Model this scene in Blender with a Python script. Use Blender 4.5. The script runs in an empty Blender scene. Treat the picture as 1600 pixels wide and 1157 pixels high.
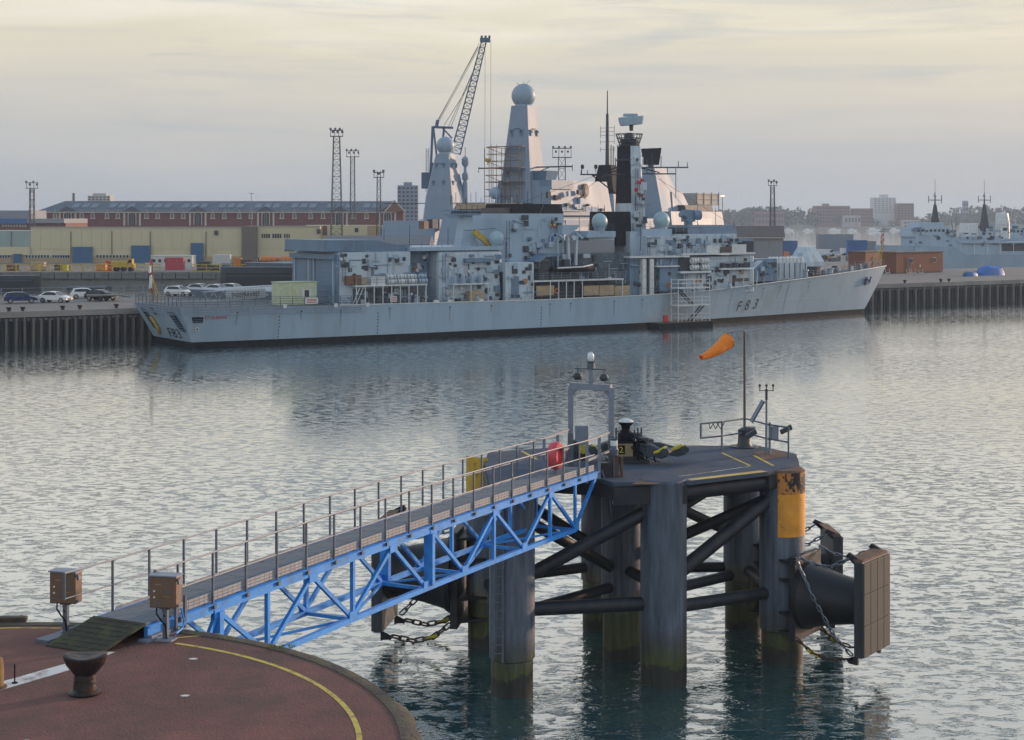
import bpy, math, random
from mathutils import Vector, Matrix
random.seed(7)
scene = bpy.context.scene
# ---------------------------------------------------------------- camera, sky, sun, exposure
F, H, HY, CX = 2500.0, 15.8, 340.0, 800.0        # focal length in photo pixels, eye height, horizon row, centre column
cd = bpy.data.cameras.new('camera'); cam = bpy.data.objects.new('camera', cd)
scene.collection.objects.link(cam); scene.camera = cam
cam.location = (0, 0, H); cam.rotation_euler = (math.pi/2, 0, 0)
cd.sensor_width = 36; cd.lens = F/1600*36; cd.shift_y = -(578.5-HY)/1600
cd.clip_start = 0.5; cd.clip_end = 30000
SUN_AZ, SUN_EL = math.radians(56), math.radians(9)      # azimuth clockwise from +Y
sd = Vector((math.sin(SUN_AZ)*math.cos(SUN_EL), math.cos(SUN_AZ)*math.cos(SUN_EL), math.sin(SUN_EL)))
sl = bpy.data.lights.new('sun', 'SUN'); sun = bpy.data.objects.new('sun', sl); scene.collection.objects.link(sun)
sl.energy = 3.1; sl.angle = math.radians(3); sl.color = (1.0, 0.69, 0.48)
sun.rotation_euler = sd.to_track_quat('Z', 'Y').to_euler(); sun.location = (60, 20, 60)
world = bpy.data.worlds.new('World'); scene.world = world; world.use_nodes = True
nt = world.node_tree; nt.nodes.clear()
def N(t, **k):
    n = nt.nodes.new(t)
    for a, b in k.items(): setattr(n, a, b)
    return n
wo = N('ShaderNodeOutputWorld'); b1 = N('ShaderNodeBackground'); b2 = N('ShaderNodeBackground'); mx = N('ShaderNodeMixShader')
sky = N('ShaderNodeTexSky'); sky.sky_type = 'NISHITA'; sky.sun_disc = False
sky.sun_elevation = SUN_EL; sky.sun_rotation = SUN_AZ; sky.dust_density = 3.0; sky.air_density = 1.2
nt.links.new(sky.outputs[0], b1.inputs[0]); b1.inputs[1].default_value = 0.07
tc = N('ShaderNodeTexCoord'); sep = N('ShaderNodeSeparateXYZ'); nt.links.new(tc.outputs['Generated'], sep.inputs[0])
mp = N('ShaderNodeMapping'); mp.inputs['Scale'].default_value = (2.2, 2.2, 22); mp.inputs['Rotation'].default_value = (0.03, -0.05, 0.5)
nt.links.new(tc.outputs['Generated'], mp.inputs[0])
n1 = N('ShaderNodeTexNoise'); n1.inputs['Scale'].default_value = 1.5; n1.inputs['Detail'].default_value = 7; n1.inputs['Distortion'].default_value = 0.6
nt.links.new(mp.outputs[0], n1.inputs[0])
# elevation with a little cloud wobble -> cloud sheet colour
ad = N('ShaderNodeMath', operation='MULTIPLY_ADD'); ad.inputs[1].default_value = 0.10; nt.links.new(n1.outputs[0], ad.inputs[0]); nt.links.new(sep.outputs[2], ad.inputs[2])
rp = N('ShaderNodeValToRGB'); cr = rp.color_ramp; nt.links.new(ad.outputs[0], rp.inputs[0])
stops = [(0.035, (0.46, 0.475, 0.485)), (0.075, (0.48, 0.505, 0.53)), (0.115, (0.60, 0.58, 0.545)), (0.16, (0.75, 0.69, 0.56)), (0.24, (1.10, 1.07, 0.99)), (0.38, (1.05, 1.05, 1.02)), (0.62, (0.40, 0.53, 0.68)), (1.0, (0.26, 0.42, 0.64))]  # bright band above the view added to lift the water's reflection
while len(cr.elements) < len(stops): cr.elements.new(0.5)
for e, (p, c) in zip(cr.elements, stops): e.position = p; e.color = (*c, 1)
# streaky grey cloud over it
mp2 = N('ShaderNodeMapping'); mp2.inputs['Scale'].default_value = (3.2, 3.2, 38); mp2.inputs['Rotation'].default_value = (0.0, 0.06, 1.1)
nt.links.new(tc.outputs['Generated'], mp2.inputs[0])
n2 = N('ShaderNodeTexNoise'); n2.inputs['Scale'].default_value = 1.7; n2.inputs['Detail'].default_value = 9; n2.inputs['Roughness'].default_value = 0.6; n2.inputs['Distortion'].default_value = 0.9
nt.links.new(mp2.outputs[0], n2.inputs[0])
r2 = N('ShaderNodeValToRGB'); r2.color_ramp.elements[0].position = 0.52; r2.color_ramp.elements[1].position = 0.74; nt.links.new(n2.outputs[0], r2.inputs[0])
fm = N('ShaderNodeMath', operation='MULTIPLY'); fm.inputs[1].default_value = 0.7; nt.links.new(r2.outputs[0], fm.inputs[0])
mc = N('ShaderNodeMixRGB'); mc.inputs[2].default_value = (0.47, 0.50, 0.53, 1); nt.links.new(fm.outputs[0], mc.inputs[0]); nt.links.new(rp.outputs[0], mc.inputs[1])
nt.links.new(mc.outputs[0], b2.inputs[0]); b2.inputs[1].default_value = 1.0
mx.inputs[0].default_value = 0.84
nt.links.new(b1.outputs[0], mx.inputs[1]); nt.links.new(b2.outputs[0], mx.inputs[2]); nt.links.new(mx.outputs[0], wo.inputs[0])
vs = scene.view_settings; vs.view_transform = 'Standard'; vs.look = 'None'; vs.gamma = 1; vs.exposure = 0.25; vs.use_curve_mapping = False
scene.cycles.volume_bounces = 0; scene.cycles.max_bounces = 5; scene.cycles.volume_step_rate = 4

# ---------------------------------------------------------------- helpers
COL = scene.collection
def W(px, py, Z):                                  # point of a level surface at height Z seen at a pixel
    D = F*(H-Z)/(py-HY); return Vector(((px-CX)*D/F, D, Z))
def P(px, py, D): return Vector(((px-CX)*D/F, D, H-(py-HY)*D/F))
class Frame:                                       # a ship's or building's own axes: s along, y across (minus = towards us), z up
    def __init__(s, x, y, deg):
        s.x, s.y, s.a = x, y, math.radians(deg); s.c, s.s = math.cos(s.a), math.sin(s.a)
    def S(f, px, py, yl):
        a = (px-CX)/F; D = (yl-f.x*f.s+f.y*f.c)/(-a*f.s+f.c)
        return (a*D-f.x)*f.c+(D-f.y)*f.s, H-(py-HY)*D/F
    def E(f, px, py, sl):                          # the same on a cross plane s = sl: gives (y, z)
        a = (px-CX)/F; D = (sl+f.x*f.c+f.y*f.s)/(a*f.c+f.s)
        return -(a*D-f.x)*f.s+(D-f.y)*f.c, H-(py-HY)*D/F
    def world(f, s, y, z=0): return Vector((f.x+s*f.c-y*f.s, f.y+s*f.s+y*f.c, z))
def lerp(a, b, t): return a+(b-a)*t
def interp(tab, x):
    for (a, u), (b, v) in zip(tab, tab[1:]):
        if x <= b: return u+(v-u)*max(0, (x-a))/(b-a)
    return tab[-1][1]
class MB:
    def __init__(s): s.v = []; s.f = []
    def add(s, vs, fs):
        k = len(s.v); s.v += [tuple(p) for p in vs]; s.f += [tuple(i+k for i in q) for q in fs]; return s
    def hexa(s, b, t):                             # bottom 4 and top 4 corners, counter-clockwise from above
        return s.add(list(b)+list(t), [(3, 2, 1, 0), (4, 5, 6, 7), (0, 1, 5, 4), (1, 2, 6, 5), (2, 3, 7, 6), (3, 0, 4, 7)])
    def box(s, x0, x1, y0, y1, z0, z1):
        return s.hexa([(x0, y0, z0), (x1, y0, z0), (x1, y1, z0), (x0, y1, z0)], [(x0, y0, z1), (x1, y0, z1), (x1, y1, z1), (x0, y1, z1)])
    def cbox(s, c, d, rz=0):
        M = Matrix.Rotation(rz, 3, 'Z'); c = Vector(c); dx, dy, dz = d[0]/2, d[1]/2, d[2]/2
        q = [(-dx, -dy), (dx, -dy), (dx, dy), (-dx, dy)]
        return s.hexa([c+M@Vector((x, y, -dz)) for x, y in q], [c+M@Vector((x, y, dz)) for x, y in q])
    def taper(s, x0, x1, y0, y1, z0, X0, X1, Y0, Y1, z1):
        return s.hexa([(x0, y0, z0), (x1, y0, z0), (x1, y1, z0), (x0, y1, z0)], [(X0, Y0, z1), (X1, Y0, z1), (X1, Y1, z1), (X0, Y1, z1)])
    def basis(s, p, q):
        d = (Vector(q)-Vector(p)); d = d.normalized() if d.length > 1e-9 else Vector((0, 0, 1))
        u = d.cross(Vector((0, 0, 1))) if abs(d.z) < 0.98 else d.cross(Vector((0, 1, 0)))
        u.normalize(); return d, u, u.cross(d)
    def bar(s, p, q, w, h=None):
        h = h or w; p, q = Vector(p), Vector(q); d, u, v = s.basis(p, q)
        r = [u*(-w/2)+v*(-h/2), u*(w/2)+v*(-h/2), u*(w/2)+v*(h/2), u*(-w/2)+v*(h/2)]
        return s.hexa([p+k for k in r], [q+k for k in r])
    def cyl(s, p, q, r, r2=None, n=10, cap=True):
        r2 = r if r2 is None else r2; p, q = Vector(p), Vector(q); d, u, v = s.basis(p, q)
        A = [(u*math.cos(2*math.pi*i/n)+v*math.sin(2*math.pi*i/n)) for i in range(n)]
        fs = [(i, (i+1) % n, n+(i+1) % n, n+i) for i in range(n)]
        if cap: fs += [tuple(range(n-1, -1, -1)), tuple(range(n, 2*n))]
        return s.add([p+a*r for a in A]+[q+a*r2 for a in A], fs)
    def tube(s, pts, r, n=6):
        for a, b in zip(pts, pts[1:]): s.cyl(a, b, r, n=n)
        return s
    def lathe(s, prof, c=(0, 0, 0), n=20, a0=0, a1=2*math.pi):
        c = Vector(c); full = abs(a1-a0-2*math.pi) < 1e-6; m = n if full else n+1
        vs = [c+Vector((r*math.cos(a0+(a1-a0)*i/n), r*math.sin(a0+(a1-a0)*i/n), z)) for r, z in prof for i in range(m)]
        fs = [(k*m+i, k*m+(i+1) % m, (k+1)*m+(i+1) % m, (k+1)*m+i) for k in range(len(prof)-1) for i in range(n)]
        return s.add(vs, fs)
    def sphere(s, c, r, n=20, m=12, sc=1.0):
        return s.lathe([(max(1e-4, r*math.sin(math.pi*k/m)), -r*sc*math.cos(math.pi*k/m)) for k in range(m+1)], c, n)
    def ext(s, poly, vec):                         # extrude a planar polygon
        vec = Vector(vec); n = len(poly); pl = [Vector(p) for p in poly]
        return s.add(pl+[p+vec for p in pl], [tuple(range(n-1, -1, -1)), tuple(range(n, 2*n))]+[(i, (i+1) % n, n+(i+1) % n, n+i) for i in range(n)])
    def prism(s, poly, z0, z1): return s.ext([(x, y, z0) for x, y in poly], (0, 0, z1-z0))
    def loft(s, rings, cap=True, closed=True):
        n = len(rings[0]); m = n if closed else n-1
        vs = [p for r in rings for p in r]
        fs = [(k*n+i, k*n+(i+1) % n, (k+1)*n+(i+1) % n, (k+1)*n+i) for k in range(len(rings)-1) for i in range(m)]
        if cap: fs += [tuple(range(n-1, -1, -1)), tuple(range((len(rings)-1)*n, len(rings)*n))]
        return s.add(vs, fs)
    def ring(s, c, R, r, ax=(0, 0, 1), n=18, m=6):
        c = Vector(c); d, u, v = s.basis((0, 0, 0), ax); rs = []
        for i in range(n):
            a = 2*math.pi*i/n; e = u*math.cos(a)+v*math.sin(a)
            rs.append([c+e*(R+r*math.cos(2*math.pi*j/m))+d*(r*math.sin(2*math.pi*j/m)) for j in range(m)])
        rs.append(rs[0]); return s.loft(rs, cap=False)
    def chain(s, pts, L, w, r):                    # oval links along a polyline, alternately turned
        seg = []; pts = [Vector(p) for p in pts]
        tot = sum((b-a).length for a, b in zip(pts, pts[1:])); k = max(1, int(tot/L)); acc = 0; out = []
        def at(t):
            for a, b in zip(pts, pts[1:]):
                l = (b-a).length
                if t <= l or b is pts[-1]: return a.lerp(b, min(1, t/l)), (b-a).normalized()
                t -= l
        for i in range(k):
            c, d = at((i+.5)*tot/k); _, u, v = s.basis((0, 0, 0), d); e = u if i % 2 else v; e = (e+(v if i % 2 else u)*.4).normalized(); f = d.cross(e); rs = []
            n = 10; hl = L*.66
            for j in range(n):
                a = 2*math.pi*j/n; ca, sa = math.cos(a), math.sin(a)
                ctr = c+d*(hl-w/2)*(1 if ca > 0.01 else -1 if ca < -0.01 else 0)+d*ca*w/2+e*sa*w/2
                o = (d*ca+e*sa)
                rs.append([ctr+o*(r*math.cos(2*math.pi*q/5))+f*(r*math.sin(2*math.pi*q/5)) for q in range(5)])
            rs.append(rs[0]); s.loft(rs, cap=False)
        return s
    def build(s, name, mat, parent=None, smooth=None, bevel=0, kind=None):
        me = bpy.data.meshes.new(name); me.from_pydata(s.v, [], s.f); me.update()
        if smooth:
            me.polygons.foreach_set('use_smooth', [True]*len(me.polygons)); me.set_sharp_from_angle(angle=math.radians(smooth))
        me.materials.append(M[mat] if isinstance(mat, str) else mat)
        o = bpy.data.objects.new(name, me); COL.objects.link(o)
        if parent is not None: o.parent = parent
        if bevel:
            b = o.modifiers.new('bevel', 'BEVEL'); b.width = bevel; b.segments = 2; b.limit_method = 'ANGLE'; b.angle_limit = 0.7
        if kind: o['kind'] = kind
        return o
def tag(o, label, cat, group=None):
    o['label'] = label; o['category'] = cat
    if group: o['group'] = group
    return o
def thing(name, label, cat, loc=(0, 0, 0), rz=0, group=None):
    o = bpy.data.objects.new(name, None); COL.objects.link(o); o.location = loc; o.rotation_euler = (0, 0, rz); o.empty_display_size = 0.3
    return tag(o, label, cat, group)
def copy_tree(o, parent=None):
    kids = [c for c in ALLKIDS(o)]
    c = o.copy(); COL.objects.link(c); c.parent = parent
    for k in kids: copy_tree(k, c)
    return c
def ALLKIDS(o): return [c for c in COL.objects if c.parent is o]
def share(o, parent, loc=(0, 0, 0), rz=0, sc=(1, 1, 1), name=None):          # one more piece with the same mesh
    c = o.copy(); COL.objects.link(c); c.parent = parent; c.location = loc; c.rotation_euler = (0, 0, rz); c.scale = sc
    if name: c.name = name
    return c
UNIT = {}
def piece(name, mat, parent, c, d, rz=0):          # a box piece sharing one unit mesh per material
    if mat not in UNIT:
        me = bpy.data.meshes.new('piece_'+mat); b = MB().box(-.5, .5, -.5, .5, -.5, .5); me.from_pydata(b.v, [], b.f); me.materials.append(M[mat]); UNIT[mat] = me
    o = bpy.data.objects.new(name, UNIT[mat]); COL.objects.link(o); o.parent = parent; o.location = c; o.scale = d; o.rotation_euler = (0, 0, rz); return o
def pole(name, mat, parent, p, q, r, n=6): return MB().cyl(p, q, r, n=n).build(name, mat, parent)
def text(name, body, size, mat, parent, fn, shear=0, depth=0):            # lettering: every vertex goes through fn(u, v) -> point
    cu = bpy.data.curves.new(name, 'FONT'); cu.body = body; cu.size = size; cu.shear = shear; cu.resolution_u = 3; cu.align_x = 'CENTER'
    t = bpy.data.objects.new(name, cu); COL.objects.link(t); bpy.context.view_layer.update()
    me = bpy.data.meshes.new_from_object(t.evaluated_get(bpy.context.evaluated_depsgraph_get())); bpy.data.objects.remove(t); bpy.data.curves.remove(cu)
    for v in me.vertices: v.co = fn(v.co.x, v.co.y)
    me.materials.clear(); me.materials.append(M[mat]); me.name = name
    o = bpy.data.objects.new(name, me); COL.objects.link(o); o.parent = parent; return o

# ---------------------------------------------------------------- materials
M = {}
def mat(name, col, rough=.6, metal=0.0, var=.18, scale=1.5, bump=0.0, bscale=20, dirt=None, damt=.5, dscale=2.0, streak=False, spec=.5, dlo=.5, dhi=.62):
    m = bpy.data.materials.new(name); m.use_nodes = True; t = m.node_tree; L = t.links; bs = t.nodes['Principled BSDF']
    def A(k): return t.nodes.new(k)
    tc = A('ShaderNodeTexCoord'); mp = A('ShaderNodeMapping'); L.new(tc.outputs['Object'], mp.inputs[0])
    if streak: mp.inputs['Scale'].default_value = (1, 1, .13)
    n = A('ShaderNodeTexNoise'); n.inputs['Scale'].default_value = scale; n.inputs['Detail'].default_value = 6; n.inputs['Roughness'].default_value = .62; L.new(mp.outputs[0], n.inputs[0])
    r = A('ShaderNodeValToRGB'); e = r.color_ramp.elements; e[0].position = .3; e[1].position = .7
    e[0].color = (*[c*(1-var) for c in col], 1); e[1].color = (*[min(1, c*(1+var)) for c in col], 1); L.new(n.outputs[0], r.inputs[0]); out = r.outputs[0]
    if dirt:
        n2 = A('ShaderNodeTexNoise'); n2.inputs['Scale'].default_value = dscale; n2.inputs['Detail'].default_value = 9; n2.inputs['Roughness'].default_value = .7; L.new(mp.outputs[0], n2.inputs[0])
        r2 = A('ShaderNodeValToRGB'); r2.color_ramp.elements[0].position = dlo; r2.color_ramp.elements[1].position = dhi; L.new(n2.outputs[0], r2.inputs[0])
        mu = A('ShaderNodeMath'); mu.operation = 'MULTIPLY'; mu.inputs[1].default_value = damt; L.new(r2.outputs[0], mu.inputs[0])
        mi = A('ShaderNodeMixRGB'); mi.inputs[2].default_value = (*dirt, 1); L.new(mu.outputs[0], mi.inputs[0]); L.new(out, mi.inputs[1]); out = mi.outputs[0]
    L.new(out, bs.inputs['Base Color'])
    rr = A('ShaderNodeMapRange'); rr.inputs['To Min'].default_value = max(.02, rough-.12); rr.inputs['To Max'].default_value = min(1, rough+.12); L.new(n.outputs[0], rr.inputs[0]); L.new(rr.outputs[0], bs.inputs['Roughness'])
    bs.inputs['Metallic'].default_value = metal; bs.inputs['Specular IOR Level'].default_value = spec
    if bump:
        n3 = A('ShaderNodeTexNoise'); n3.inputs['Scale'].default_value = bscale; n3.inputs['Detail'].default_value = 5; L.new(tc.outputs['Object'], n3.inputs[0])
        bp = A('ShaderNodeBump'); bp.inputs['Strength'].default_value = bump; bp.inputs['Distance'].default_value = .05; L.new(n3.outputs[0], bp.inputs['Height']); L.new(bp.outputs[0], bs.inputs['Normal'])
    M[name] = m; return m
rust = (.16, .07, .03); grime = (.07, .075, .075)
mat('ship_grey', (.32, .425, .53), .5, var=.12, scale=.25, dirt=(.22, .27, .32), damt=.45, dscale=.5, streak=True)
mat('ship_light', (.46, .55, .63), .5, var=.10, scale=.4, dirt=(.22, .22, .22), damt=.55, dscale=.8, streak=True)
mat('ship_blue', (.13, .21, .31), .5, var=.12, scale=.5, dirt=(.09, .12, .16), damt=.5, dscale=.8, streak=True)
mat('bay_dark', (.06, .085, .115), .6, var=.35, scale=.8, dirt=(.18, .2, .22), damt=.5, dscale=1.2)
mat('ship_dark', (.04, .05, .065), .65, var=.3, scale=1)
mat('ship_black', (.010, .012, .018), .7, var=.3, scale=1, dirt=(.025, .027, .033), damt=.5, spec=.12)
mat('ship_deck', (.10, .115, .125), .8, var=.2, scale=1)
mat('boot_black', (.010, .012, .016), .6, var=.3, scale=.5, dirt=(.02, .03, .025), damt=.6, streak=True, spec=.15)
mat('white_steel', (.62, .65, .66), .45, var=.08, dirt=(.3, .28, .25), damt=.4)
mat('radome', (.30, .44, .50), .45, var=.05)
mat('radome_grey', (.27, .35, .43), .5, var=.05)
mat('far_ship', (.20, .27, .36), .55, var=.08, scale=.3, dirt=(.26, .26, .27), damt=.4, dscale=.5, streak=True)
mat('letter_black', (.012, .012, .014), .5); mat('letter_red', (.45, .03, .03), .5); mat('letter_white', (.75, .75, .75), .5)
mat('crest_blue', (.05, .14, .32), .4); mat('gold', (.55, .34, .05), .35, .3); mat('red_paint', (.50, .035, .03), .5, dirt=(.2, .05, .04), damt=.4)
mat('cream_cabin', (.50, .56, .38), .6, var=.08, dirt=(.3, .3, .2), damt=.4)
mat('tan_tarp', (.42, .32, .20), .85, var=.2, scale=2, bump=.5, bscale=4)
mat('yellow_paint', (.55, .36, .03), .5, var=.12, dirt=(.12, .07, .03), damt=.6, dscale=3)
mat('orange_paint', (.62, .20, .03), .5, var=.12)
mat('pink_red', (.62, .07, .10), .5, var=.12)
mat('galv', (.20, .235, .30), .5, .1, var=.15, scale=4)
mat('galv_dark', (.10, .125, .165), .55, .1, var=.2, scale=4)
mat('rail_warm', (.27, .28, .31), .55, .1, var=.15, scale=3)
mat('grating', (.17, .19, .215), .8, .0, var=.1, scale=6, spec=.2)
mat('toe_plate', (.30, .305, .32), .6, .1, var=.15, scale=4, dirt=(.28, .22, .2), damt=.5, dscale=6)
mat('bridge_blue', (.035, .29, .82), .5, var=.12, scale=1.5, dirt=(.05, .14, .32), damt=.5, dscale=2, bump=.08)
mat('rust_stain', (.25, .27, .28), .8, var=.2, scale=2)
mat('box_brown', (.155, .10, .068), .5, .1, var=.12, scale=3, dirt=(.2, .12, .08), damt=.4)
mat('brown_deck', (.165, .066, .054), .9, var=.3, scale=.55, dirt=(.065, .045, .04), damt=.75, dscale=.45, bump=.4, bscale=18, dlo=.42, dhi=.64)
mat('deck_edge', (.085, .065, .05), .9, var=.35, scale=1.5, dirt=(.07, .085, .03), damt=.7, dscale=1.5, bump=.9, bscale=9)
mat('road_yellow', (.55, .42, .08), .8, var=.12, scale=3, dirt=(.2, .12, .08), damt=.7, dscale=4)
mat('road_white', (.62, .62, .60), .8, var=.12, scale=2, dirt=(.2, .12, .1), damt=.75, dscale=2.2)
mat('rubber_mat', (.055, .052, .035), .95, var=.3, scale=2, dirt=(.09, .10, .03), damt=.7, dscale=2, bump=.8, bscale=30)
mat('bollard_iron', (.030, .024, .026), .5, .3, var=.3, scale=3, dirt=(.10, .04, .02), damt=.7, dscale=2.5, bump=.4, bscale=10)
mat('dolphin_deck', (.070, .090, .125), .9, spec=.15, var=.2, scale=.7, dirt=(.13, .12, .105), damt=.55, dscale=.8, bump=.3)
mat('steel_dark', (.040, .047, .062), .5, .2, var=.3, scale=1, dirt=(.085, .085, .08), damt=.6, dscale=1.3, streak=True, bump=.25, bscale=6)
mat('brace_dark', (.022, .026, .036), .55, .2, var=.3, scale=1, dirt=(.06, .045, .035), damt=.5, dscale=2, bump=.2, bscale=8)
mat('rust_edge', (.13, .075, .05), .85, var=.3, scale=1.5, dirt=(.06, .05, .045), damt=.7, bump=.6)
mat('pile_yellow', (.70, .30, .035), .6, var=.22, scale=1.6, dirt=(.03, .022, .02), damt=1.0, dscale=2.6, dlo=.60, dhi=.64)
mat('pile_peeled', (.50, .20, .04), .7, var=.25, scale=2, dirt=(.025, .022, .024), damt=1.0, dscale=2.2, dlo=.50, dhi=.54)
mat('rubber', (.012, .013, .017), .55, var=.2, scale=1, bump=.15, bscale=5)
mat('panel_pad', (.075, .068, .063), .75, var=.15, scale=2, dirt=(.08, .07, .06), damt=.5, dscale=2)
mat('chain_steel', (.17, .20, .24), .45, .6, var=.25, scale=6)
mat('chain_rust', (.07, .055, .04), .7, .3, var=.3, scale=6)
mat('windsock', (.85, .22, .015), .7, var=.12, scale=3)
mat('rust_tan', (.24, .15, .06), .8, var=.3, scale=4, dirt=(.09, .05, .03), damt=.7, dscale=5)
mat('hook_yellow', (.55, .48, .04), .5, var=.15, dirt=(.1, .08, .03), damt=.5, dscale=6)
mat('pole_brown', (.10, .085, .08), .6, var=.2)
mat('plate_brass', (.28, .22, .13), .5, .2, var=.15)
mat('lamp_clear', (.7, .75, .78), .1, var=.05)
mat('concrete', (.27, .25, .23), .9, var=.2, scale=.15, dirt=(.17, .16, .15), damt=.6, dscale=.2, bump=.3)
mat('quay_top', (.22, .205, .19), .95, spec=.15, var=.15, scale=.12, dirt=(.22, .20, .19), damt=.6, dscale=.1, bump=.3)
mat('quay_wall', (.035, .038, .042), .85, var=.4, scale=.4, dirt=(.10, .085, .07), damt=.6, dscale=.5, streak=True)
mat('fender_timber', (.15, .13, .12), .85, var=.3, scale=.6, dirt=(.05, .05, .05), damt=.7, dscale=.8, streak=True)
mat('yard_ground', (.20, .19, .18), .9, var=.2, scale=.05)
mat('stone_wall', (.20, .20, .185), .9, var=.25, scale=.3, dirt=(.08, .085, .08), damt=.6, dscale=.3)
mat('barge_black', (.016, .018, .024), .6, var=.3, scale=.4)
mat('shed_cream', (.62, .55, .36), .7, var=.06, scale=.1, dirt=(.45, .40, .27), damt=.5, dscale=.1, streak=True)
mat('shed_tan', (.40, .30, .18), .8, var=.1, scale=.3)
mat('shed_green', (.30, .38, .35), .7, var=.08, scale=.3)
mat('shed_brown', (.17, .145, .12), .8, var=.1, scale=.3)
mat('door_blue', (.035, .12, .24), .55, var=.12, scale=.4)
mat('brick', (.16, .055, .05), .85, var=.18, scale=.4)
mat('stone_trim', (.50, .45, .40), .8, var=.12)
mat('slate', (.085, .10, .125), .6, var=.2, scale=.2)
mat('skylight', (.15, .18, .22), .45, var=.1)
mat('window_dark', (.02, .028, .038), .15, var=.2)
mat('tower_blue', (.16, .22, .31), .6, var=.1, scale=.1)
mat('tower_white', (.55, .57, .60), .6, var=.06, scale=.1)
mat('lattice', (.06, .07, .085), .6, .3, var=.2)
mat('crane_blue', (.055, .10, .19), .5, .1, var=.2)
mat('cabin_brown', (.20, .075, .04), .75, var=.15, scale=.3)
mat('cabin_white', (.55, .55, .52), .7, var=.08)
mat('container_blue', (.035, .12, .30), .55, var=.12, scale=.3)
mat('container_red', (.45, .06, .08), .55, var=.12, scale=.3)
mat('container_grey', (.20, .24, .30), .6, var=.1, scale=.2)
mat('roof_brown', (.11, .085, .075), .8, var=.15, scale=.2)
mat('clad_grey', (.24, .25, .28), .6, var=.06, scale=.2)
mat('dark_green', (.03, .05, .035), .8, var=.2)
mat('moss_green', (.16, .19, .03), .9, var=.3, scale=5)
mat('far_land', (.09, .10, .075), .95, var=.2, scale=.01)
mat('far_leaf', (.045, .065, .05), .95, var=.35, scale=.05)
mat('far_brick', (.20, .10, .08), .85, var=.15, scale=.05)
mat('mast_alloy', (.17, .19, .22), .6)
mat('far_pale', (.42, .40, .37), .8, var=.1, scale=.05)
mat('tarp_blue', (.03, .13, .42), .55, var=.2, scale=1)
mat('car_white', (.72, .73, .74), .25, var=.03); mat('car_black', (.015, .016, .02), .25, var=.1); mat('car_blue', (.02, .035, .13), .25, var=.1)
mat('tyre', (.015, .015, .016), .8); mat('hub', (.3, .31, .32), .4, .6); mat('head_glass', (.6, .62, .62), .15); mat('tail_red', (.4, .02, .02), .3)
mat('flag_red', (.55, .04, .06), .7); mat('flag_white', (.68, .68, .68), .7)
mat('cable', (.10, .11, .12), .6)
mat('wood_brown', (.18, .09, .045), .7, var=.2)
mat('banner', (.60, .61, .62), .7, var=.06)
def glow(name, col, e):
    m = bpy.data.materials.new(name); m.use_nodes = True; b = m.node_tree.nodes['Principled BSDF']; b.inputs['Base Color'].default_value = (*col, 1)
    b.inputs['Emission Color'].default_value = (*col, 1); b.inputs['Emission Strength'].default_value = e; M[name] = m
glow('lamp_lit', (1, .8, .4), 3.0)
def pile_mat(name, zgreen, zblack, conc):
    m = bpy.data.materials.new(name); m.use_nodes = True; t = m.node_tree; L = t.links; bs = t.nodes['Principled BSDF']; A = t.nodes.new
    tc = A('ShaderNodeTexCoord'); sp = A('ShaderNodeSeparateXYZ'); L.new(tc.outputs['Object'], sp.inputs[0])
    n = A('ShaderNodeTexNoise'); n.inputs['Scale'].default_value = 1.6; n.inputs['Detail'].default_value = 8; n.inputs['Roughness'].default_value = .7; L.new(tc.outputs['Object'], n.inputs[0])
    ma = A('ShaderNodeMath'); ma.operation = 'MULTIPLY_ADD'; ma.inputs[1].default_value = 1.3; L.new(n.outputs[0], ma.inputs[0]); L.new(sp.outputs[2], ma.inputs[2])
    mr = A('ShaderNodeMapRange'); mr.inputs['From Min'].default_value = 0; mr.inputs['From Max'].default_value = 8; L.new(ma.outputs[0], mr.inputs[0])
    r = A('ShaderNodeValToRGB'); c = r.color_ramp; L.new(mr.outputs[0], r.inputs[0])
    st = [(0, (.03, .035, .03)), (zblack/8, (.022, .022, .02)), ((zblack+.12)/8, (.05, .062, .02)), (zgreen/8, (.05, .06, .035)), ((zgreen+.35)/8, conc), ((zgreen+1.0)/8, (.065, .084, .115)), (1, (.065, .084, .115))]
    while len(c.elements) < len(st): c.elements.new(.5)
    for e, (p, q) in zip(c.elements, st): e.position = p; e.color = (*q, 1)
    mp = A('ShaderNodeMapping'); mp.inputs['Scale'].default_value = (1, 1, .1); L.new(tc.outputs['Object'], mp.inputs[0])
    n2 = A('ShaderNodeTexNoise'); n2.inputs['Scale'].default_value = 3; n2.inputs['Detail'].default_value = 8; n2.inputs['Roughness'].default_value = .7; L.new(mp.outputs[0], n2.inputs[0])
    r2 = A('ShaderNodeValToRGB'); r2.color_ramp.elements[0].position = .35; r2.color_ramp.elements[1].position = .7; r2.color_ramp.elements[0].color = (.55, .55, .55, 1); r2.color_ramp.elements[1].color = (2.1, 2.05, 2.0, 1); L.new(n2.outputs[0], r2.inputs[0])
    mi = A('ShaderNodeMixRGB'); mi.blend_type = 'MULTIPLY'; mi.inputs[0].default_value = 1; L.new(r.outputs[0], mi.inputs[1]); L.new(r2.outputs[0], mi.inputs[2]); L.new(mi.outputs[0], bs.inputs['Base Color'])
    bs.inputs['Roughness'].default_value = .6
    bp = A('ShaderNodeBump'); bp.inputs['Strength'].default_value = .35; bp.inputs['Distance'].default_value = .04; n3 = A('ShaderNodeTexNoise'); n3.inputs['Scale'].default_value = 9; n3.inputs['Detail'].default_value = 6; L.new(tc.outputs['Object'], n3.inputs[0]); L.new(n3.outputs[0], bp.inputs['Height']); L.new(bp.outputs[0], bs.inputs['Normal'])
    M[name] = m
pile_mat('pile_front', 1.75, 1.25, (.05, .055, .06)); pile_mat('pile_back', 2.3, 1.0, (.12, .115, .09))
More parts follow.
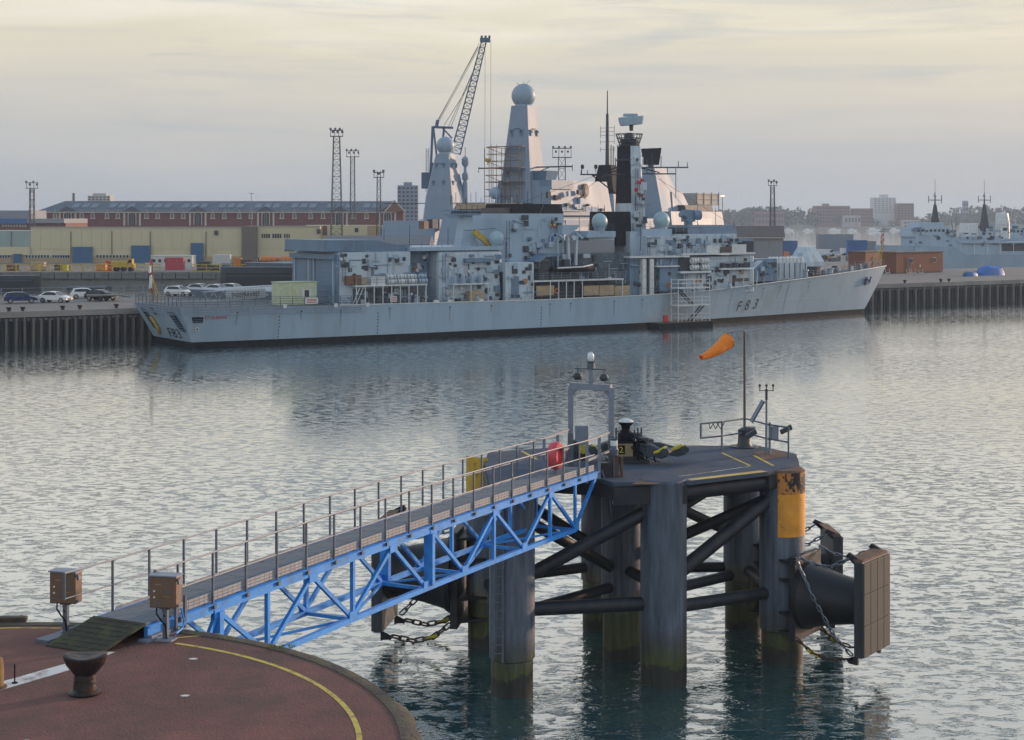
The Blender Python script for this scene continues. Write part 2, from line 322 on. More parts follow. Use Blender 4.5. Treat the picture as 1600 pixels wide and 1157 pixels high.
def water_mat():
    m = bpy.data.materials.new('water'); m.use_nodes = True; t = m.node_tree; L = t.links; bs = t.nodes['Principled BSDF']; A = t.nodes.new
    bs.inputs['Base Color'].default_value = (.018, .068, .074, 1); bs.inputs['Roughness'].default_value = .035; bs.inputs['IOR'].default_value = 1.8; bs.inputs['Coat Weight'].default_value = 1.0; bs.inputs['Coat IOR'].default_value = 1.8; bs.inputs['Coat Roughness'].default_value = .04
    tc = A('ShaderNodeTexCoord')
    def nz(sx, sy, rot, sc, det, dist=0):
        mp = A('ShaderNodeMapping'); mp.inputs['Scale'].default_value = (sx, sy, 1); mp.inputs['Rotation'].default_value = (0, 0, rot); L.new(tc.outputs['Object'], mp.inputs[0])
        n = A('ShaderNodeTexNoise'); n.inputs['Scale'].default_value = sc; n.inputs['Detail'].default_value = det; n.inputs['Roughness'].default_value = .55; n.inputs['Distortion'].default_value = dist; L.new(mp.outputs[0], n.inputs[0]); return n.outputs[0]
    a = nz(1, 1.7, .3, 1.15, 3, .6); b = nz(1, 1.6, -.25, 3.6, 3, .3); p = nz(1, 2.2, .5, .018, 3, .4)
    ad = A('ShaderNodeMath'); ad.operation = 'MULTIPLY_ADD'; ad.inputs[1].default_value = .42; L.new(b, ad.inputs[0]); L.new(a, ad.inputs[2])
    mr = A('ShaderNodeMapRange'); mr.inputs['From Min'].default_value = .35; mr.inputs['From Max'].default_value = .65; mr.inputs['To Min'].default_value = .3; mr.inputs['To Max'].default_value = .85; L.new(p, mr.inputs[0])
    cr = A('ShaderNodeMapRange'); cr.interpolation_type = 'SMOOTHERSTEP'; cr.inputs['From Min'].default_value = .66; cr.inputs['From Max'].default_value = 1.0; L.new(ad.outputs[0], cr.inputs[0])
    mix = A('ShaderNodeMath'); mix.operation = 'MULTIPLY_ADD'; mix.inputs[1].default_value = .35; L.new(ad.outputs[0], mix.inputs[0]); L.new(cr.outputs[0], mix.inputs[2])
    mu = A('ShaderNodeMath'); mu.operation = 'MULTIPLY'; L.new(mix.outputs[0], mu.inputs[0]); L.new(mr.outputs[0], mu.inputs[1])
    bp = A('ShaderNodeBump'); bp.inputs['Strength'].default_value = 1.0; bp.inputs['Distance'].default_value = .026; sy = A('ShaderNodeSeparateXYZ'); L.new(tc.outputs['Object'], sy.inputs[0])          # wavelets lowered with distance to brighten the far water's reflection
    sh = A('ShaderNodeMapRange'); sh.interpolation_type = 'SMOOTHSTEP'; sh.inputs['From Min'].default_value = 15; sh.inputs['From Max'].default_value = 150; sh.inputs['To Min'].default_value = 1.9; sh.inputs['To Max'].default_value = 1.0; L.new(sy.outputs[1], sh.inputs[0])
    m3 = A('ShaderNodeMath'); m3.operation = 'MULTIPLY'; L.new(mu.outputs[0], m3.inputs[0]); L.new(sh.outputs[0], m3.inputs[1]); L.new(m3.outputs[0], bp.inputs['Height']); L.new(bp.outputs[0], bs.inputs['Coat Normal']); L.new(bp.outputs[0], bs.inputs['Normal'])
    M['water'] = m
water_mat()
# ================================================================ THE SETTING
FR = Frame(-42.7, 198.0, 33.1)                     # the frigate's axes; the quay runs along it
QZ = 4.0
o = MB().add([(-2800, -200, 0), (2800, -200, 0), (2800, 5600, 0), (-2800, 5600, 0)], [(0, 1, 2, 3)]).build('water', 'water'); o['kind'] = 'structure'
def slab(name, pts, z, m, wall, z0=-2.0):
    k = [(p[0], p[1]) for p in pts]
    o = MB().add([(x, y, z) for x, y in k], [tuple(range(len(k)))]).build(name, m); o['kind'] = 'structure'
    b = MB(); n = len(k)
    for i in range(n):
        a, c = k[i], k[(i+1) % n]; b.add([(a[0], a[1], z0), (c[0], c[1], z0), (c[0], c[1], z-.01), (a[0], a[1], z-.01)], [(0, 1, 2, 3)])
    b.build('retaining_wall', wall, o); return o
q = slab('quay', [FR.world(s, y) for s, y in ((-140, 9.6), (330, 9.6), (330, 64), (158, 64), (158, 44), (-140, 44))], QZ, 'quay_top', 'quay_wall')
cop = MB().ext([FR.world(-140, 9.25, QZ-.55), FR.world(-140, 9.25, QZ+.18), FR.world(-140, 9.95, QZ+.18), FR.world(-140, 9.95, QZ-.55)], FR.world(330, 0)-FR.world(0-140, 0)).build('coping', 'concrete', q)
MB().ext([FR.world(-140, 9.3, QZ-1.0), FR.world(-140, 9.3, QZ-.7), FR.world(-140, 9.58, QZ-.7), FR.world(-140, 9.58, QZ-1.0)], FR.world(330, 0)-FR.world(-140, 0)).build('waling', 'fender_timber', q)
fp = None
for s0, s1, st in ((-46, 6, 1.07), (112, 196, 2.15)):
    s = s0
    while s < s1:
        w = FR.world(s+random.uniform(-.08, .08), 9.05); sc = random.uniform(.85, 1.2)
        if fp is None:
            fp = MB().taper(-.2, .2, -.22, .22, -1.5, -.17, .17, -.2, .2, 3.35).build('fender_pile', 'fender_timber', q); fp.location = w; fp.rotation_euler = (0, 0, FR.a)
        else: share(fp, q, w, FR.a+random.uniform(-.1, .1), (sc*(1.25 if st > 2 else .8), sc, random.uniform(.92, 1.05)))
        s += st
sp = None                                           # sheet piles between the fender piles
for s0, s1 in ((-46, 6), (112, 196)):
    s = s0
    while s < s1:
        w = FR.world(s+.5, 9.42)
        if sp is None:
            sp = MB().prism([(-.5, .15), (-.32, -.16), (.0, -.16), (.18, .15)], -1.5, 3.4).build('sheet_pile', 'quay_wall', q); sp.location = w; sp.rotation_euler = (0, 0, FR.a)
        else: share(sp, q, w, FR.a)
        s += .72
yard = slab('dockyard_ground', [W(-250, 426, 3.6), W(330, 426, 3.6), W(470, 427, 3.6), W(640, 405, 3.6), W(1150, 370, 3.6), (900, 5200), (-2600, 5200), (-900, 420)], 3.6, 'yard_ground', 'stone_wall')
jet = slab('jetty', [P(1172, 0, 365), P(1290, 0, 360), P(1372, 0, 470), P(1372, 0, 640), P(1180, 0, 640)], 3.95, 'yard_ground', 'quay_wall')
# stone courses of the inner dock wall
for i in range(26):
    a = W(-60+i*21, 426, 3.6); b = W(-60+i*21+20, 426, 3.6)
    for k in range(2):
        piece('coping_stone', 'stone_wall', yard, ((a.x+b.x)/2, a.y-.35-.12*k, 3.35-.75*k), ((b.x-a.x)-.08, .7, .7))
# far shore: a low bank with woods beyond
def shore():
    r = random.Random(3); b = MB(); xs = [i*60 for i in range(-10, 45)]
    y0, y1 = 1900, 3600
    vs = []
    for x in xs:
        vs += [(x, y0+r.uniform(-25, 25), -.5), (x, y0+30+r.uniform(-20, 20), 2.2), (x, y0+300, 5), (x, y1, 12)]
    b.add(vs, [(4*i+k, 4*i+4+k, 4*i+5+k, 4*i+1+k) for i in range(len(xs)-1) for k in range(3)])
    o = b.build('far_shore', 'far_land'); o['kind'] = 'structure'
shore()
def wood(name, label, x0, x1, y0, y1, n, h0, h1, seed):
    r = random.Random(seed); b = MB()
    for i in range(n):
        x, y = r.uniform(x0, x1), r.uniform(y0, y1); hh = r.uniform(h0, h1)*(1+.3*math.sin(x*.021)+.25*math.sin(x*.0073+1)); w = hh*r.uniform(.35, .6)
        for k in range(46):
            u, v, t = r.gauss(0, .5), r.gauss(0, .5), r.uniform(.15, 1); e = math.sqrt(max(.05, 1-(t*1.7-.85)**2))
            c = Vector((x+u*w*e, y+v*w*e, 3+hh*t)); q = hh*r.uniform(.06, .13)
            a1 = Vector((r.uniform(-1, 1), r.uniform(-.4, .4), r.uniform(-1, 1))).normalized()*q; a2 = Vector((r.uniform(-1, 1), r.uniform(-.6, .6), r.uniform(-1, 1))).normalized()*q
            b.add([c-a1, c+a2, c+a1, c-a2], [(0, 1, 2, 3)])
    o = b.build(name, 'far_leaf'); o['kind'] = 'stuff'; tag(o, label, 'trees'); return o
wood('tree_belt', 'dark hazy belt of trees along the far shore behind the marina', 225, 1420, 2050, 2350, 620, 15, 24, 5)
wood('tree_belt', 'hazy trees at the far left beyond the brick building', -760, -640, 1500, 1600, 30, 10, 14, 6)

# ================================================================ FOREGROUND: the round brown mooring platform
BC = Vector((-10.3, 26.4)); BR, DZ = 8.8, 6.9
plat = MB().lathe([(.001, 0), (BR-.34, 0), (BR-.34, -.02)], (BC.x, BC.y, DZ), 96).build('platform_floor', 'brown_deck'); plat['kind'] = 'structure'
r = random.Random(4); rim = []
prof = [(BR-.35, -.9), (BR-.35, .015), (BR-.14, .035), (BR, -.06), (BR+.02, -.9)]
for i in range(97):
    a = 2*math.pi*i/96; w = .05*math.sin(i*1.7)+.04*math.sin(i*.63)
    rim.append([Vector((BC.x+(p+(w if k > 2 else 0))*math.cos(a), BC.y+(p+(w if k > 2 else 0))*math.sin(a), DZ+z)) for k, (p, z) in enumerate(prof)])
MB().loft(rim, cap=False, closed=False).build('concrete_rim', 'deck_edge', plat, smooth=40)
MB().lathe([(BR-.2, -9.5), (BR-.2, -.4)], (BC.x, BC.y, DZ), 64).build('caisson_wall', 'deck_edge', plat)
# painted lines (flat paint, a few millimetres proud)
def strip(name, pts, w, m, parent, z):
    b = MB(); L = []
    for i, p in enumerate(pts):
        d = (Vector(pts[min(i+1, len(pts)-1)])-Vector(pts[max(i-1, 0)])); n = Vector((-d.y, d.x)).normalized()*w/2; L += [(p[0]+n.x, p[1]+n.y, z), (p[0]-n.x, p[1]-n.y, z)]
    b.add(L, [(2*i, 2*i+1, 2*i+3, 2*i+2) for i in range(len(pts)-1)]); return b.build(name, m, parent)
strip('yellow_line', [(BC.x+(BR-1.05)*math.cos(math.radians(a)), BC.y+(BR-1.05)*math.sin(math.radians(a))) for a in range(-10, 68, 3)], .1, 'road_yellow', plat, DZ+.004)
strip('yellow_line', [W(-60, 984, DZ).xy, W(20, 981.5, DZ).xy, W(95, 982, DZ).xy], .08, 'road_yellow', plat, DZ+.004)
strip('yellow_line', [W(268, 998, DZ).xy, W(345, 991, DZ).xy], .07, 'road_yellow', plat, DZ+.006)
MB().add([W(0, 1066, DZ+.004), W(-20, 1085, DZ+.004), W(120, 1044, DZ+.004), W(180, 1019, DZ+.004), W(150, 1018, DZ+.004), W(100, 1038, DZ+.004)], [(0, 1, 2, 3, 4, 5)]).build('white_line', 'road_white', plat)
for i in range(26):                                # gull droppings and chips
    a, q = r.uniform(0, 6.28), r.uniform(1, BR-.7); c = (BC.x+q*math.cos(a), BC.y+q*math.sin(a)); s = r.uniform(.02, .07)
    MB().add([(c[0]+s*1.6*math.cos(t)*r.uniform(.6, 1.2), c[1]+s*math.sin(t)*r.uniform(.6, 1.2), DZ+.005) for t in (0, .9, 1.8, 2.7, 3.6, 4.5, 5.4)], [tuple(range(7))]).build('white_spot', 'road_white', plat)
for a, rr, q in ((50, .12, 'dark_green'),):   # moss tufts on the rim below the bridge
    c = Vector((BC.x+(BR-.2)*math.cos(math.radians(a)), BC.y+(BR-.2)*math.sin(math.radians(a)), DZ+.04))
    b = MB()
    for i in range(40):
        d = Vector((r.uniform(-1, 1)*rr*2.4, r.uniform(-1, 1)*rr, 0)); b.add([c+d+Vector((-.02, 0, 0)), c+d+Vector((.02, 0, 0)), c+d+Vector((r.uniform(-.05, .05), r.uniform(-.05, .05), r.uniform(.02, .06)))], [(0, 1, 2)])
    o = b.build('moss', 'moss_green', plat); o['kind'] = 'stuff'
# timber kerb at the far left edge
c = W(15, 968, DZ); MB().cbox((c.x-.2, c.y-.25, DZ+.06), (1.3, .22, .12), .06).build('kerb_timber', 'deck_edge', plat, bevel=.03)
# mooring bollard: tee-headed iron
c = W(133, 1090, DZ); bol = thing('mooring_bollard', 'dark rusty iron bollard with flared kidney head on the brown platform', 'bollard', W(133, 1084, DZ)); bol.scale = (.74, .74, .74)
MB().lathe([(.40, 0), (.42, .05), (.30, .12), (.27, .45), (.27, .62)], n=28).build('stem', 'bollard_iron', bol, smooth=40)
rings = []
for k, (z, sx, sy, ox) in enumerate(((.50, .27, .27, 0), (.60, .36, .30, 0), (.74, .48, .36, .0), (.86, .55, .41, .0), (.93, .56, .42, 0), (.955, .52, .38, 0), (.93, .40, .28, 0), (.91, .2, .14, 0), (.905, .01, .01, 0))):
    rings.append([Vector((sx*math.cos(t)+ox, sy*math.sin(t), z+(.07*(math.cos(t)**2)*(1 if k > 2 else 0))*min(1, sx/.5))) for t in [2*math.pi*i/32 for i in range(32)]])
MB().loft(rings).build('head', 'bollard_iron', bol, smooth=60)
# left edge: a yellow cap of a second bollard-like post and a rod
c = W(-6, 1075, DZ); t = thing('marker_post', 'short rusty tan marker post at the left edge of the brown platform', 'post', c)
MB().lathe([(.14, 0), (.14, .45), (.11, .56), (.001, .6)], n=16).build('shaft', 'rust_tan', t, smooth=40); MB().lathe([(.2, 0), (.2, .03), (.141, .04)], n=16).build('base_plate', 'rust_edge', t)
c = W(23, 1068, DZ); tag(MB().cyl((0, 0, 0), (0, 0, .36), .014, n=8).cyl((0, 0, 0), (0, 0, .02), .06, n=8).build('steel_rod', 'ship_black'), 'thin black steel rod standing on the brown platform at left', 'rod').location = c
# two control cabinets on posts
def cabinet(px, py, D, label):
    c = P(px, py, D); c.z = DZ
    t = thing('control_cabinet', label, 'cabinet', c, math.radians(-12), 'brown cabinets at the foot of the bridge')
    z0, z1, w, d = .70, 1.36, .60, .30
    MB().box(-w/2, w/2, -d/2, d/2, z0, z1).build('housing', 'box_brown', t, bevel=.015)
    MB().box(-w/2-.02, w/2+.02, -d/2-.03, d/2+.02, z1+.002, z1+.03).build('roof', 'galv', t)
    dr = MB().box(-w/2+.02, w/2-.02, -d/2-.02, -d/2-.002, z0+.02, z1-.02).build('door', 'box_brown', t, bevel=.008)
    for zz in (z0+.36, z0+.23): MB().cyl((-w/2+.12, -d/2-.02, zz), (-w/2+.12, -d/2-.04, zz), .02, n=10).build('lock', 'lamp_clear', dr)
    for xx, zz, a, e in ((-.1, z0+.5, .14, .02), (.12, z0+.52, .10, .03), (.12, z0+.36, .12, .05), (-.13, z0+.1, .16, .03), (.1, z0+.25, .14, .015)): piece('label_plate', 'galv_dark' if e > .025 else 'plate_brass', dr, (xx, -d/2-.022, zz), (a, .006, e))
    MB().cyl((w/2+.001, -.02, z1-.12), (w/2+.03, -.02, z1-.12), .05, n=12).build('vent', 'galv', t)
    for zz in (z0+.06, z1-.06): piece('hinge', 'galv_dark', t, (w/2+.02, -.1, zz), (.05, .06, .05))
    MB().box(-.05, .05, -.05, .05, .03, z0).box(-.12, .12, -.04, .04, z0-.05, z0-.002).build('post', 'galv_dark', t)
    MB().box(-.2, .2, -.16, .16, 0, .03).build('base_plate', 'galv', t)
    for x, y in ((-.16, -.12), (.16, -.12), (.16, .12), (-.16, .12)): MB().cyl((x, y, .03), (x, y, .07), .02, n=6).build('bolt', 'galv', t)
    MB().tube([(-.2, 0, z0), (-.2, -.02, z0-.15), (-.1, -.03, z0-.28), (0, -.06, z0-.36), (.02, -.06, .3), (.05, -.06, .04)], .018).tube([(-.06, 0, z0), (-.06, -.02, z0-.1), (0, -.06, z0-.2)], .012).build('cable', 'ship_black', t)
cabinet(103, 985, 34.1, 'brown control cabinet on a post, farther left of the ramp, with steel roof')
cabinet(259, 993, 33.7, 'brown control cabinet on a post beside the blue bridge end, right of the ramp')

# ================================================================ THE BLUE FOOTBRIDGE
A = Vector((-7.20, 34.56)); Bq = Vector((2.93, 54.27)); BL = (Bq-A).length; U = (Bq-A).normalized(); V = Vector((-U.y, U.x)); BW = 1.55
br = thing('footbridge', 'blue steel truss footbridge with grey handrails between the two mooring structures', 'footbridge', (A.x, A.y, DZ), math.atan2(U.y, U.x))
# local: x along, y across (0 near us, BW far side), z above deck level DZ
def sx(px): return ((px-CX)*A.y-F*A.x)/(F*U.x-(px-CX)*U.y)
S0 = -1.0; zt = .26; zb = -1.42
def cam_z(s): return .10*math.sin(math.pi*max(0, min(1, s/BL)))      # slight camber
def bx(s, y, z): return (s, y, z+cam_z(s))
tn = [sx(p) for p in (343, 490, 615)]; tn2 = [sx(p) for p in (678, 775, 862, 932)]; bn = [sx(p) for p in (421, 552, 667)]; bn2 = [sx(p) for p in (727, 820, 901)]
for y, far in ((0.06, 0), (BW-.06, 1)):
    tc_ = MB(); K = 12
    for i in range(K):
        s, e = lerp(S0, BL, i/K), lerp(S0, BL, (i+1)/K); tc_.bar(bx(s, y, zt-.10), bx(e, y, zt-.10), .10, .20)
    tr = tc_.build('top_chord', 'bridge_blue', br)
    fl = MB()
    for i in range(K):
        s, e = lerp(S0, BL, i/K), lerp(S0, BL, (i+1)/K); fl.bar(bx(s, y, zt+.012), bx(e, y, zt+.012), .22, .02)
    fl.build('flange', 'bridge_blue', tr)
    bc = MB()
    for i in range(K):
        s, e = lerp(-.6, bn2[-1], i/K), lerp(-.6, bn2[-1], (i+1)/K); bc.bar(bx(s, y, zb), bx(e, y, zb), .13, .13)
    bc.build('bottom_chord', 'bridge_blue', br)
    seq = [(-.6, 1), (tn[0]*.02+.1, 1), (tn[0]*.5, 0)]
    top, bot = zt-.2, zb+.06
    nodes = [(sx(300), 0), (tn[0], 1), (bn[0], 0), (tn[1], 1), (bn[1], 0), (tn[2], 1), (bn[2], 0)]
    nodes2 = [(tn2[0], 1), (bn2[0], 0), (tn2[1], 1), (bn2[1], 0), (tn2[2], 1), (bn2[2], 0), (tn2[3], 1)]
    for nd in (nodes, nodes2):
        for (a, ta), (b, tb) in zip(nd, nd[1:]): MB().bar(bx(a, y, top if ta else bot), bx(b, y, top if tb else bot), .09, .10).build('diagonal', 'bridge_blue', br)
    MB().bar(bx(-.5, y, top), bx(sx(330), y, bot), .09, .10).build('diagonal', 'bridge_blue', br)
    for px, w in ((343, .26), (421, .10), (554, .10), (674, .28), (774, .10), (862, .10), (901, .08)):
        s = sx(px); MB().bar(bx(s, y, bot), bx(s, y, top), .10 if w < .2 else .14, w).build('vertical', 'bridge_blue', br)
    for s in (bn+bn2): MB().cbox(bx(s, y-.06 if not far else y+.06, zb+.1), (.34, .02, .24)).build('gusset', 'bridge_blue', br)
    for s in (tn+tn2[:-1]): MB().cbox(bx(s, y-.06 if not far else y+.06, zt-.24), (.36, .02, .2)).build('gusset', 'bridge_blue', br)
allb = bn+bn2
for s in allb: MB().bar(bx(s, .06, zb), bx(s, BW-.06, zb), .09).build('cross_beam', 'bridge_blue', br)
for i, (a, b) in enumerate(zip(allb, allb[1:])): MB().bar(bx(a, .1 if i % 2 else BW-.1, zb), bx(b, BW-.1 if i % 2 else .1, zb), .06).build('wind_brace', 'bridge_blue', br)
for i in range(13): s = lerp(.2, BL-.5, i/12); MB().bar(bx(s, .06, zt-.12), bx(s, BW-.06, zt-.12), .08, .12).build('floor_beam', 'bridge_blue', br)
K = 16                                              # walkway grating panels
for i in range(K):
    s, e = lerp(S0, BL+.2, i/K)+.012, lerp(S0, BL+.2, (i+1)/K)-.012
    b = MB().hexa([bx(s, .12, zt+.03), bx(e, .12, zt+.03), bx(e, BW-.12, zt+.03), bx(s, BW-.12, zt+.03)], [bx(s, .12, zt+.07), bx(e, .12, zt+.07), bx(e, BW-.12, zt+.07), bx(s, BW-.12, zt+.07)])
    for j in range(9): b.bar(bx(s, .2+j*.145, zt+.071), bx(e, .2+j*.145, zt+.071), .012, .012)
    b.build('grating_panel', 'grating', br)
posts = [sx(279)+1.215*i for i in range(18)]; posts = [p for p in posts if p < BL-.6]
RH = 1.16
for y, far in ((.02, 0), (BW-.02, 1)):
    pp = posts if not far else [p-.35 for p in posts]
    for i, s in enumerate(pp):
        po = MB().bar(bx(s, y, zt-.08 if not far else zt), bx(s, y, zt+RH), .035, .05).build('rail_post', 'galv_dark', br)
        piece('foot_plate', 'galv_dark', po, bx(s, y-.03 if not far else y+.03, zt-.04), (.09, .10, .12))
    e0 = pp[0]-(.75 if not far else 1.5); ends = BL-.3
    for zz, rr in ((RH, .021), (.62, .017)):
        b = MB(); ss = [e0]+pp+[ends]
        for a, c in zip(ss, ss[1:]): b.cyl(bx(a, y, zt+zz), bx(c, y, zt+zz), rr, n=7)
        b.build('handrail' if zz > 1 else 'mid_rail', 'rail_warm', br, smooth=50)
    MB().cyl(bx(e0, y, zt+.6), bx(e0, y, zt+RH+.01), .03, n=8).build('rail_return', 'galv_dark', br)
    for a, c in zip(pp, pp[1:]+[BL-.2]):             # toe plates, one between each pair of posts, in three courses of mesh
        t = MB()
        for zz in ((.10, .17, .24) if not far else (.10,)): t.bar(bx(a+.04, y+(.05 if not far else -.05), zt+zz), bx(c-.04, y+(.05 if not far else -.05), zt+zz), .02, .055)
        n = 6
        for k in range(n+1 if not far else 0): s = lerp(a+.05, c-.05, k/n); t.bar(bx(s, y+(.045 if not far else -.045), zt+.07), bx(s, y+(.045 if not far else -.045), zt+.265), .02, .02)
        t.build('toe_plate', 'toe_plate', br)
# ramp plate at the near end and the steel seat under the bridge end
rp_ = thing('ramp_plate', 'dark mossy ramp plate leading from the brown platform up to the bridge', 'ramp', (A.x, A.y, DZ), math.atan2(U.y, U.x))
MB().hexa([(-2.35, .12, .005), (-.98, .08, .30), (-.98, BW-.05, .30), (-2.35, BW+.02, .005)], [(-2.35, .12, .03), (-.98, .08, .345), (-.98, BW-.05, .345), (-2.35, BW+.02, .03)]).build('plate', 'rubber_mat', rp_)
for i in range(7): s = -2.2+i*.19; z = .03+(s+2.35)*.23; MB().bar((s, .2, z), (s, BW-.1, z), .035, .02).build('tread', 'rubber_mat', rp_)
st = thing('bridge_bearing', 'grey steel bearing frame and hoses under the platform end of the bridge', 'bearing', (A.x, A.y, DZ), math.atan2(U.y, U.x))
MB().box(-1.2, .1, -.15, .1, 0, .05).box(-1.0, -.1, -.1, .06, .05, .10).build('base', 'galv', st)
for s in (-.25, .05): MB().bar((s, -.13, .05), (s, -.13, .75), .06).build('upright', 'galv_dark', st)
MB().tube([(-.1, -.14, .5), (-.05, -.2, .2), (-.15, -.22, .08), (-.4, -.25, .03)], .025).build('hose', 'bridge_blue', st)
MB().tube([(-1.6, BW+.25, .08), (-1.0, BW+.3, .1), (-.5, BW+.3, .1)], .04).box(-2.2, -.6, BW+.1, BW+.45, 0, .07).build('cable_tray', 'galv_dark', st)

# ================================================================ THE MOORING DOLPHIN
PT = {'A': (0.0, 53.2, .76), 'L': (-.95, 59.2, .74), 'B': (5.15, 54.4, .79), 'C': (3.95, 57.6, .74), 'D': (3.4, 61.6, .74), 'E': (9.62, 57.0, .80), 'R': (8.95, 61.8, .78)}
DT = 6.9
dol = thing('mooring_dolphin', 'dark steel piled mooring dolphin with grey deck at the far end of the bridge', 'dolphin', (5, 57, 0))
def dl(x, y, z): return (x-5, y-57, z)
for k, (x, y, rr) in PT.items():
    front = k in 'BAE'; zs = 1.9 if k in 'LDRC' else 1.2
    p = MB().lathe([(.001, DT-.18), (rr-.04, DT-.18), (rr, DT-.25), (rr, zs), (rr*.92, zs-.05), (rr*.92, -3)] if k != 'B' else [(.001, DT+.02), (rr-.05, DT+.02), (rr, DT-.04), (rr, -3)], dl(x, y, 0), 40).build('pile', 'pile_front' if front else 'pile_back', dol, smooth=35)
    if k == 'B': MB().lathe([(.001, .025), (rr-.06, .025)], dl(x, y, DT), 40).build('pile_cap', 'dolphin_deck', p)
# orange band on the right-hand pile and on the left rear one
x, y, rr = PT['E']; MB().lathe([(rr+.012, 4.55), (rr+.012, 6.05)], dl(x, y, 0), 24, math.radians(-110), math.radians(60)).build('orange_band', 'pile_yellow', dol, smooth=40); MB().lathe([(rr+.013, 6.05), (rr+.013, DT-.1)], dl(x, y, 0), 24, math.radians(-110), math.radians(60)).build('peeled_band', 'pile_peeled', dol, smooth=40)
MB().lathe([(.001, DT-.02), (rr-.06, DT-.02), (rr+.01, DT-.08), (rr+.01, DT-.5)], dl(x, y, 0), 36).build('pile_cap', 'rust_edge', dol, smooth=40)
x, y, rr = PT['L']; MB().lathe([(rr+.012, 4.9), (rr+.012, DT+.12)], dl(x, y, 0), 16, math.radians(-190), math.radians(-85)).build('yellow_band', 'yellow_paint', dol, smooth=40)
deckp = [(-.75, 53.3), (.3, 53.4), (1.45, 55.2), (3.0, 54.55), (3.4, 53.72), (5.9, 53.95), (8.95, 55.95), (10.3, 57.4), (10.7, 60.2), (9.6, 62.4), (6.5, 62.4), (2.4, 62.3), (-.9, 60.6), (-1.0, 58.2)]
dk = MB().prism([(x-5, y-57) for x, y in deckp], DT-.14, DT).build('deck', 'dolphin_deck', dol)
def edge(i, name, m, d, z0, z1, off=0):
    a, b = Vector(deckp[i]), Vector(deckp[(i+1) % len(deckp)]); u = (b-a).normalized(); n = Vector((u.y, -u.x))*off
    return MB().bar(dl(a.x+n.x, a.y+n.y, (z0+z1)/2), dl(b.x+n.x, b.y+n.y, (z0+z1)/2), d, z1-z0).build(name, m, dol)
edge(4, 'edge_beam', 'brace_dark', .34, DT-.75, DT-.16, -.12)
MB().cyl(dl(5.3, 54.15, DT-.42), dl(9.5, 56.7, DT-.42), .30, n=18).build('edge_tube', 'brace_dark', dol, smooth=40)
for i in (0, 1, 2, 3, 6, 7, 8, 9, 10, 11, 12, 13): edge(i, 'edge_beam', 'brace_dark', .3, DT-.6, DT-.15, -.1)
def paint(name, pts, w, m): return strip(name, [(p[0]-5, p[1]-57) for p in pts], w, m, dol, DT+.004)
paint('yellow_edge', [(6.0, 54.25), (8.85, 56.12)], .34, 'yellow_paint')
paint('yellow_line', [W(1128, 708, DT).xy, W(1172, 728, DT).xy], .10, 'road_yellow')
paint('yellow_line', [W(1178, 712, DT).xy, W(1208, 728, DT).xy], .12, 'road_yellow')
paint('pale_line', [W(1000, 752, DT).xy, W(1075, 743, DT).xy, W(1172, 729, DT).xy], .05, 'road_white')
paint('yellow_line', [W(815, 705, DT).xy, W(838, 718, DT).xy], .12, 'road_yellow')
MB().add([dl(*W(px, py, DT+.006)) for px, py in ((1175, 706), (1195, 719), (1236, 712), (1215, 703))], [(3, 2, 1, 0)]).build('rust_patch', 'rust_edge', dol)
MB().add([dl(*W(px, py, DT+.006)) for px, py in ((985, 757), (1005, 749), (1030, 752), (1028, 757))], [(0, 1, 2, 3)]).build('rust_patch', 'rust_edge', dol)
def brace(p, q, z0, z1, r=.24):
    a, b = Vector(PT[p][:2]), Vector(PT[q][:2]); MB().cyl(dl(a.x, a.y, z0), dl(b.x, b.y, z1), r, n=16).build('brace_tube', 'brace_dark', dol, smooth=40)
for p, q, z0, z1, rr in (('A', 'B', 2.75, 2.7, .24), ('B', 'E', 2.5, 2.5, .22), ('A', 'C', 2.6, 2.6, .18), ('B', 'C', 3.2, 3.2, .2), ('C', 'R', 2.0, 2.1, .2), ('E', 'R', 2.3, 2.3, .22), ('D', 'R', 2.3, 2.3, .2), ('L', 'D', 2.4, 2.4, .2), ('A', 'L', 2.4, 2.4, .2),
                       ('A', 'B', 3.6, 6.1, .23), ('E', 'B', 6.15, 3.3, .25), ('C', 'E', 3.4, 6.0, .2), ('R', 'C', 3.4, 6.3, .2), ('C', 'A', 3.0, 6.0, .2), ('D', 'R', 3.2, 6.2, .2), ('L', 'D', 6.2, 3.0, .2), ('C', 'R', 4.0, 6.1, .18)): brace(p, q, z0, z1, rr)
# ladder on the left pile
lx, ly = PT['A'][0]-.46, PT['A'][1]-.76
for d in (0, .36): MB().bar(dl(lx+d-.2, ly, 1.2), dl(lx+d-.2, ly, DT-.2), .08, .05).build('ladder_stile', 'galv_dark', dol)
for i in range(19): MB().bar(dl(lx-.2, ly, 1.5+i*.28), dl(lx+.16, ly, 1.5+i*.28), .03).build('ladder_rung', 'galv_dark', dol)
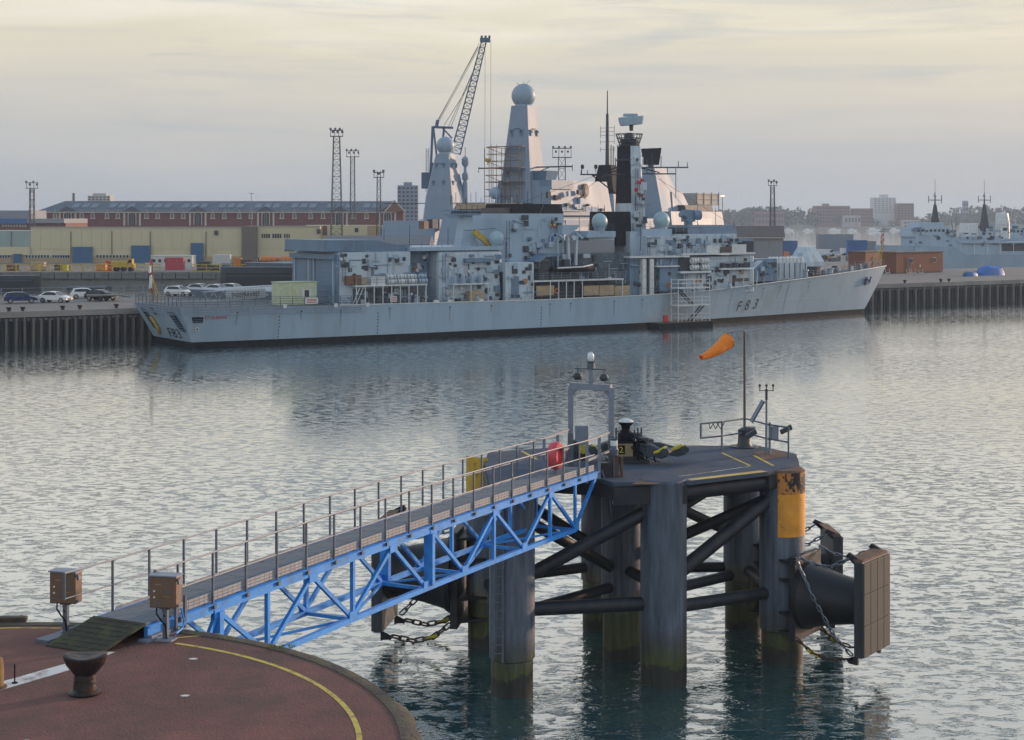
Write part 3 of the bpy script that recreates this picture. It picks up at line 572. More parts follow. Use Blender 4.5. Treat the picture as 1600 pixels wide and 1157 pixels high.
# fenders
def fender(px, py, ang, zc, label):
    t = thing('cone_fender', label, 'fender', (px, py, zc), ang, 'rubber cone fenders of the dolphin'); t.scale = (1.07, 1, .83)
    MB().box(.72, .95, -1.05, 1.05, -1.75, 1.75).build('back_plate', 'brace_dark', t, bevel=.02)
    for z in (-1.5, -.7, .7, 1.5): MB().hexa([(-.1, -.6, z-.05), (.72, -1.0, z-.05), (.72, 1.0, z-.05), (-.1, .6, z-.05)], [(-.1, -.6, z+.05), (.72, -1.0, z+.05), (.72, 1.0, z+.05), (-.1, .6, z+.05)]).build('bracket', 'brace_dark', t)
    b = MB(); rs = []
    for xx, q in ((.95, 1.35), (1.1, 1.35), (1.25, 1.22), (1.9, 1.02), (2.6, .88), (2.85, .88), (3.0, .95)): rs.append([Vector((xx, q*math.cos(a), q*math.sin(a)*1.05)) for a in [2*math.pi*i/36 for i in range(36)]])
    b.loft(rs).build('rubber_cone', 'rubber', t, smooth=40)
    MB().box(3.02, 3.3, -1.12, 1.12, -1.95, 1.95).build('front_frame', 'steel_dark', t, bevel=.02)
    MB().hexa([(3.02, -1.1, 1.94), (3.3, -1.1, 1.94), (3.3, 1.1, 1.94), (3.02, 1.1, 1.94)], [(2.9, -.95, 2.12), (3.28, -1.0, 2.05), (3.28, 1.0, 2.05), (2.9, .95, 2.12)]).build('top_chamfer', 'rust_edge', t)
    for i in range(4):
        for j in range(3): MB().box(3.3, 3.37, -1.1+i*.553, -1.1+i*.553+.535, -1.92+j*1.285, -1.92+j*1.285+1.265).build('face_pad', 'panel_pad', t, bevel=.015)
    for y in (-.95, .95):
        for z in (2.0, -1.98):
            MB().ext([(3.1, y-.06, z-.3), (2.7, y-.06, z+.12*(1 if z > 0 else -1)), (2.8, y-.06, z+.28*(1 if z > 0 else -1)), (3.1, y-.06, z+.1)], (0, .12, 0)).build('chain_lug', 'brace_dark', t)
        MB().chain([(.95, y, 1.85), (1.5, y, 1.62), (2.1, y, 1.55), (2.8, y, 2.02)], .24, .15, .032).build('chain', 'chain_steel', t, smooth=60)
        MB().chain([(.95, y, -1.6), (1.5, y, -2.1), (2.1, y, -2.25), (2.75, y, -2.1)], .24, .15, .034).build('chain', 'chain_rust', t, smooth=60)
        MB().bar((1.35, y, -2.0), (1.75, y, -2.2), .1).build('shackle', 'hook_yellow', t)
    MB().chain([(.97, -1.0, 1.7), (1.6, -1.12, .3), (2.4, -1.1, -1.3), (2.9, -1.0, -1.9)], .23, .14, .03).build('chain', 'chain_steel', t, smooth=60)
    return t
fender(9.62, 57.0, math.radians(-36), 2.5, 'black cone fender with tan facing panel and chains on the orange banded pile')
fender(8.95, 61.8, math.radians(2), 2.05, 'black cone fender behind the orange banded pile, mostly hidden')
fender(-.95, 59.2, math.radians(172), 2.6, 'black cone fender beneath the blue bridge on the left of the dolphin').scale = (1.2, 1.25, 1.0)
# ---------------- things standing on the dolphin
ga = thing('lamp_gantry', 'grey steel portal with navigation lamp over the bridge landing', 'gantry', (0, 0, 0))
n_, f_ = Vector((3.43, 55.3)), Vector((2.05, 56.0)); mid = (n_+f_)/2; zT = P(918, 605, 55.6).z
for c in (n_, f_):
    MB().bar((c.x, c.y, DT), (c.x, c.y, DT+1.35), .2, .2).build('leg_sleeve', 'galv_dark', ga); MB().bar((c.x, c.y, DT+1.35), (c.x, c.y, zT), .18, .18).build('leg', 'galv', ga)
MB().bar((*f_, zT-.0), (*n_, zT), .19, .22).build('crossbeam', 'galv', ga)
for c, o in ((n_, f_), (f_, n_)):
    d = (o-c).normalized()*.28; MB().bar((c.x, c.y, zT-.34), (c.x+d.x, c.y+d.y, zT-.06), .08, .1).build('knee_brace', 'galv', ga)
MB().bar((*mid, zT), (*mid, zT+.62), .14, .14).build('lamp_post', 'galv', ga)
lb = MB().lathe([(.14, .62), (.14, .80), (.1, .84), (.17, .88), (.17, .9)], (*mid, zT), 16).build('lamp_base', 'galv_dark', ga)
MB().lathe([(.09, .9), (.12, 1.0), (.11, 1.12), (.06, 1.2), (.001, 1.22)], (*mid, zT), 16).build('beacon_lens', 'lamp_clear', lb, smooth=50)
for i in range(6): a = i*math.pi/3; MB().cyl((mid.x+.14*math.cos(a), mid.y+.14*math.sin(a), zT+.9), (mid.x+.05*math.cos(a), mid.y+.05*math.sin(a), zT+1.24), .008, n=4).build('lens_guard', 'galv', lb)
dd = (n_-f_).normalized()
arm = MB().cyl((mid.x-dd.x*.62, mid.y-dd.y*.62, zT+.62), (mid.x+dd.x*.62, mid.y+dd.y*.62, zT+.62), .025, n=6).build('lamp_arm', 'galv_dark', ga)
for k in (-.5, .5):
    c = (mid.x+dd.x*k*1.0, mid.y+dd.y*k*1.0, zT+.34)
    MB().lathe([(.001, .14), (.1, .12), (.16, .02), (.16, -.04), (.1, -.11), (.001, -.12)], c, 14).cyl((c[0], c[1], c[2]+.13), (c[0], c[1], zT+.62), .012, n=5).build('floodlight', 'ship_dark', ga, smooth=40)
# gate rail panels at the bridge head
gr = thing('landing_rail', 'grey handrail panels between the bridge end and the lamp portal', 'railing', (0, 0, 0))
for (a, b) in ((P(850, 0, 54.2), f_), (P(917, 0, 53.6), n_)):
    a = Vector((a.x, a.y)); b = Vector(b)
    for zz in (1.5, .85): MB().bar((a.x, a.y, DT+zz-.1), (b.x, b.y, DT+zz), .07, .07).build('rail', 'rail_warm', gr)
    for t in (0, .5): q = a.lerp(b, t); MB().bar((q.x, q.y, DT), (q.x, q.y, DT+1.42), .1, .1).build('post', 'galv', gr)
# lifebuoy housing
c = P(868, 710, 53.2); t = thing('lifebuoy_housing', 'pinkish red round lifebuoy housing on a post beside the bridge rail', 'lifebuoy', (c.x, c.y, DT))
rs = []
for xx, q in () and ((-.15, .30), (-.12, .36), (-.03, .38), (.03, .36), (.06, .38), (.13, .37), (.16, .30)): rs.append([Vector((q*.55*math.cos(a)+xx*.9, xx*-.4+.0, 0))+Vector((0, .0, q*math.sin(a)*1.15+.98)) + Vector((0, q*.75*math.cos(a), 0)) for a in [2*math.pi*i/24 for i in range(24)]])
ax = Vector((.88, -.47, 0)); uu = Vector((.47, .88, 0))
def disc(q, k): return [Vector((0, 0, .98))+ax*k+uu*(q*math.cos(a))+Vector((0, 0, q*1.12*math.sin(a))) for a in [2*math.pi*i/28 for i in range(28)]]
MB().loft([disc(q, k) for q, k in ((.30, -.17), (.38, -.14), (.41, -.05), (.41, .1), (.37, .16), (.28, .16), (.25, .06))]).build('shell', 'pink_red', t, smooth=50); MB().ring(Vector((0, 0, .98))+ax*.12, .32, .06, ax).build('lifebuoy_ring', 'red_paint', t, smooth=60); MB().box(-.04, .04, .04, .12, 0, .7).build('post', 'galv', t); piece('bracket', 'galv_dark', t, (-.2, .05, .95), (.04, .3, .5))
# quick release mooring hooks number 2
c = W(978, 722, DT); mh = thing('mooring_hook_unit', 'black quick release mooring hook unit with brass number 2 plate', 'mooring hook', c, math.radians(4)); mh.scale = (1.05, 1.05, .84)
MB().box(-.65, .75, -.55, .55, 0, .16).box(-.5, .5, -.45, .45, .16, .34).build('base', 'brace_dark', mh, bevel=.02)
MB().box(-.42, .3, -.4, .4, .34, .95).box(-.25, .2, -.3, .3, .95, 1.2).build('body', 'ship_black', mh, bevel=.03)
MB().box(-.45, .18, -.46, -.405, .32, .86).build('number_plate', 'plate_brass', mh); MB().box(-.36, -.1, -.475, -.462, .42, .8).build('number_panel', 'ship_black', mh)
text('number', '2', .36, 'hook_yellow', mh, lambda u, v: (u-.23, -.482, v+.49))
cp = MB().lathe([(.3, 1.2), (.22, 1.28), (.15, 1.4), (.16, 1.55), (.26, 1.68), (.27, 1.74)], (0, 0, 0), 20).build('capstan', 'ship_black', mh, smooth=40)
MB().lathe([(.27, 1.741), (.24, 1.80), (.12, 1.86), (.001, 1.87)], (0, 0, 0), 20).build('dome', 'white_steel', cp, smooth=40)
for x in (-.5, -.36, -.2, .28, .4, .52): MB().bar((x, -.1, .9), (x, -.1, 1.5 if abs(x) > .3 else 1.4), .05).build('upright', 'ship_dark', mh)
for i, (ang, ln, y0) in enumerate(((-.5, 1.15, -.25), (-.12, 1.75, 0), (3.3, .95, .1))):
    d = Vector((math.cos(ang), math.sin(ang), 0)); p = Vector((.3 if i < 2 else -.3, y0, .55)); u = Vector((-d.y, d.x, 0))
    hk = MB()
    prof = [(0, -.2), (.3, -.26), (ln*.6, -.22), (ln*.85, -.3), (ln, -.2), (ln*.98, .05), (ln*.8, .12), (ln*.5, .3), (.2, .34), (0, .25)]
    hk.ext([p+d*a+Vector((0, 0, b))-u*.14 for a, b in prof], u*.28).build('hook_arm', 'ship_dark', mh, bevel=.04)
    MB().ext([p+d*(ln*a)+Vector((0, 0, b))-u*.18 for a, b in ((.62, -.10), (.74, -.05), (.88, .06), (.98, .19), (.92, .25), (.78, .12), (.62, .02))], u*.36).build('hook_jaw', 'hook_yellow', mh, bevel=.03)
    MB().cyl(p+d*ln*.98-u*.2+Vector((0, 0, .02)), p+d*ln*.98+u*.2+Vector((0, 0, .02)), .16, n=16).build('roller', 'ship_dark', mh)
for i in range(9):
    a0 = random.uniform(.3, .7); MB().tube([(a0, -.42, random.uniform(.8, 1.15)), (a0+random.uniform(-.2, .3), -.56, random.uniform(.5, .8)), (a0+random.uniform(-.1, .5), -.52, random.uniform(.2, .4)), (a0+random.uniform(0, .7), -.5, .06)], .022).build('hose', 'ship_black', mh)
for x, y, zz, w in ((.55, -.2, .95, .3), (.75, .1, .8, .35), (-.55, -.1, .7, .3), (.35, .25, 1.1, .25), (.95, -.25, .55, .2)): MB().cbox((x, y, zz), (w, .4, w), .4).build('hook_housing', 'ship_dark', mh, bevel=.03)
for i in range(5): MB().tube([(.3, -.45+i*.08, .9), (.55, -.5+i*.07, 1.0-.05*i), (.7, -.5+i*.09, .7), (.62, -.5+i*.1, .3)], .025).build('hose', 'ship_black', mh)
c = W(942, 728, DT); sh = thing('hook_winch', 'small black and yellow winch drum behind the bridge head rails', 'winch', (c.x-1.0, c.y+1.4, DT))
MB().cyl((0, -.2, .5), (0, .3, .5), .22, n=16).build('drum', 'ship_dark', sh); MB().cyl((.35, -.25, .4), (.35, .3, .4), .15, n=14).build('yellow_roller', 'hook_yellow', sh); MB().box(-.25, .5, -.2, .25, 0, .3).build('base', 'brace_dark', sh)
MB().box(.05, .55, -.05, .15, .55, 1.25).build('switch_box', 'galv', sh, bevel=.02)
c = W(960, 745, DT); t = thing('gate_post', 'rust brown steel gate post with cable beside the number 2 hook', 'post', c)
MB().box(-.06, .14, -.1, .1, 0, .75).box(.2, .3, -.1, .1, 0, .7).build('post', 'rust_edge', t, bevel=.015); MB().box(-.5, -.1, -.25, .1, -.6, .5).build('bearing_block', 'brace_dark', t)
MB().tube([(-.5, -.2, .4), (-.35, -.3, .0), (-.2, -.32, -.5), (-.15, -.3, -1.0), (-.1, -.2, -1.3)], .018).build('cable', 'galv', t)
lc = P(958, 700, 55.0); tl = thing('signal_lamp', 'grey signal lamp with clear glass on the near leg of the portal', 'lamp', (lc.x+.02, lc.y-.2, DT))
MB().lathe([(.14, .75), (.16, .95), (.12, 1.0), (.12, 1.3), (.15, 1.33)], n=14).build('housing', 'galv_dark', tl, smooth=40); MB().lathe([(.1, 1.0), (.125, 1.1), (.125, 1.25), (.1, 1.3)], n=14).build('glass', 'lamp_clear', tl); MB().bar((0, .05, 0), (0, .05, .8), .06).build('bracket', 'galv_dark', tl)
# railing with windsock and weather station
rl = thing('corner_railing', 'grey tubular railing at the rear right corner of the dolphin', 'railing', (0, 0, 0))
rp0 = [P(1095, 0, 60.3), P(1128, 0, 60.9), P(1164, 0, 61.9), P(1197, 0, 60.2), P(1232, 0, 59.2)]
for zz in (1.12, .58):
    b = MB()
    for a, c in zip(rp0, rp0[1:]): b.cyl((a.x, a.y, DT+zz), (c.x, c.y, DT+zz), .032, n=8)
    b.build('rail', 'galv_dark', rl, smooth=50)
for i, a in enumerate(rp0): MB().cyl((a.x, a.y, DT+(.57 if i == 0 else 0)), (a.x, a.y, DT+1.13), .036, n=8).build('post', 'galv_dark', rl)
b = MB()
for k in range(3): a = rp0[1]; b.tube([(a.x-.5+k*.15, a.y, DT+1.1), (a.x-.45+k*.2, a.y-.03, DT+.85), (a.x-.3+k*.2, a.y, DT+1.1)], .015)
b.build('hanging_cord', 'ship_black', rl)
wp = rp0[2]; ws = thing('windsock', 'orange windsock on a slim pole at the rear of the dolphin', 'windsock', (wp.x, wp.y+.1, DT))
zt_ = P(1164, 517, 62).z-DT
MB().cyl((0, 0, 0), (0, 0, zt_), .055, .045, n=10).build('pole', 'pole_brown', ws, smooth=50)
MB().bar((0, 0, zt_), (-.48, -.05, zt_-.05), .05).cyl((0, 0, zt_-.05), (0, 0, zt_+.03), .05, n=8).build('swivel_arm', 'galv', ws)
p0, p1 = P(1137, 533, 61.8), P(1095.5, 559, 60.8); o0 = Vector((wp.x, wp.y+.1, DT)); p0 -= o0; p1 -= o0
rs = []; d, u, v = MB().basis(p0, p1)
for i in range(11):
    t = i/10; q = lerp(.30, .10, t)*(1+.05*math.sin(i*2.1)); c = p0.lerp(p1, t)+Vector((0, 0, -.08*math.sin(t*math.pi)))
    rs.append([c+u*(q*math.cos(a)*(1+.06*math.sin(3*a+i)))+v*(q*math.sin(a)) for a in [2*math.pi*k/20 for k in range(20)]])
MB().loft(rs, cap=False).build('sock', 'windsock', ws, smooth=60); MB().ring(p0, .30, .018, d).build('hoop', 'orange_paint', ws)
MB().tube([(-.48, -.05, zt_-.05), p0+v*.29], .016, 4).tube([(-.48, -.05, zt_-.05), p0-v*.29], .016, 4).build('bridle', 'cable', ws)
wx = rp0[3]; we = thing('weather_station', 'weather mast with cup anemometer, solar panel and floodlights by the corner railing', 'weather mast', (wx.x, wx.y-.1, DT))
zw = P(1196, 612, 60.2).z-DT
MB().cyl((0, 0, 0), (0, 0, zw), .04, n=10).cyl((.12, 0, 0), (.12, 0, 1.2), .05, n=10).build('mast', 'galv', we, smooth=50)
an = MB().bar((-.25, 0, zw+.05), (.25, 0, zw+.05), .025).cyl((0, 0, zw-.3), (0, 0, zw+.1), .05, n=8).build('anemometer', 'ship_dark', we)
for x in (-.25, 0, .25): MB().cyl((x, 0, zw+.02), (x, 0, zw+.26), .022, n=6).lathe([(.001, zw+.3), (.05, zw+.26), (.05, zw+.2)], (x, 0, 0), 8).build('cup', 'ship_dark', an)
MB().hexa([(-.55, -.3, 1.2), (-.1, -.3, 2.0), (-.1, .3, 2.0), (-.55, .3, 1.2)], [(-.60, -.3, 1.23), (-.15, -.3, 2.03), (-.15, .3, 2.03), (-.60, .3, 1.23)]).build('solar_panel', 'crane_blue', we)
MB().bar((0, 0, 1.95), (-.15, 0, 1.95), .04).build('panel_arm', 'galv', we)
for sx_, rz in ((-.45, .5), (.75, -.5)):
    f = MB().hexa([(sx_-.28, -.12, .55), (sx_+.1, -.12, .8), (sx_+.1, .12, .8), (sx_-.28, .12, .55)], [(sx_-.36, -.12, .72), (sx_+.02, -.12, .97), (sx_+.02, .12, .97), (sx_-.36, .12, .72)]) if sx_ < 0 else MB().hexa([(sx_-.2, -.12, .75), (sx_+.22, -.12, .95), (sx_+.22, .12, .95), (sx_-.2, .12, .75)], [(sx_-.25, -.12, .9), (sx_+.17, -.12, 1.12), (sx_+.17, .12, 1.12), (sx_-.25, .12, .9)])
    f.build('floodlight', 'ship_dark', we, bevel=.02)
MB().box(.18, .45, -.06, .08, .55, 1.05).build('junction_box', 'galv', we, bevel=.015)
c = W(1163, 699, DT); sb = thing('small_bollard', 'grey hooked bollard at the foot of the windsock pole', 'bollard', c)
MB().lathe([(.55, 0), (.55, .05), (.32, .06), (.26, .15), (.24, .45)], n=20).build('base', 'steel_dark', sb, smooth=40)
MB().loft([[Vector((x+w*math.cos(a)*1.0, w*.9*math.sin(a), z+.25*math.cos(a)*sk)) for a in [2*math.pi*i/16 for i in range(16)]] for x, z, w, sk in ((0, .42, .24, 0), (.02, .58, .27, .1), (.08, .70, .33, .1), (.15, .76, .30, .1), (.15, .79, .12, 0))]).build('head', 'steel_dark', sb, smooth=50)
# ================================================================ THE FRIGATE
fg = thing('frigate', 'long grey frigate marked F83 moored along the quay', 'warship', (FR.x, FR.y, 0), FR.a)
DKZ = [(-1, 5.05), (22, 4.68), (50, 4.5), (69, 4.66), (81, 5.0), (90, 5.55), (112, 6.85), (125.3, 7.75)]
DKY = [(-2, 7.9), (12, 8.0), (30, 8.0), (72, 8.0), (82, 7.35), (90, 6.6), (100, 5.3), (108, 4.05), (115, 2.75), (121, 1.35), (125.3, .06)]
WLY = [(0, 6.3), (12, 7.2), (30, 7.8), (66, 7.7), (80, 6.2), (92, 4.3), (102, 2.6), (110, 1.35), (116, .5), (119.6, .04)]
def s_end(z): t = max(0, min(1.0, z/7.75)); return 119.6+5.7*t**.9
def s_start(z): t = max(0, min(1.0, z/5.0)); return 1.0-2.4*t
def hull(s, z):                                   # half breadth of the side at (s, z)
    zd = interp(DKZ, s); t = max(0, min(1, z/zd)); sw = min(s, 119.6)
    e = (s-s_start(z))/(s_end(z)-s_start(z)); e = max(0, min(1, e))
    return lerp(interp(WLY, e*119.6), interp(DKY, -1.4+e*126.7), t**1.15)
ZB = .72
def hull_mesh(z0, z1, nz, name, m):
    b = MB(); ns = 90; rows = []
    for side in (-1, 1):
        rows = []
        for k in range(nz+1):
            row = []
            for i in range(ns+1):
                e = i/ns
                sd_ = -1.4+e*126.7; zt2 = interp(DKZ, sd_) if z1 is None else z1
                z = lerp(z0, zt2, k/nz); s = lerp(s_start(z), s_end(z), e); t = max(0, min(1, z/interp(DKZ, sd_)))
                row.append(Vector((s, side*lerp(interp(WLY, e*119.6), interp(DKY, sd_), t**1.15), z)))
            rows.append(row)
        rows = rows if side < 0 else [list(reversed(x)) for x in rows]
        b.loft(rows, cap=False, closed=False)
        if side < 0: st0 = [x[0] for x in rows]
    n = len(b.v)                                   # transom
    vs = []
    for p in st0: vs += [p, Vector((p.x, -p.y, p.z))]
    b.add(vs, [(2*k, 2*k+2, 2*k+3, 2*k+1) for k in range(len(st0)-1)])
    return b.build(name, m, fg, smooth=35)
hl = hull_mesh(ZB, None, 8, 'hull', 'ship_grey'); hull_mesh(-1.2, ZB, 3, 'boot_topping', 'boot_black')
b = MB(); e = [i/60 for i in range(61)]
L_ = [(-1.4+t*126.7) for t in e]
b.add([(s, -interp(DKY, s)+.06, interp(DKZ, s)-.06) for s in L_]+[(s, interp(DKY, s)-.06, interp(DKZ, s)-.06) for s in L_], [(i, i+1, 62+i, 61+i) for i in range(60)]); b.build('main_deck', 'ship_deck', fg)
b = MB()                                            # pale gunwale bar along the deck edge
for s, t in zip(L_[10:], L_[11:]): b.bar((s, -interp(DKY, s)-.03, interp(DKZ, s)+.02), (t, -interp(DKY, t)-.03, interp(DKZ, t)+.02), .10, .12)
b.build('gunwale', 'white_steel', fg)
def on_hull(s, z, off=.04): return (s, -hull(s, z)-off, z)
# plate seams: thin weld strips
for s, za, zb_ in ((10, .8, 4.9), (33.5, .8, 4.6), (46.5, .8, 4.5), (58, .8, 4.5), (72, .8, 4.6), (86, .8, 5.2), (99, .8, 6.0)):
    b = MB()
    for k in range(6): b.bar(on_hull(s, lerp(za, zb_, k/6), 0), on_hull(s, lerp(za, zb_, (k+1)/6), 0), .05, .02)
    b.build('weld_seam', 'ship_grey', hl)
for s0, s1, z in ((2, 40, 2.9), (40, 75, 2.7), (75, 110, 3.0)):
    b = MB(); n = 14
    for k in range(n): b.bar(on_hull(lerp(s0, s1, k/n), z, 0), on_hull(lerp(s0, s1, (k+1)/n), z, 0), .02, .04)
    b.build('weld_seam', 'ship_grey', hl)
for s, z, h in ((6, 4.2, 1.6), (14.5, 4.1, 1.1), (20, 4.0, 2.0), (27, 4.1, 1.4), (36, 4.0, 1.9), (42.5, 4.0, .9), (52, 3.9, 1.7), (55.5, 3.9, 1.1), (63, 4.0, 2.1), (68, 4.1, 1.2), (78, 4.3, 1.5), (93, 5.0, 1.8), (97, 5.2, 1.2), (104, 5.7, 1.6)):
    sc_ = MB().bar(on_hull(s-.14, z, .0), on_hull(s+.14, z, .0), .06, .12).build('scupper', 'ship_dark', hl)
    MB().add([on_hull(s-.09, z-.06, .03), on_hull(s+.09, z-.06, .03), on_hull(s+.04, z-h, .03), on_hull(s-.03, z-h, .03)], [(0, 1, 2, 3)]).build('rust_run', 'rust_stain', sc_)
# draught marks
for px in (437, 590, 845):
    s = FR.S(px, 510, -7.8)[0]
    for k in range(7): piece('draught_mark', 'ship_dark', hl, on_hull(s+.05*(k % 2), 1.0+k*.42, .02), (.14, .03, .16), 0)
# F83 on the bow, on the transom, and the name
c = FR.S(1171, 477, -6.0); c = (c[0], FR.S(1171, 486.5, -6.0)[1])
for i, ch in enumerate('F83'):
    text('letter', ch, 2.25, 'letter_black', hl, lambda u, v, i=i: on_hull(c[0]-1.95+i*1.9+u*.9, max(.9, c[1]+v+.12*i), .05), shear=.25)
cn = FR.S(336, 499, -7.3)
text('name_lettering', 'ST ALBANS', .58, 'letter_red', hl, lambda u, v: on_hull(max(.3, cn[0]+u), cn[1]+v, .05))
def transom(y, z, off=.05): return (s_start(z)-off, y, z)
yt = FR.E(259, 531, 0)
text('transom_lettering', 'F83', 1.7, 'letter_black', hl, lambda u, v: transom(-2.0-u*1.75, 1.0+v))
def tr_open(pts, name, rows):
    q = pts; fr_ = MB().ext([transom(y, z, .03) for y, z in q], (-.05, 0, 0)).build(name, 'ship_black', hl)
    ys = [p[0] for p in q]; zs = [p[1] for p in q]
    for k in range(rows):
        z = lerp(min(zs)+.3, max(zs)-.25, k/(rows-1)); t = (z-min(zs))/(max(zs)-min(zs)); cy = lerp(min(ys)+.9, max(ys)-.9, t)
        MB().bar(transom(cy-.75, z, .1), transom(cy+.75, z, .1), .05, .07).build('grille_bar', 'ship_blue', fr_)
    n = len(q)
    for k in range(n): MB().bar(transom(*q[k], .08), transom(*q[(k+1) % n], .08), .08, .08).build('frame', 'ship_blue', fr_)
tr_open([(6.3, 4.5), (4.8, 4.5), (3.2, 3.0), (2.8, 1.9), (3.4, 1.6), (4.6, 2.0)], 'mooring_port', 8)
tr_open([(-2.9, 4.4), (-5.5, 4.4), (-6.35, 2.2), (-5.9, 1.9), (-4.6, 2.1)], 'mooring_port', 8)
tr_open([(2.6, 4.6), (1.4, 4.6), (1.2, 3.7), (1.8, 3.7)], 'mooring_port', 3)
MB().tube([transom(y, z, .25) for y, z in ((3.4, 3.4), (2.9, 2.7), (2.6, 1.9), (3.1, 1.2))], .2, 7).build('yellow_rope_fender', 'yellow_paint', hl)
q = [FR.S(px, py, -7.4) for px, py in ((299, 496), (317, 496), (317, 505), (302, 505))]
sp_ = MB().ext([on_hull(s, z, .02) for s, z in q], (0, -.05, 0)).build('side_port', 'ship_black', hl)
for k in range(3): MB().bar(on_hull(q[0][0]+.2, 3.3+k*.2-.2, .07), on_hull(q[1][0]-.1, 3.3+k*.2-.2, .07), .04).build('grille_bar', 'ship_blue', sp_)
s, z = FR.S(309, 515, -7.3); MB().cyl(on_hull(s, z, 0), on_hull(s, z, .12), .22, n=14).build('fairlead', 'white_steel', hl); MB().cyl(on_hull(s, z, .1), on_hull(s, z, .13), .13, n=12).build('fairlead_hole', 'ship_black', hl)
# anchor in its recess
s, z = FR.S(1360, 436, -1.6); an = MB().bar(on_hull(s-.7, z+.2, .2), on_hull(s+.3, z-.4, .2), .3, .25).bar(on_hull(s-.9, z-.9, .25), on_hull(s+.2, z-.7, .3), .35, .3).bar(on_hull(s-.9, z-.9, .25), on_hull(s-1.0, z+.1, .3), .25, .25).bar(on_hull(s+.2, z-.7, .3), on_hull(s+.45, z+.3, .3), .25, .25).build('anchor', 'crane_blue', fg, bevel=.03)
# ---- flight-deck safety nets and stanchions
def rail_line(pts, h, wires, post, gap, m, name='guard_rail', wr=.025, pr=.045):
    root = MB(); n = len(pts)
    for zz in wires:
        for a, b_ in zip(pts, pts[1:]): root.cyl((a[0], a[1], a[2]+zz), (b_[0], b_[1], b_[2]+zz), wr, n=4, cap=False)
    o = root.build(name, m, fg)
    L = 0; k = 0
    for a, b_ in zip(pts, pts[1:]):
        a, b_ = Vector(a), Vector(b_); l = (b_-a).length; m2 = max(1, round(l/gap))
        for i in range(m2): p = a.lerp(b_, i/m2); MB().cyl(p, p+Vector((0, 0, h)), pr, n=5).build(post, m, o)
    return o
dkp = lambda s, o=.1: (s, -interp(DKY, s)-o, interp(DKZ, s))
rail_line([dkp(s, -.15) for s in (-1.2, 5, 10, 15, 20, 23)], 1.15, (.3, .6, .9, 1.15), 'stanchion', 1.5, 'galv_dark')
rail_line([(-1.25, y, 5.0) for y in (-7.8, -3.8, 0, 3.8, 7.8)], 1.15, (.3, .6, .9, 1.15), 'stanchion', 1.3, 'galv_dark')
rail_line([(s, interp(DKY, s)-.15, interp(DKZ, s)) for s in (-1.2, 6, 12, 19)], 1.15, (.3, .6, .9, 1.15), 'stanchion', 1.6, 'galv_dark')
def net(p0, p1, out):                               # one lowered net panel: frame and mesh
    b = MB(); p0, p1 = Vector(p0), Vector(p1); w = Vector(out)
    for k in range(4): b.cyl(p0+w*(k/3), p1+w*(k/3), .03, n=4, cap=False)
    n = 7
    for k in range(n+1): q = p0.lerp(p1, k/n); b.cyl(q, q+w, .03 if k in (0, n) else .018, n=4, cap=False)
    return b.build('safety_net', 'galv', fg)
for i in range(11): a, c_ = dkp(-1.2+i*2.2, .05), dkp(-1.2+(i+1)*2.2-.12, .05); net(a, c_, (0, -.35, -.85))
for i in range(6): net((-1.42, -7.6+i*2.55, 5.0), (-1.42, -7.6+(i+1)*2.55-.12, 5.0), (-.35, 0, -.85))
for s in (12, 19, 23.5): piece('notice_board', 'banner', fg, dkp(s, .5), (.5, .03, .5))
# ---- superstructure in blocks set out from the photograph
def blk(name, px0, px1, pyt, pyb, yn, yf, m, parent=None, bevel=0, slope=0.0):
    s0, s1 = FR.S(px0, pyt, yn)[0], FR.S(px1, pyt, yn)[0]; pm = (px0+px1)/2; z1 = FR.S(pm, pyt, yn)[1]; z0 = FR.S(pm, pyb, yn)[1]
    o = MB().taper(s0, s1, yn, yf, z0, s0+slope*.4, s1-slope*.4, yn+slope, yf-slope, z1).build(name, m, parent or fg, bevel=bevel); o['_d'] = (s0, s1, z0, z1); return o
def dims(o): return o['_d'][:]
hg = blk('hangar', 530, 641, 394, 478, -6.5, 6.5, 'ship_light')
s0, s1, z0, z1 = dims(hg)
q = [FR.S(px, py, -5.9) for px, py in ((507, 375.5), (588, 375.5), (618, 383), (640, 384), (640, 393.6), (507, 393.6))]
MB().ext([(s, -5.9, z) for s, z in q], (0, 11.8, 0)).build('hangar_roof_fairing', 'ship_blue', fg)
# hangar end wall with two roller doors
hf = MB().box(s0-.35, s0-.01, -6.55, 6.55, z0, z1-.3).build('hangar_end', 'ship_blue', fg); MB().box(s0-1.0, s0-.36, -6.2, 6.2, z1-.9, z1-.25).build('door_hood', 'ship_blue', hf)
for y0, y1 in ((-5.4, -.7), (.5, 5.2)):
    d = MB().box(s0-.42, s0-.36, y0, y1, 4.9, z1-1.1).build('hangar_door', 'ship_blue', hf)
    for k in range(9): MB().box(s0-.46, s0-.425, y0+.05, y1-.05, 5.0+k*.62, 5.0+k*.62+.57).build('door_slat', 'ship_blue', d)
for y in (-5.75, -.1, 5.55): piece('door_guide', 'ship_grey', hf, (s0-.45, y, 7.8), (.2, .35, 6.0))
pole('lamp_standard', 'white_steel', fg, (s0-1.3, -.2, 4.8), (s0-1.3, -.2, z1-1.0), .06)
blk('midship_house', 641, 692, 393, 478, -4.2, 4.2, 'ship_blue'); 
ah = blk('after_house', 685, 786, 392, 474, -6.5, 6.5, 'ship_light', bevel=.5)
blk('house_roof', 640, 787, 386, 391.8, -6.6, 6.6, 'ship_grey')
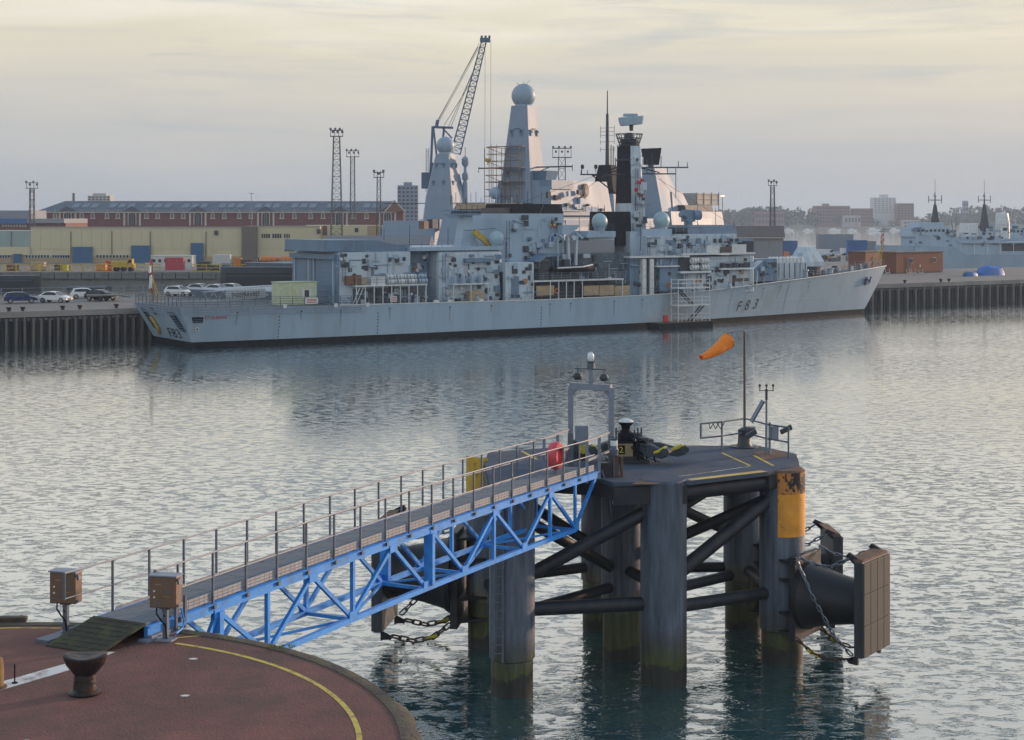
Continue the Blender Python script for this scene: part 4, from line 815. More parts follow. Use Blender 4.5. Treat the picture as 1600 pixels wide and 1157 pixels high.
# side gallery: ledge, posts, torpedo-like canisters
def ledge(name, px0, px1, py, yo, yi, th, m, n, gap_to):
    a, z = FR.S(px0, py, yo); b_ = FR.S(px1, py, yo)[0]
    o = MB().box(a, b_, yo, yi, z-th, z).build(name, m, fg)
    for k in range(n): s = lerp(a+.15, b_-.15, k/(n-1)); MB().cyl((s, yo+.12, interp(DKZ, s)), (s, yo+.12, z-th), .075, n=6).build('gallery_post', 'white_steel', o)
    return a, b_, z
a, b_, z = ledge('gallery', 556, 668, 446.5, -7.85, -6.4, .18, 'white_steel', 9, 0)
for k in range(2): MB().cyl((a+1.2-.5*k, -7.7, z-.2), (a+.2-.5*k, -7.7, 4.8), .06, n=6).build('gallery_brace', 'white_steel', fg)
for row in range(2):
    for k in range(4):
        s = FR.S(612+k*16, 440, -7.2)[0]; zz = z+.35+row*.62
        t = MB().cyl((s-.62, -7.25+.25*row, zz), (s+.62, -7.25+.25*row, zz), .32, n=14).build('life_raft_canister', 'white_steel' if k < 3 else 'ship_grey', fg, smooth=40)
        for dx in (-.35, .3): MB().cyl((s+dx, -7.25+.25*row, zz), (s+dx+.06, -7.25+.25*row, zz), .335, n=14).build('strap', 'ship_dark', t)
blk('white_screen', 580, 602, 432, 446, -7.7, -7.6, 'white_steel'); 
for px, m_ in ((548, 'wood_brown'), (560, 'wood_brown'), (570, 'tan_tarp')): blk('deck_store', px-6, px+5, 432+random.uniform(-3, 2), 445, -7.3, -6.6, m_)
a, b_, z = ledge('gallery', 708, 765, 444, -7.85, -6.4, .16, 'white_steel', 3, 0)
for k in range(4): s = lerp(a+.5, b_-1, k/3); MB().lathe([(.35, 0), (.38, .4), (.3, .9), (.12, 1.2)], (s, -7.2, z), 12).build('covered_winch', 'ship_grey', fg, smooth=40)
blk('boat_sponson', 728, 768, 404, 410, -7.2, -6.4, 'ship_blue'); blk('tan_locker', 734, 755, 455, 473, -7.5, -6.6, 'tan_tarp')
# notices painted white with red lettering
for px, w in ((487, 20), (615, 10)): 
    t = blk('notice', px-w/2, px+w/2, 466 if px < 500 else 463, 475 if px < 500 else 472, -7.95, -7.9, 'banner'); d_ = dims(t)
    for k in range(3): piece('notice_line', 'letter_red', t, ((d_[0]+d_[1])/2, -7.96, lerp(d_[2], d_[3], .25+.25*k)), ((d_[1]-d_[0])*.75, .02, .08))
# after mast (pale column) with yellow crane jib
s, z = FR.S(728, 388, -1.5); zt2 = FR.S(728, 336, -1.5)[1]
am = MB().taper(s-1.4, s+1.4, -2.6, -.2, z-.5, s-.7, s+.7, -2.0, -.8, zt2).build('after_mast', 'ship_grey', fg)
MB().box(s-2.6, s+1.6, -2.8, 0, zt2-.1, zt2+.15).build('mast_platform', 'ship_blue', am)
for k in range(5): MB().cyl((s-2.4+k*.9, -2.6, zt2+.15), (s-2.4+k*.9, -2.6, zt2+1.3), .04, n=4).build('aerial', 'ship_dark', am)
p0, p1 = FR.S(741, 362, -3.5), FR.S(774, 391, -3.5)
cj = MB().bar((p0[0], -3.5, p0[1]), (p1[0], -3.5, p1[1]), .5, .75).build('deck_crane_jib', 'yellow_paint', fg); MB().cyl((p1[0], -3.5, p1[1]-1), (p1[0], -3.5, p1[1]+.3), .4, n=10).build('crane_base', 'yellow_paint', cj)
MB().bar((p0[0]-1.6, -3.5, p0[1]+.1), (p0[0]+3.4, -3.5, p0[1]+.4), .07).build('crane_stay', 'ship_dark', cj)
def radome(px, py, r_px, yl, ped, m='radome'):
    s, z = FR.S(px, py, yl); D = FR.world(s, yl).y; r_ = r_px*D/F
    t = MB().sphere((s, yl, z), r_, 24, 14, 1.08).build('radome', m, fg, smooth=60)
    MB().lathe([(r_*1.02, -.03), (r_*1.02, .03)], (s, yl, z-.15*r_), 24).build('seam_ring', 'ship_grey', t)
    MB().cyl((s, yl, z-r_-ped), (s, yl, z-r_*.75), r_*.55, r_*.75, n=16).build('pedestal', 'ship_grey', t)
radome(776, 374, 12, -4.5, .6); radome(937, 347, 12.5, -3.0, .6); radome(1033.5, 345, 13, -3.5, .6)
# funnel house with badges
fh = blk('funnel_house', 783, 884, 334, 462, -5.0, 5.0, 'ship_grey', slope=.35)
s0, s1, z0, z1 = dims(fh)
blk('funnel_uptake', 800, 880, 319, 334.2, -3.6, 3.6, 'ship_black', slope=.3); blk('funnel_uptake', 788, 812, 325, 334.2, -3.0, 3.0, 'roof_brown')
s, z = FR.S(866, 374, -5.0); cb = MB().cyl((s, -4.9, z), (s, -5.12, z), .78, n=28).build('blue_badge', 'crest_blue', fg); MB().ring((s, -5.12, z), .78, .05, (0, 1, 0), 28).build('badge_rim', 'white_steel', cb)
for k in (1, -1): MB().bar((s-.42, -5.16, z-.62*k), (s+.42, -5.16, z+.62*k), .24, .04).build('white_saltire', 'letter_white', cb)
s, z = FR.S(864, 352, -4.9); cr_ = MB().ext([(s-.6, -5.0, z-.15), (s+.6, -5.0, z-.15), (s+.7, -5.0, z+.25), (s+.35, -5.0, z+.05), (s, -5.0, z+.32), (s-.35, -5.0, z+.05), (s-.7, -5.0, z+.25)], (0, -.08, 0)).build('gold_crown', 'gold', fg)
piece('crown_band', 'letter_red', cr_, (s, -5.1, z-.22), (1.0, .06, .12)); piece('crown_jewel', 'letter_white', cr_, (s, -5.1, z+.02), (.2, .05, .14))
# spout-shaped vents, doors and platforms on the funnel house
MB().ext([(FR.S(px, py, -5.6)[0], -6.4, FR.S(px, py, -5.6)[1]) for px, py in ((874, 352), (900, 352), (898, 357), (884, 367), (874, 367))], (0, 2.0, 0)).build('vent_spout', 'ship_grey', fg)
MB().ext([(FR.S(px, py, -6.4)[0], -7.6, FR.S(px, py, -6.4)[1]) for px, py in ((826, 408), (848, 396), (868, 396), (868, 399.5), (846, 402), (836, 410))], (0, 2.4, 0)).build('sponson', 'ship_blue', fg)
wd = blk('side_house', 790, 834, 410, 471, -7.6, -4.9, 'ship_light', bevel=.06); blk('door', 800, 809, 416, 428, -7.64, -7.58, 'ship_dark', wd); blk('door', 826, 831, 413, 423, -7.64, -7.58, 'ship_dark', wd); blk('louvre', 799, 811, 432, 466, -7.65, -7.6, 'ship_blue', wd)
blk('passage_shade', 783, 790, 425, 471, -6.9, -6.0, 'ship_black')  # black block stands for the shade in the narrow gap
# boat bay
blk('bay_back', 834, 985, 396, 468, -5.4, 5.0, 'bay_dark'); blk('gallery_shade', 552, 669, 450, 476, -6.62, -6.52, 'bay_dark'); blk('upper_bay', 884, 960, 376, 398, -4.2, 4.2, 'clad_grey')  # bay back and gallery plate carry the recess shade in their dark colour
a, b_, z = ledge('boat_deck', 833, 975, 439, -7.9, -5.4, .2, 'white_steel', 2, 0)
for px in (860, 873, 885, 897, 910): s = FR.S(px, 440, -7.8)[0]; MB().cyl((s, -7.8, 4.6), (s, -7.8, z-.2), .07, n=6).build('gallery_post', 'white_steel', fg)
for px0, px1 in ((838, 866), (912, 936), (937, 960), (961, 984)): blk('canvas_screen', px0, px1, 447+random.uniform(-1, 1), 462, -7.2, -7.1, 'tan_tarp')
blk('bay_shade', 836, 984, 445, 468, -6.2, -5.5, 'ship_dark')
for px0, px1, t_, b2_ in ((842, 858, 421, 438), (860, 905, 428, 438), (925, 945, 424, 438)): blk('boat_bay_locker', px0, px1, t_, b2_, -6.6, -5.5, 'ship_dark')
s, z = FR.S(895, 420, -7.0)
bt = []
for t in [i/12 for i in range(13)]:
    w = 1.0*math.sin(math.pi*min(1, .12+t*.75))**.6*(1 if t < .8 else 1-(t-.8)*3.5); hh = .5+.25*t*t
    bt.append([Vector((s-3.6+7.2*t, -7.0+w*math.cos(a_), z+.15*t+(hh*.6*math.sin(a_) if math.sin(a_) > 0 else hh*math.sin(a_)))) for a_ in [2*math.pi*i/14 for i in range(14)]])
sb_ = thing('rigid_inflatable_boat', 'dark rigid inflatable boat hanging in the boat bay amidships', 'boat', (FR.x, FR.y, 0), FR.a)
MB().loft(bt).build('hull', 'ship_black', sb_, smooth=50); MB().tube([(s-3.2, -7.9, z+.15), (s+1, -8.0, z+.25), (s+3.2, -7.3, z+.5)], .12).build('pale_rail', 'white_steel', sb_); piece('console', 'ship_dark', sb_, (s-1.2, -7, z+.8), (.9, .8, 1.0))
for k in (-1, 1): MB().bar((s+k*1.6, -5.6, z-1), (s+k*1.6, -5.6, z+5), .25).bar((s+k*1.6, -5.6, z+4.9), (s+k*1.6, -7.1, z+4.2), .22).build('davit', 'ship_grey', fg)
for px in (889, 899): s = FR.S(px, 400, -6)[0]; MB().bar((s, -6, FR.S(px, 415, -6)[1]), (s+.25*(1 if px > 895 else -1), -6, FR.S(px, 368, -6)[1]), .32, .4).build('davit_post', 'ship_light', fg)
MB().cyl((s-.4, -6.3, FR.S(895, 372, -6)[1]), (s-.4, -5.7, FR.S(895, 372, -6)[1]), .35, n=12).build('davit_sheave', 'ship_light', fg)
# radome platforms
for px0, px1, t_, b2_, yl in ((918, 962, 361.5, 371, -3.6), (916, 930, 368, 371.5, -4.4), (1003, 1050, 358, 369, -4.4)): blk('radome_platform', px0, px1, t_, b2_, yl, yl+5, 'ship_grey')
blk('radome_house', 920, 960, 370, 398, -3.0, 3.0, 'ship_light')
# ---- main mast: sooty after face, pale side
mc_ = FR.S(986, 300, -1.9)[0]; zb0, zt0 = 10.0, FR.S(986, 228, -1.6)[1]
mm = MB().taper(mc_, mc_+3.0, -2.1, 2.1, zb0, mc_+.2, mc_+2.0, -1.5, 1.5, zt0).build('main_mast', 'ship_light', fg)
MB().taper(mc_-.12, mc_-.01, -2.15, 2.15, zb0, mc_+.07, mc_+.19, -1.52, 1.52, zt0).build('sooty_face', 'ship_black', mm)
blk('exhaust_casing', 953, 986.5, 331, 361, -2.4, 2.8, 'ship_black', mm, slope=.15); blk('exhaust_casing', 963, 986, 361, 384, -2.3, 2.4, 'ship_black', mm)
blk('mast_house', 985, 1012, 362, 402, -3.4, 3.4, 'ship_light', mm); blk('pale_mast_foot', 986, 1010, 318, 364, -2.25, 1.8, 'ship_light', mm, slope=.3)
sc_ = mc_+1.1
blk('mast_box', 1000, 1011, 285, 297, -1.9, .5, 'ship_light', mm)
for zz, w in ((zt0, 1.5), (zt0-2.2, 1.9)): MB().lathe([(w, 0), (w+.1, .2), (w, .25)], (sc_, 0, zz), 12).build('mast_collar', 'ship_dark', mm)
pl = MB().lathe([(1.0, 0), (1.4, .9), (1.4, 1.0), (.7, 1.2), (.7, 1.9), (.35, 2.0)], (sc_, 0, zt0), 14).build('radar_base', 'ship_dark', mm)
for i in range(12):
    a_ = i*math.pi/6; q0 = Vector((sc_+1.2*math.cos(a_), 1.2*math.sin(a_), zt0-.5)); q1 = Vector((sc_+2.0*math.cos(a_), 2.0*math.sin(a_), zt0+1.8)); MB().bar(q0, q1, .09).build('basket_strut', 'ship_dark', pl)
for zz, rr in ((.6, 1.65), (1.2, 1.85), (1.8, 2.0)): MB().ring((sc_, 0, zt0+zz), rr, .06, n=20).build('basket_ring', 'ship_dark', pl)
za = FR.S(986, 188, 0)[1]; sr = FR.S(986.5, 188, 0)[0]
ra = thing('search_radar', 'grey flat drum shaped radar antenna on top of the black mast', 'radar', FR.world(sr, 0, za), math.radians(8))
MB().loft([[Vector((w*math.cos(t)*(1 if math.cos(t) > -.3 else 1), .85*w/2*math.sin(t), z+.15*math.cos(t))) for t in [2*math.pi*i/24 for i in range(24)]] for z, w in ((-.75, 1.5), (-.68, 1.75), (.2, 1.98), (.42, 2.0), (.52, 1.9))]).build('antenna', 'ship_grey', ra, smooth=30)
MB().box(-1.2, .9, -.45, .45, .55, .95).build('iff_bar', 'ship_grey', ra, bevel=.08); MB().lathe([(.35, -.75), (.28, -1.6)], n=12).build('turntable', 'ship_dark', ra)
for zz, rr, n in ((-2.2, .9, 3), (-4.0, 1.0, 2)):   # pale drums and jammer pods half way down
    for k in range(n): a_ = -1.9+k*.7; MB().cyl((sc_+1.6*math.cos(a_), 1.6*math.sin(a_), zt0+zz-.6), (sc_+1.6*math.cos(a_), 1.6*math.sin(a_), zt0+zz+.6), .5, n=12).build('pod', 'ship_light', mm, smooth=40)
# yardarms, each with braces and whips
def yard(px0, px1, py, yl, extra):
    a, z = FR.S(px0, py, yl); b_, z2 = FR.S(px1, py, yl); o = MB().bar((a, yl, z), (b_, yl, z2), .16, .2).build('yardarm', 'ship_dark', mm)
    for x, t, u in extra: s = FR.S(x, py, yl)[0]; MB().cyl((s, yl, FR.S(x, t, yl)[1]), (s, yl, FR.S(x, u, yl)[1]), .06, n=5).build('yard_aerial', 'ship_dark', o)
    return o
yard(907, 985, 273, -.5, ((909, 259, 273), (918, 266, 273), (931, 258, 270), (908, 266, 274))); yard(985, 1056, 272, -1.2, ((1011, 250, 272), (1019, 240, 272), (1043, 261, 272), (1056, 263, 310)))
yard(1000, 1075, 262, -1.2, ((1074, 254, 262), (1033, 244, 262), (1060, 252, 262)))
for x0, y0, x1, y1 in ((925, 274, 966, 306), (940, 270, 975, 258), (985, 258, 1030, 270), (926, 275, 984, 263)): MB().bar((FR.S(x0, y0, -.6)[0], -.6, FR.S(x0, y0, -.6)[1]), (FR.S(x1, y1, -.6)[0], -.6, FR.S(x1, y1, -.6)[1]), .14).build('yard_brace', 'ship_black', mm)
for x, y0, y1, m_ in ((931, 257, 264, 'dark_green'), (910, 257, 262, 'ship_dark')): s, z = FR.S(x, y0, -.5); MB().lathe([(.001, 0), (.25, -.15), (.25, -.55), (.1, -.7)], (s, -.5, z), 8).build('yard_lamp', m_, mm)
# red flags and lamps hoisted at the mast
for x, y, w, h, m_ in ((995, 283, 7, 5, 'flag_red'), (1001, 280, 5, 4, 'flag_red'), (992, 294, 4, 6, 'flag_red'), (997, 303, 8, 10, 'wood_brown')):
    s, z = FR.S(x, y, -2.6); s2 = FR.S(x+w, y, -2.6)[0]; hz = h*.093
    b = MB(); n = 6; L = []
    for k in range(n+1): t = k/n; L += [(lerp(s, s2, t), -2.6+.15*math.sin(k*1.9), z+.1*math.sin(k*1.3)), (lerp(s, s2, t), -2.55+.18*math.sin(k*2.2+1), z-hz+.1*math.sin(k))]
    b.add(L, [(2*k, 2*k+1, 2*k+3, 2*k+2) for k in range(n)])
    o = b.build('signal_flag', m_, mm); sm = o.modifiers.new('solid', 'SOLIDIFY'); sm.thickness = .03
MB().tube([(FR.S(999, 280, -2.6)[0], -2.6, FR.S(999, 255, -2.6)[1]), (FR.S(999, 280, -2.6)[0], -2.6, FR.S(1000, 350, -2.6)[1])], .02, 4).build('halyard', 'cable', mm)
# ---- forward superstructure
blk('fore_house', 984, 1076, 402, 464, -6.2, 6.2, 'ship_blue'); f1 = blk('fore_house', 1068, 1178, 401, 459, -6.3, 6.3, 'ship_light', bevel=.15)
blk('bridge_deck_house', 1010, 1072, 369, 401, -5.6, 5.6, 'ship_light'); bh = blk('bridge_house', 1055, 1153, 366, 398, -5.3, 5.3, 'ship_light', slope=.2)
blk('bridge_roof', 1075, 1152, 352, 366, -4.2, 4.2, 'ship_blue', slope=.3); wb = blk('bridge_front', 1150, 1179, 374, 398, -4.8, 4.8, 'ship_blue', slope=.2)
for k in range(5): s = FR.S(1118+k*8.5, 376, -5.35)[0]; piece('bridge_window', 'window_dark', bh, (s, -5.28, FR.S(1118, 376.5, -5.3)[1]), (.62, .14, .6))
for k in range(3): s = FR.S(1154+k*8, 380, -4.8)[0]; piece('bridge_window', 'window_dark', wb, (s, -4.78, FR.S(1155, 381, -4.8)[1]), (.6, .16, .65))
blk('wing_screen', 1104, 1124, 384, 396, -6.8, -6.7, 'white_steel'); blk('wing_screen', 1144, 1166, 382, 396, -6.8, -6.7, 'white_steel'); blk('brown_screen', 1126, 1143, 386, 396, -6.6, -6.5, 'roof_brown')
blk('wing_locker', 1166, 1178, 377, 394, -6.2, -5.5, 'ship_dark'); 
for px0, px1, py, yo in ((985, 1078, 401, -7.0), (1066, 1180, 396.5, -7.0)): a, z = FR.S(px0, py, yo); b_ = FR.S(px1, py, yo)[0]; MB().box(a, b_, yo, -5.0, z-.25, z).build('bridge_wing_deck', 'white_steel', fg)
blk('house_platform', 1028, 1062, 415.5, 417.5, -7.4, -6.2, 'white_steel'); d_ = blk('side_locker', 1031, 1058, 418, 455, -6.9, -6.1, 'ship_blue'); s, z = FR.S(1046, 428, -6.9); piece('port_light', 'window_dark', d_, (s, -6.93, z), (.5, .06, .5))
for px in (1007, 1019): blk('pale_trunking', px-3, px+3, 405, 462, -6.9, -6.2, 'white_steel'); blk('dark_trunking', px+4, px+7, 404, 458, -6.6, -6.2, 'ship_dark')
for k in range(2):
    for j in range(2):
        s, z = FR.S(1085+k*16, 408+j*10, -7.2); t = MB().cyl((s-.62, -7.2, z), (s+.62, -7.2, z), .40, n=16).build('life_raft_canister', 'white_steel', fg, smooth=40)
        for dx in (-.3, .25): MB().cyl((s+dx, -7.2, z), (s+dx+.06, -7.2, z), .415, n=16).build('strap', 'ship_dark', t)
blk('raft_shelf', 1064, 1112, 424, 427, -7.6, -6.2, 'white_steel'); blk('raft_recess', 1062, 1080, 403, 424, -6.5, -6.2, 'ship_dark')
a, z = FR.S(1128, 422, -7.4); b_ = FR.S(1178, 422, -7.4)[0]
MB().ext([(a, -7.4, z), (b_, -7.4, z), (b_+2.0, -7.2, z+1.25), (b_+.3, -7.2, z+.25), (a, -7.4, z+.25)], (0, 1.2, 0)).build('gun_platform', 'white_steel', fg)
for k in range(5): blk('ammunition_locker', 1130+k*9, 1136+k*9, 413+random.uniform(-3, 1), 421, -7.1, -6.5, 'ship_dark')
for px in (1163, 1184): s, z = FR.S(px, 424, -6.9); MB().cyl((s, -6.6, 5.3), (s, -6.9, z), .08, n=6).build('platform_post', 'white_steel', fg)
blk('red_locker', 1145, 1170, 435, 440, -6.4, -6.3, 'roof_brown'); blk('breakwater_house', 1176, 1214, 405, 440, -4.6, 4.6, 'ship_blue')
# director on the bridge roof
s, z = FR.S(1076, 352, -2.5); dr_ = MB().cyl((s, -2.5, z-.8), (s, -2.5, z+.6), .7, n=14).box(s-.9, s+.7, -3.2, -1.8, z+.5, z+2.3).cyl((s+.5, -2.9, z+1.5), (s+1.7, -3.1, z+1.5), .75, n=18).cyl((s-.8, -2.8, z+1.4), (s-1.9, -2.9, z+1.6), .45, n=14).build('tracking_director', 'ship_blue', fg, bevel=.05)
blk('director_platform', 1055, 1098, 356, 361, -4, 2, 'ship_dark')
blk('dark_roof_box', 1125, 1148, 360, 366, -4, 3, 'ship_dark')
# vertical-launch silo and the gun
s0, z0 = FR.S(1214, 436, -3.2); s1, z1 = FR.S(1261, 410, -3.2)
vl = MB().box(s0, s1, -3.2, 3.2, z0-.8, z1).build('missile_silo', 'ship_light', fg)
for i in range(8):
    for j in range(2): s = lerp(s0+.5, s1-.5, i/7); MB().cyl((s, -2.4+j*1.4, z1), (s, -2.4+j*1.4, z1+.65), .36, n=10).lathe([(.36, .65), (.2, .85), (.001, .9)], (s, -2.4+j*1.4, z1), 10).build('silo_tube', 'white_steel', vl)
for k in range(6): piece('silo_rib', 'ship_dark', vl, (lerp(s0+.4, s1-.4, k/5), -3.22, (z0+z1)/2), (.12, .08, z1-z0-.2))
gs, gz = FR.S(1262, 418, 0); 
g0 = MB().lathe([(2.3, -.9), (2.3, .1), (2.1, .2)], (gs, 0, gz), 24).build('gun_ring', 'ship_dark', fg)
bot = [(-2.9, -1.5), (-1.2, -2.0), (2.0, -2.0), (2.9, -1.0), (2.9, 1.0), (2.0, 2.0), (-1.2, 2.0), (-2.9, 1.5)]; top = [(-1.6, -.7), (-1.2, -1.0), (.7, -1.0), (.95, -.5), (.95, .5), (.7, 1.0), (-1.2, 1.0), (-1.6, .7)]
gt = MB().loft([[Vector((gs+x, y, gz+.2)) for x, y in bot], [Vector((gs+lerp(x, X, .15), lerp(y, Y, .05), gz+.9)) for (x, y), (X, Y) in zip(bot, top)], [Vector((gs+x, y, gz+3.3)) for x, y in top]]).build('gun_turret', 'ship_light', fg)
MB().cyl((gs+1.4, 0, gz+1.7), (gs+7.2, 0, gz+2.4), .13, .10, n=12).cyl((gs+1.4, 0, gz+1.7), (gs+2.9, 0, gz+1.9), .28, .2, n=12).build('gun_barrel', 'ship_grey', gt, smooth=40)
blk('turret_hatch', 1247, 1254, 396, 404, -2.02, -1.9, 'ship_grey', gt)
# forecastle clutter: winches, bitts, rails
for s, y, h, w, m_ in ((107, -2.4, .9, .8, 'ship_dark'), (111, -1.6, .8, 1.2, 'ship_grey'), (114, .4, .9, 1.0, 'ship_dark'), (117, -.7, .7, .6, 'galv_dark'), (115.5, -1.4, .8, .5, 'galv_dark'), (119, .2, .8, .7, 'ship_dark'), (104, -3.4, 1.2, .9, 'ship_grey'), (108.5, .5, 1.5, 1.1, 'red_paint')):
    zz = interp(DKZ, s); MB().lathe([(w*.6, 0), (w*.35, .12), (w*.32, h*.7), (w*.5, h*.85), (w*.45, h)], (s, y, zz), 14).build('deck_winch', m_, fg, smooth=40)
for k in range(9): s = 109+k*1.5; zz = interp(DKZ, s); piece('deck_fitting', random.choice(['ship_grey', 'galv_dark', 'ship_dark', 'white_steel']), fg, (s, random.uniform(-.5, .4)*interp(DKY, s), zz+.3), (.5, .5, random.uniform(.4, .9)))
rail_line([dkp(s, -.15) for s in (93, 98, 103, 108, 113, 118, 122, 124.9)], 1.05, (.4, .75, 1.05), 'stanchion', 1.8, 'galv', wr=.018, pr=.032)
rail_line([(s, interp(DKY, s)-.1, interp(DKZ, s)) for s in (100, 106, 112, 118, 124.9)], 1.05, (.4, .75, 1.05), 'stanchion', 2.0, 'galv', wr=.018, pr=.032)
rail_line([dkp(s, -.15) for s in (24, 32, 40, 48, 56, 64, 72, 80, 88, 93)], 1.0, (.45, .95), 'stanchion', 2.4, 'galv', wr=.016, pr=.028)
zt3 = interp(DKZ, 125); js = MB().cyl((124.2, 0, zt3), (124.6, 0, zt3+4.6), .07, n=6).cyl((121.6, .6, zt3-.3), (124.5, 0, zt3+3.4), .05, n=5).cyl((121.6, -.6, zt3-.3), (124.5, 0, zt3+3.4), .05, n=5).build('jackstaff', 'yellow_paint', fg)
# ensign staff on the stern
es = thing('ensign_staff', 'wooden tripod flagstaff with red and white ensign hanging at the frigate stern', 'flagstaff', FR.world(.5, 0, 5.0), FR.a)
s, z = FR.E(238, 404, .5); zt4 = z-5
MB().cyl((0, s, 0), (0, s, zt4), .06, n=6).build('staff', 'wood_brown', es)
for dx, dy in ((1.4, .5), (.3, -1.3), (.3, 1.2)): MB().cyl((dx, s+dy, 0), (0, s, 3.2), .05, n=5).build('staff_leg', 'yellow_paint', es)
fz = zt4-.1
for k, (fh_, fm_) in enumerate(((.7, 'flag_red'), (.9, 'flag_white'), (.35, 'flag_red'), (1.1, 'flag_white'), (.6, 'flag_white'), (.45, 'flag_red'))):
    b = MB(); L = []; z1_ = fz; z0_ = fz = fz-fh_
    for j in range(4): x = -.06-j*.10*(1+.4*math.sin(k*2.1)); L += [(x, s+.12*math.sin(j*1.7+k), z1_-.05*j), (x, s+.12*math.sin(j*1.7+k+.6), z0_-.05*j)]
    b.add(L, [(2*j, 2*j+1, 2*j+3, 2*j+2) for j in range(3)]); o = b.build('flag_fold', fm_, es); o.modifiers.new('solid', 'SOLIDIFY').thickness = .05
# fittings scattered over the house sides: doors, vents, lockers, pipes, hose boxes
rr = random.Random(11)
for px0, px1, py0, py1, yl, n in ((532, 640, 398, 432, -6.5, 22), (690, 782, 398, 440, -6.5, 24), (690, 782, 448, 470, -6.5, 12), (788, 880, 340, 408, -4.95, 26), (792, 832, 412, 468, -7.6, 8), (986, 1066, 405, 458, -6.2, 34), (1070, 1174, 404, 455, -6.3, 34), (1012, 1070, 372, 399, -5.6, 20), (1058, 1150, 369, 394, -5.3, 24), (560, 668, 452, 474, -6.5, 26), (642, 690, 396, 440, -4.2, 12), (836, 980, 400, 436, -5.4, 34), (988, 1008, 300, 360, -2.3, 10), (1178, 1212, 408, 436, -4.6, 8)):
    for k in range(int(n*1.75)):
        px, py = rr.uniform(px0, px1), rr.uniform(py0, py1); s, z = FR.S(px, py, yl); kd = rr.random()
        if kd < .22: piece('vent', 'ship_dark', fg, (s, yl-.06, z), (rr.uniform(.3, .7), .14, rr.uniform(.3, .7)))
        elif kd < .5: d_ = rr.uniform(.12, .4); piece('locker', rr.choice(['ship_grey', 'ship_light', 'ship_blue', 'ship_dark']), fg, (s, yl-d_/2, z), (rr.uniform(.3, 1.1), d_, rr.uniform(.3, .9)))
        elif kd < .68: h = rr.uniform(1, 2.6); piece('pipe', rr.choice(['ship_grey', 'ship_light', 'galv_dark']), fg, (s, yl-.08, z-h*.2), (.09, .12, h))
        elif kd < .82: w = rr.uniform(1, 3.2); piece('cable_run', rr.choice(['ship_blue', 'galv_dark', 'ship_grey']), fg, (s, yl-.06, z), (w, .1, .09))
        elif kd < .92: MB().cyl((s, yl, z), (s, yl-.25, z), rr.uniform(.14, .3), n=10).build('port_light', rr.choice(['window_dark', 'ship_dark', 'white_steel']), fg)
        else: w = rr.uniform(.5, 1.2); piece('bracket_platform', 'ship_grey', fg, (s, yl-.3, z), (w, .6, .1))
for px, py in ((545, 440), (700, 472), (745, 471), (650, 472), (1090, 456), (1140, 451)): s, z = FR.S(px, py, -7.4); MB().lathe([(.3, 0), (.3, .5), (.15, .75), (.3, .85), (.3, .95)], (s, -7.4, interp(DKZ, s)), 10).build('deck_bitt', 'ship_grey', fg)
for px, py in ((682, 470), (704, 470), (752, 470)): s, z = FR.S(px, py, -7.9); MB().box(s-.35, s+.35, -7.95, -7.5, interp(DKZ, s), interp(DKZ, s)+.35).build('fairlead_roller', 'white_steel', fg)
for x0, y0, x1, y1 in ((843, 334, 850, 316), (800, 345, 822, 352), (1000, 350, 1000, 392), (1108, 395, 1110, 452)): MB().cyl((FR.S(x0, y0, -5.2)[0], -5.3, FR.S(x0, y0, -5.2)[1]), (FR.S(x1, y1, -5.2)[0], -5.3, FR.S(x1, y1, -5.2)[1]), .05, n=5).build('whip_aerial', 'ship_dark', fg)
for pts, h in (([(21, -6.4, 11.5), (30.5, -6.4, 11.5)], 1.0), ([(31, -6.5, 11.9), (45, -6.5, 11.9)], 1.0)): rail_line(pts, h, (.35, .7, 1.0), 'stanchion', 1.6, 'galv', wr=.02, pr=.035)
for px0, px1, py, yl in ((834, 974, 439, -7.85), (986, 1076, 401, -6.95), (557, 667, 446.5, -7.8), (709, 764, 444, -7.8), (1066, 1104, 396.5, -6.95), (1004, 1050, 358, -4.35), (919, 961, 361.5, -3.55), (1056, 1150, 365.5, -4.9), (1130, 1176, 420, -7.35)):
    a, z = FR.S(px0, py, yl); b_ = FR.S(px1, py, yl)[0]; rail_line([(a, yl, z), (b_, yl, z)], 1.0, (.35, .68, 1.0), 'stanchion', 1.5, random.choice(['galv', 'galv_dark']), wr=.02, pr=.035)
for px, py, yl in ((700, 460, -6.55), (820, 440, -7.65), (1045, 445, -6.95), (1090, 440, -6.35), (1160, 425, -6.35), (870, 455, -7.3), (650, 420, -4.3)):
    s, z = FR.S(px, py, yl); MB().ring((s, yl-.06, z), .33, .08, (0, 1, 0), 16).build('lifebuoy', 'orange_paint', fg)
for px, y0, y1, yl in ((537, 396, 440, -6.55), (693, 398, 442, -6.55), (793, 345, 405, -5.0), (1072, 404, 450, -6.4), (1013, 372, 400, -5.65), (994, 262, 330, -2.0)):
    s, z1_ = FR.S(px, y0, yl); z0_ = FR.S(px, y1, yl)[1]; b = MB()
    for d in (-.22, .22): b.bar((s+d, yl-.12, z0_), (s+d, yl-.12, z1_), .05)
    for k in range(int((z1_-z0_)/.32)): b.bar((s-.22, yl-.12, z0_+.16+k*.32), (s+.22, yl-.12, z0_+.16+k*.32), .035)
    b.build('ladder', 'galv_dark', fg)
for x0, y0, x1, y1, yl in ((728, 336, 790, 330, -1.5), (884, 320, 960, 262, 0), (992, 232, 1092, 352, -1), (1000, 262, 1148, 354, -1), (966, 262, 800, 322, 0)): MB().cyl((FR.S(x0, y0, yl)[0], yl, FR.S(x0, y0, yl)[1]), (FR.S(x1, y1, yl)[0], yl, FR.S(x1, y1, yl)[1]), .025, n=4, cap=False).build('stay_wire', 'ship_dark', fg)
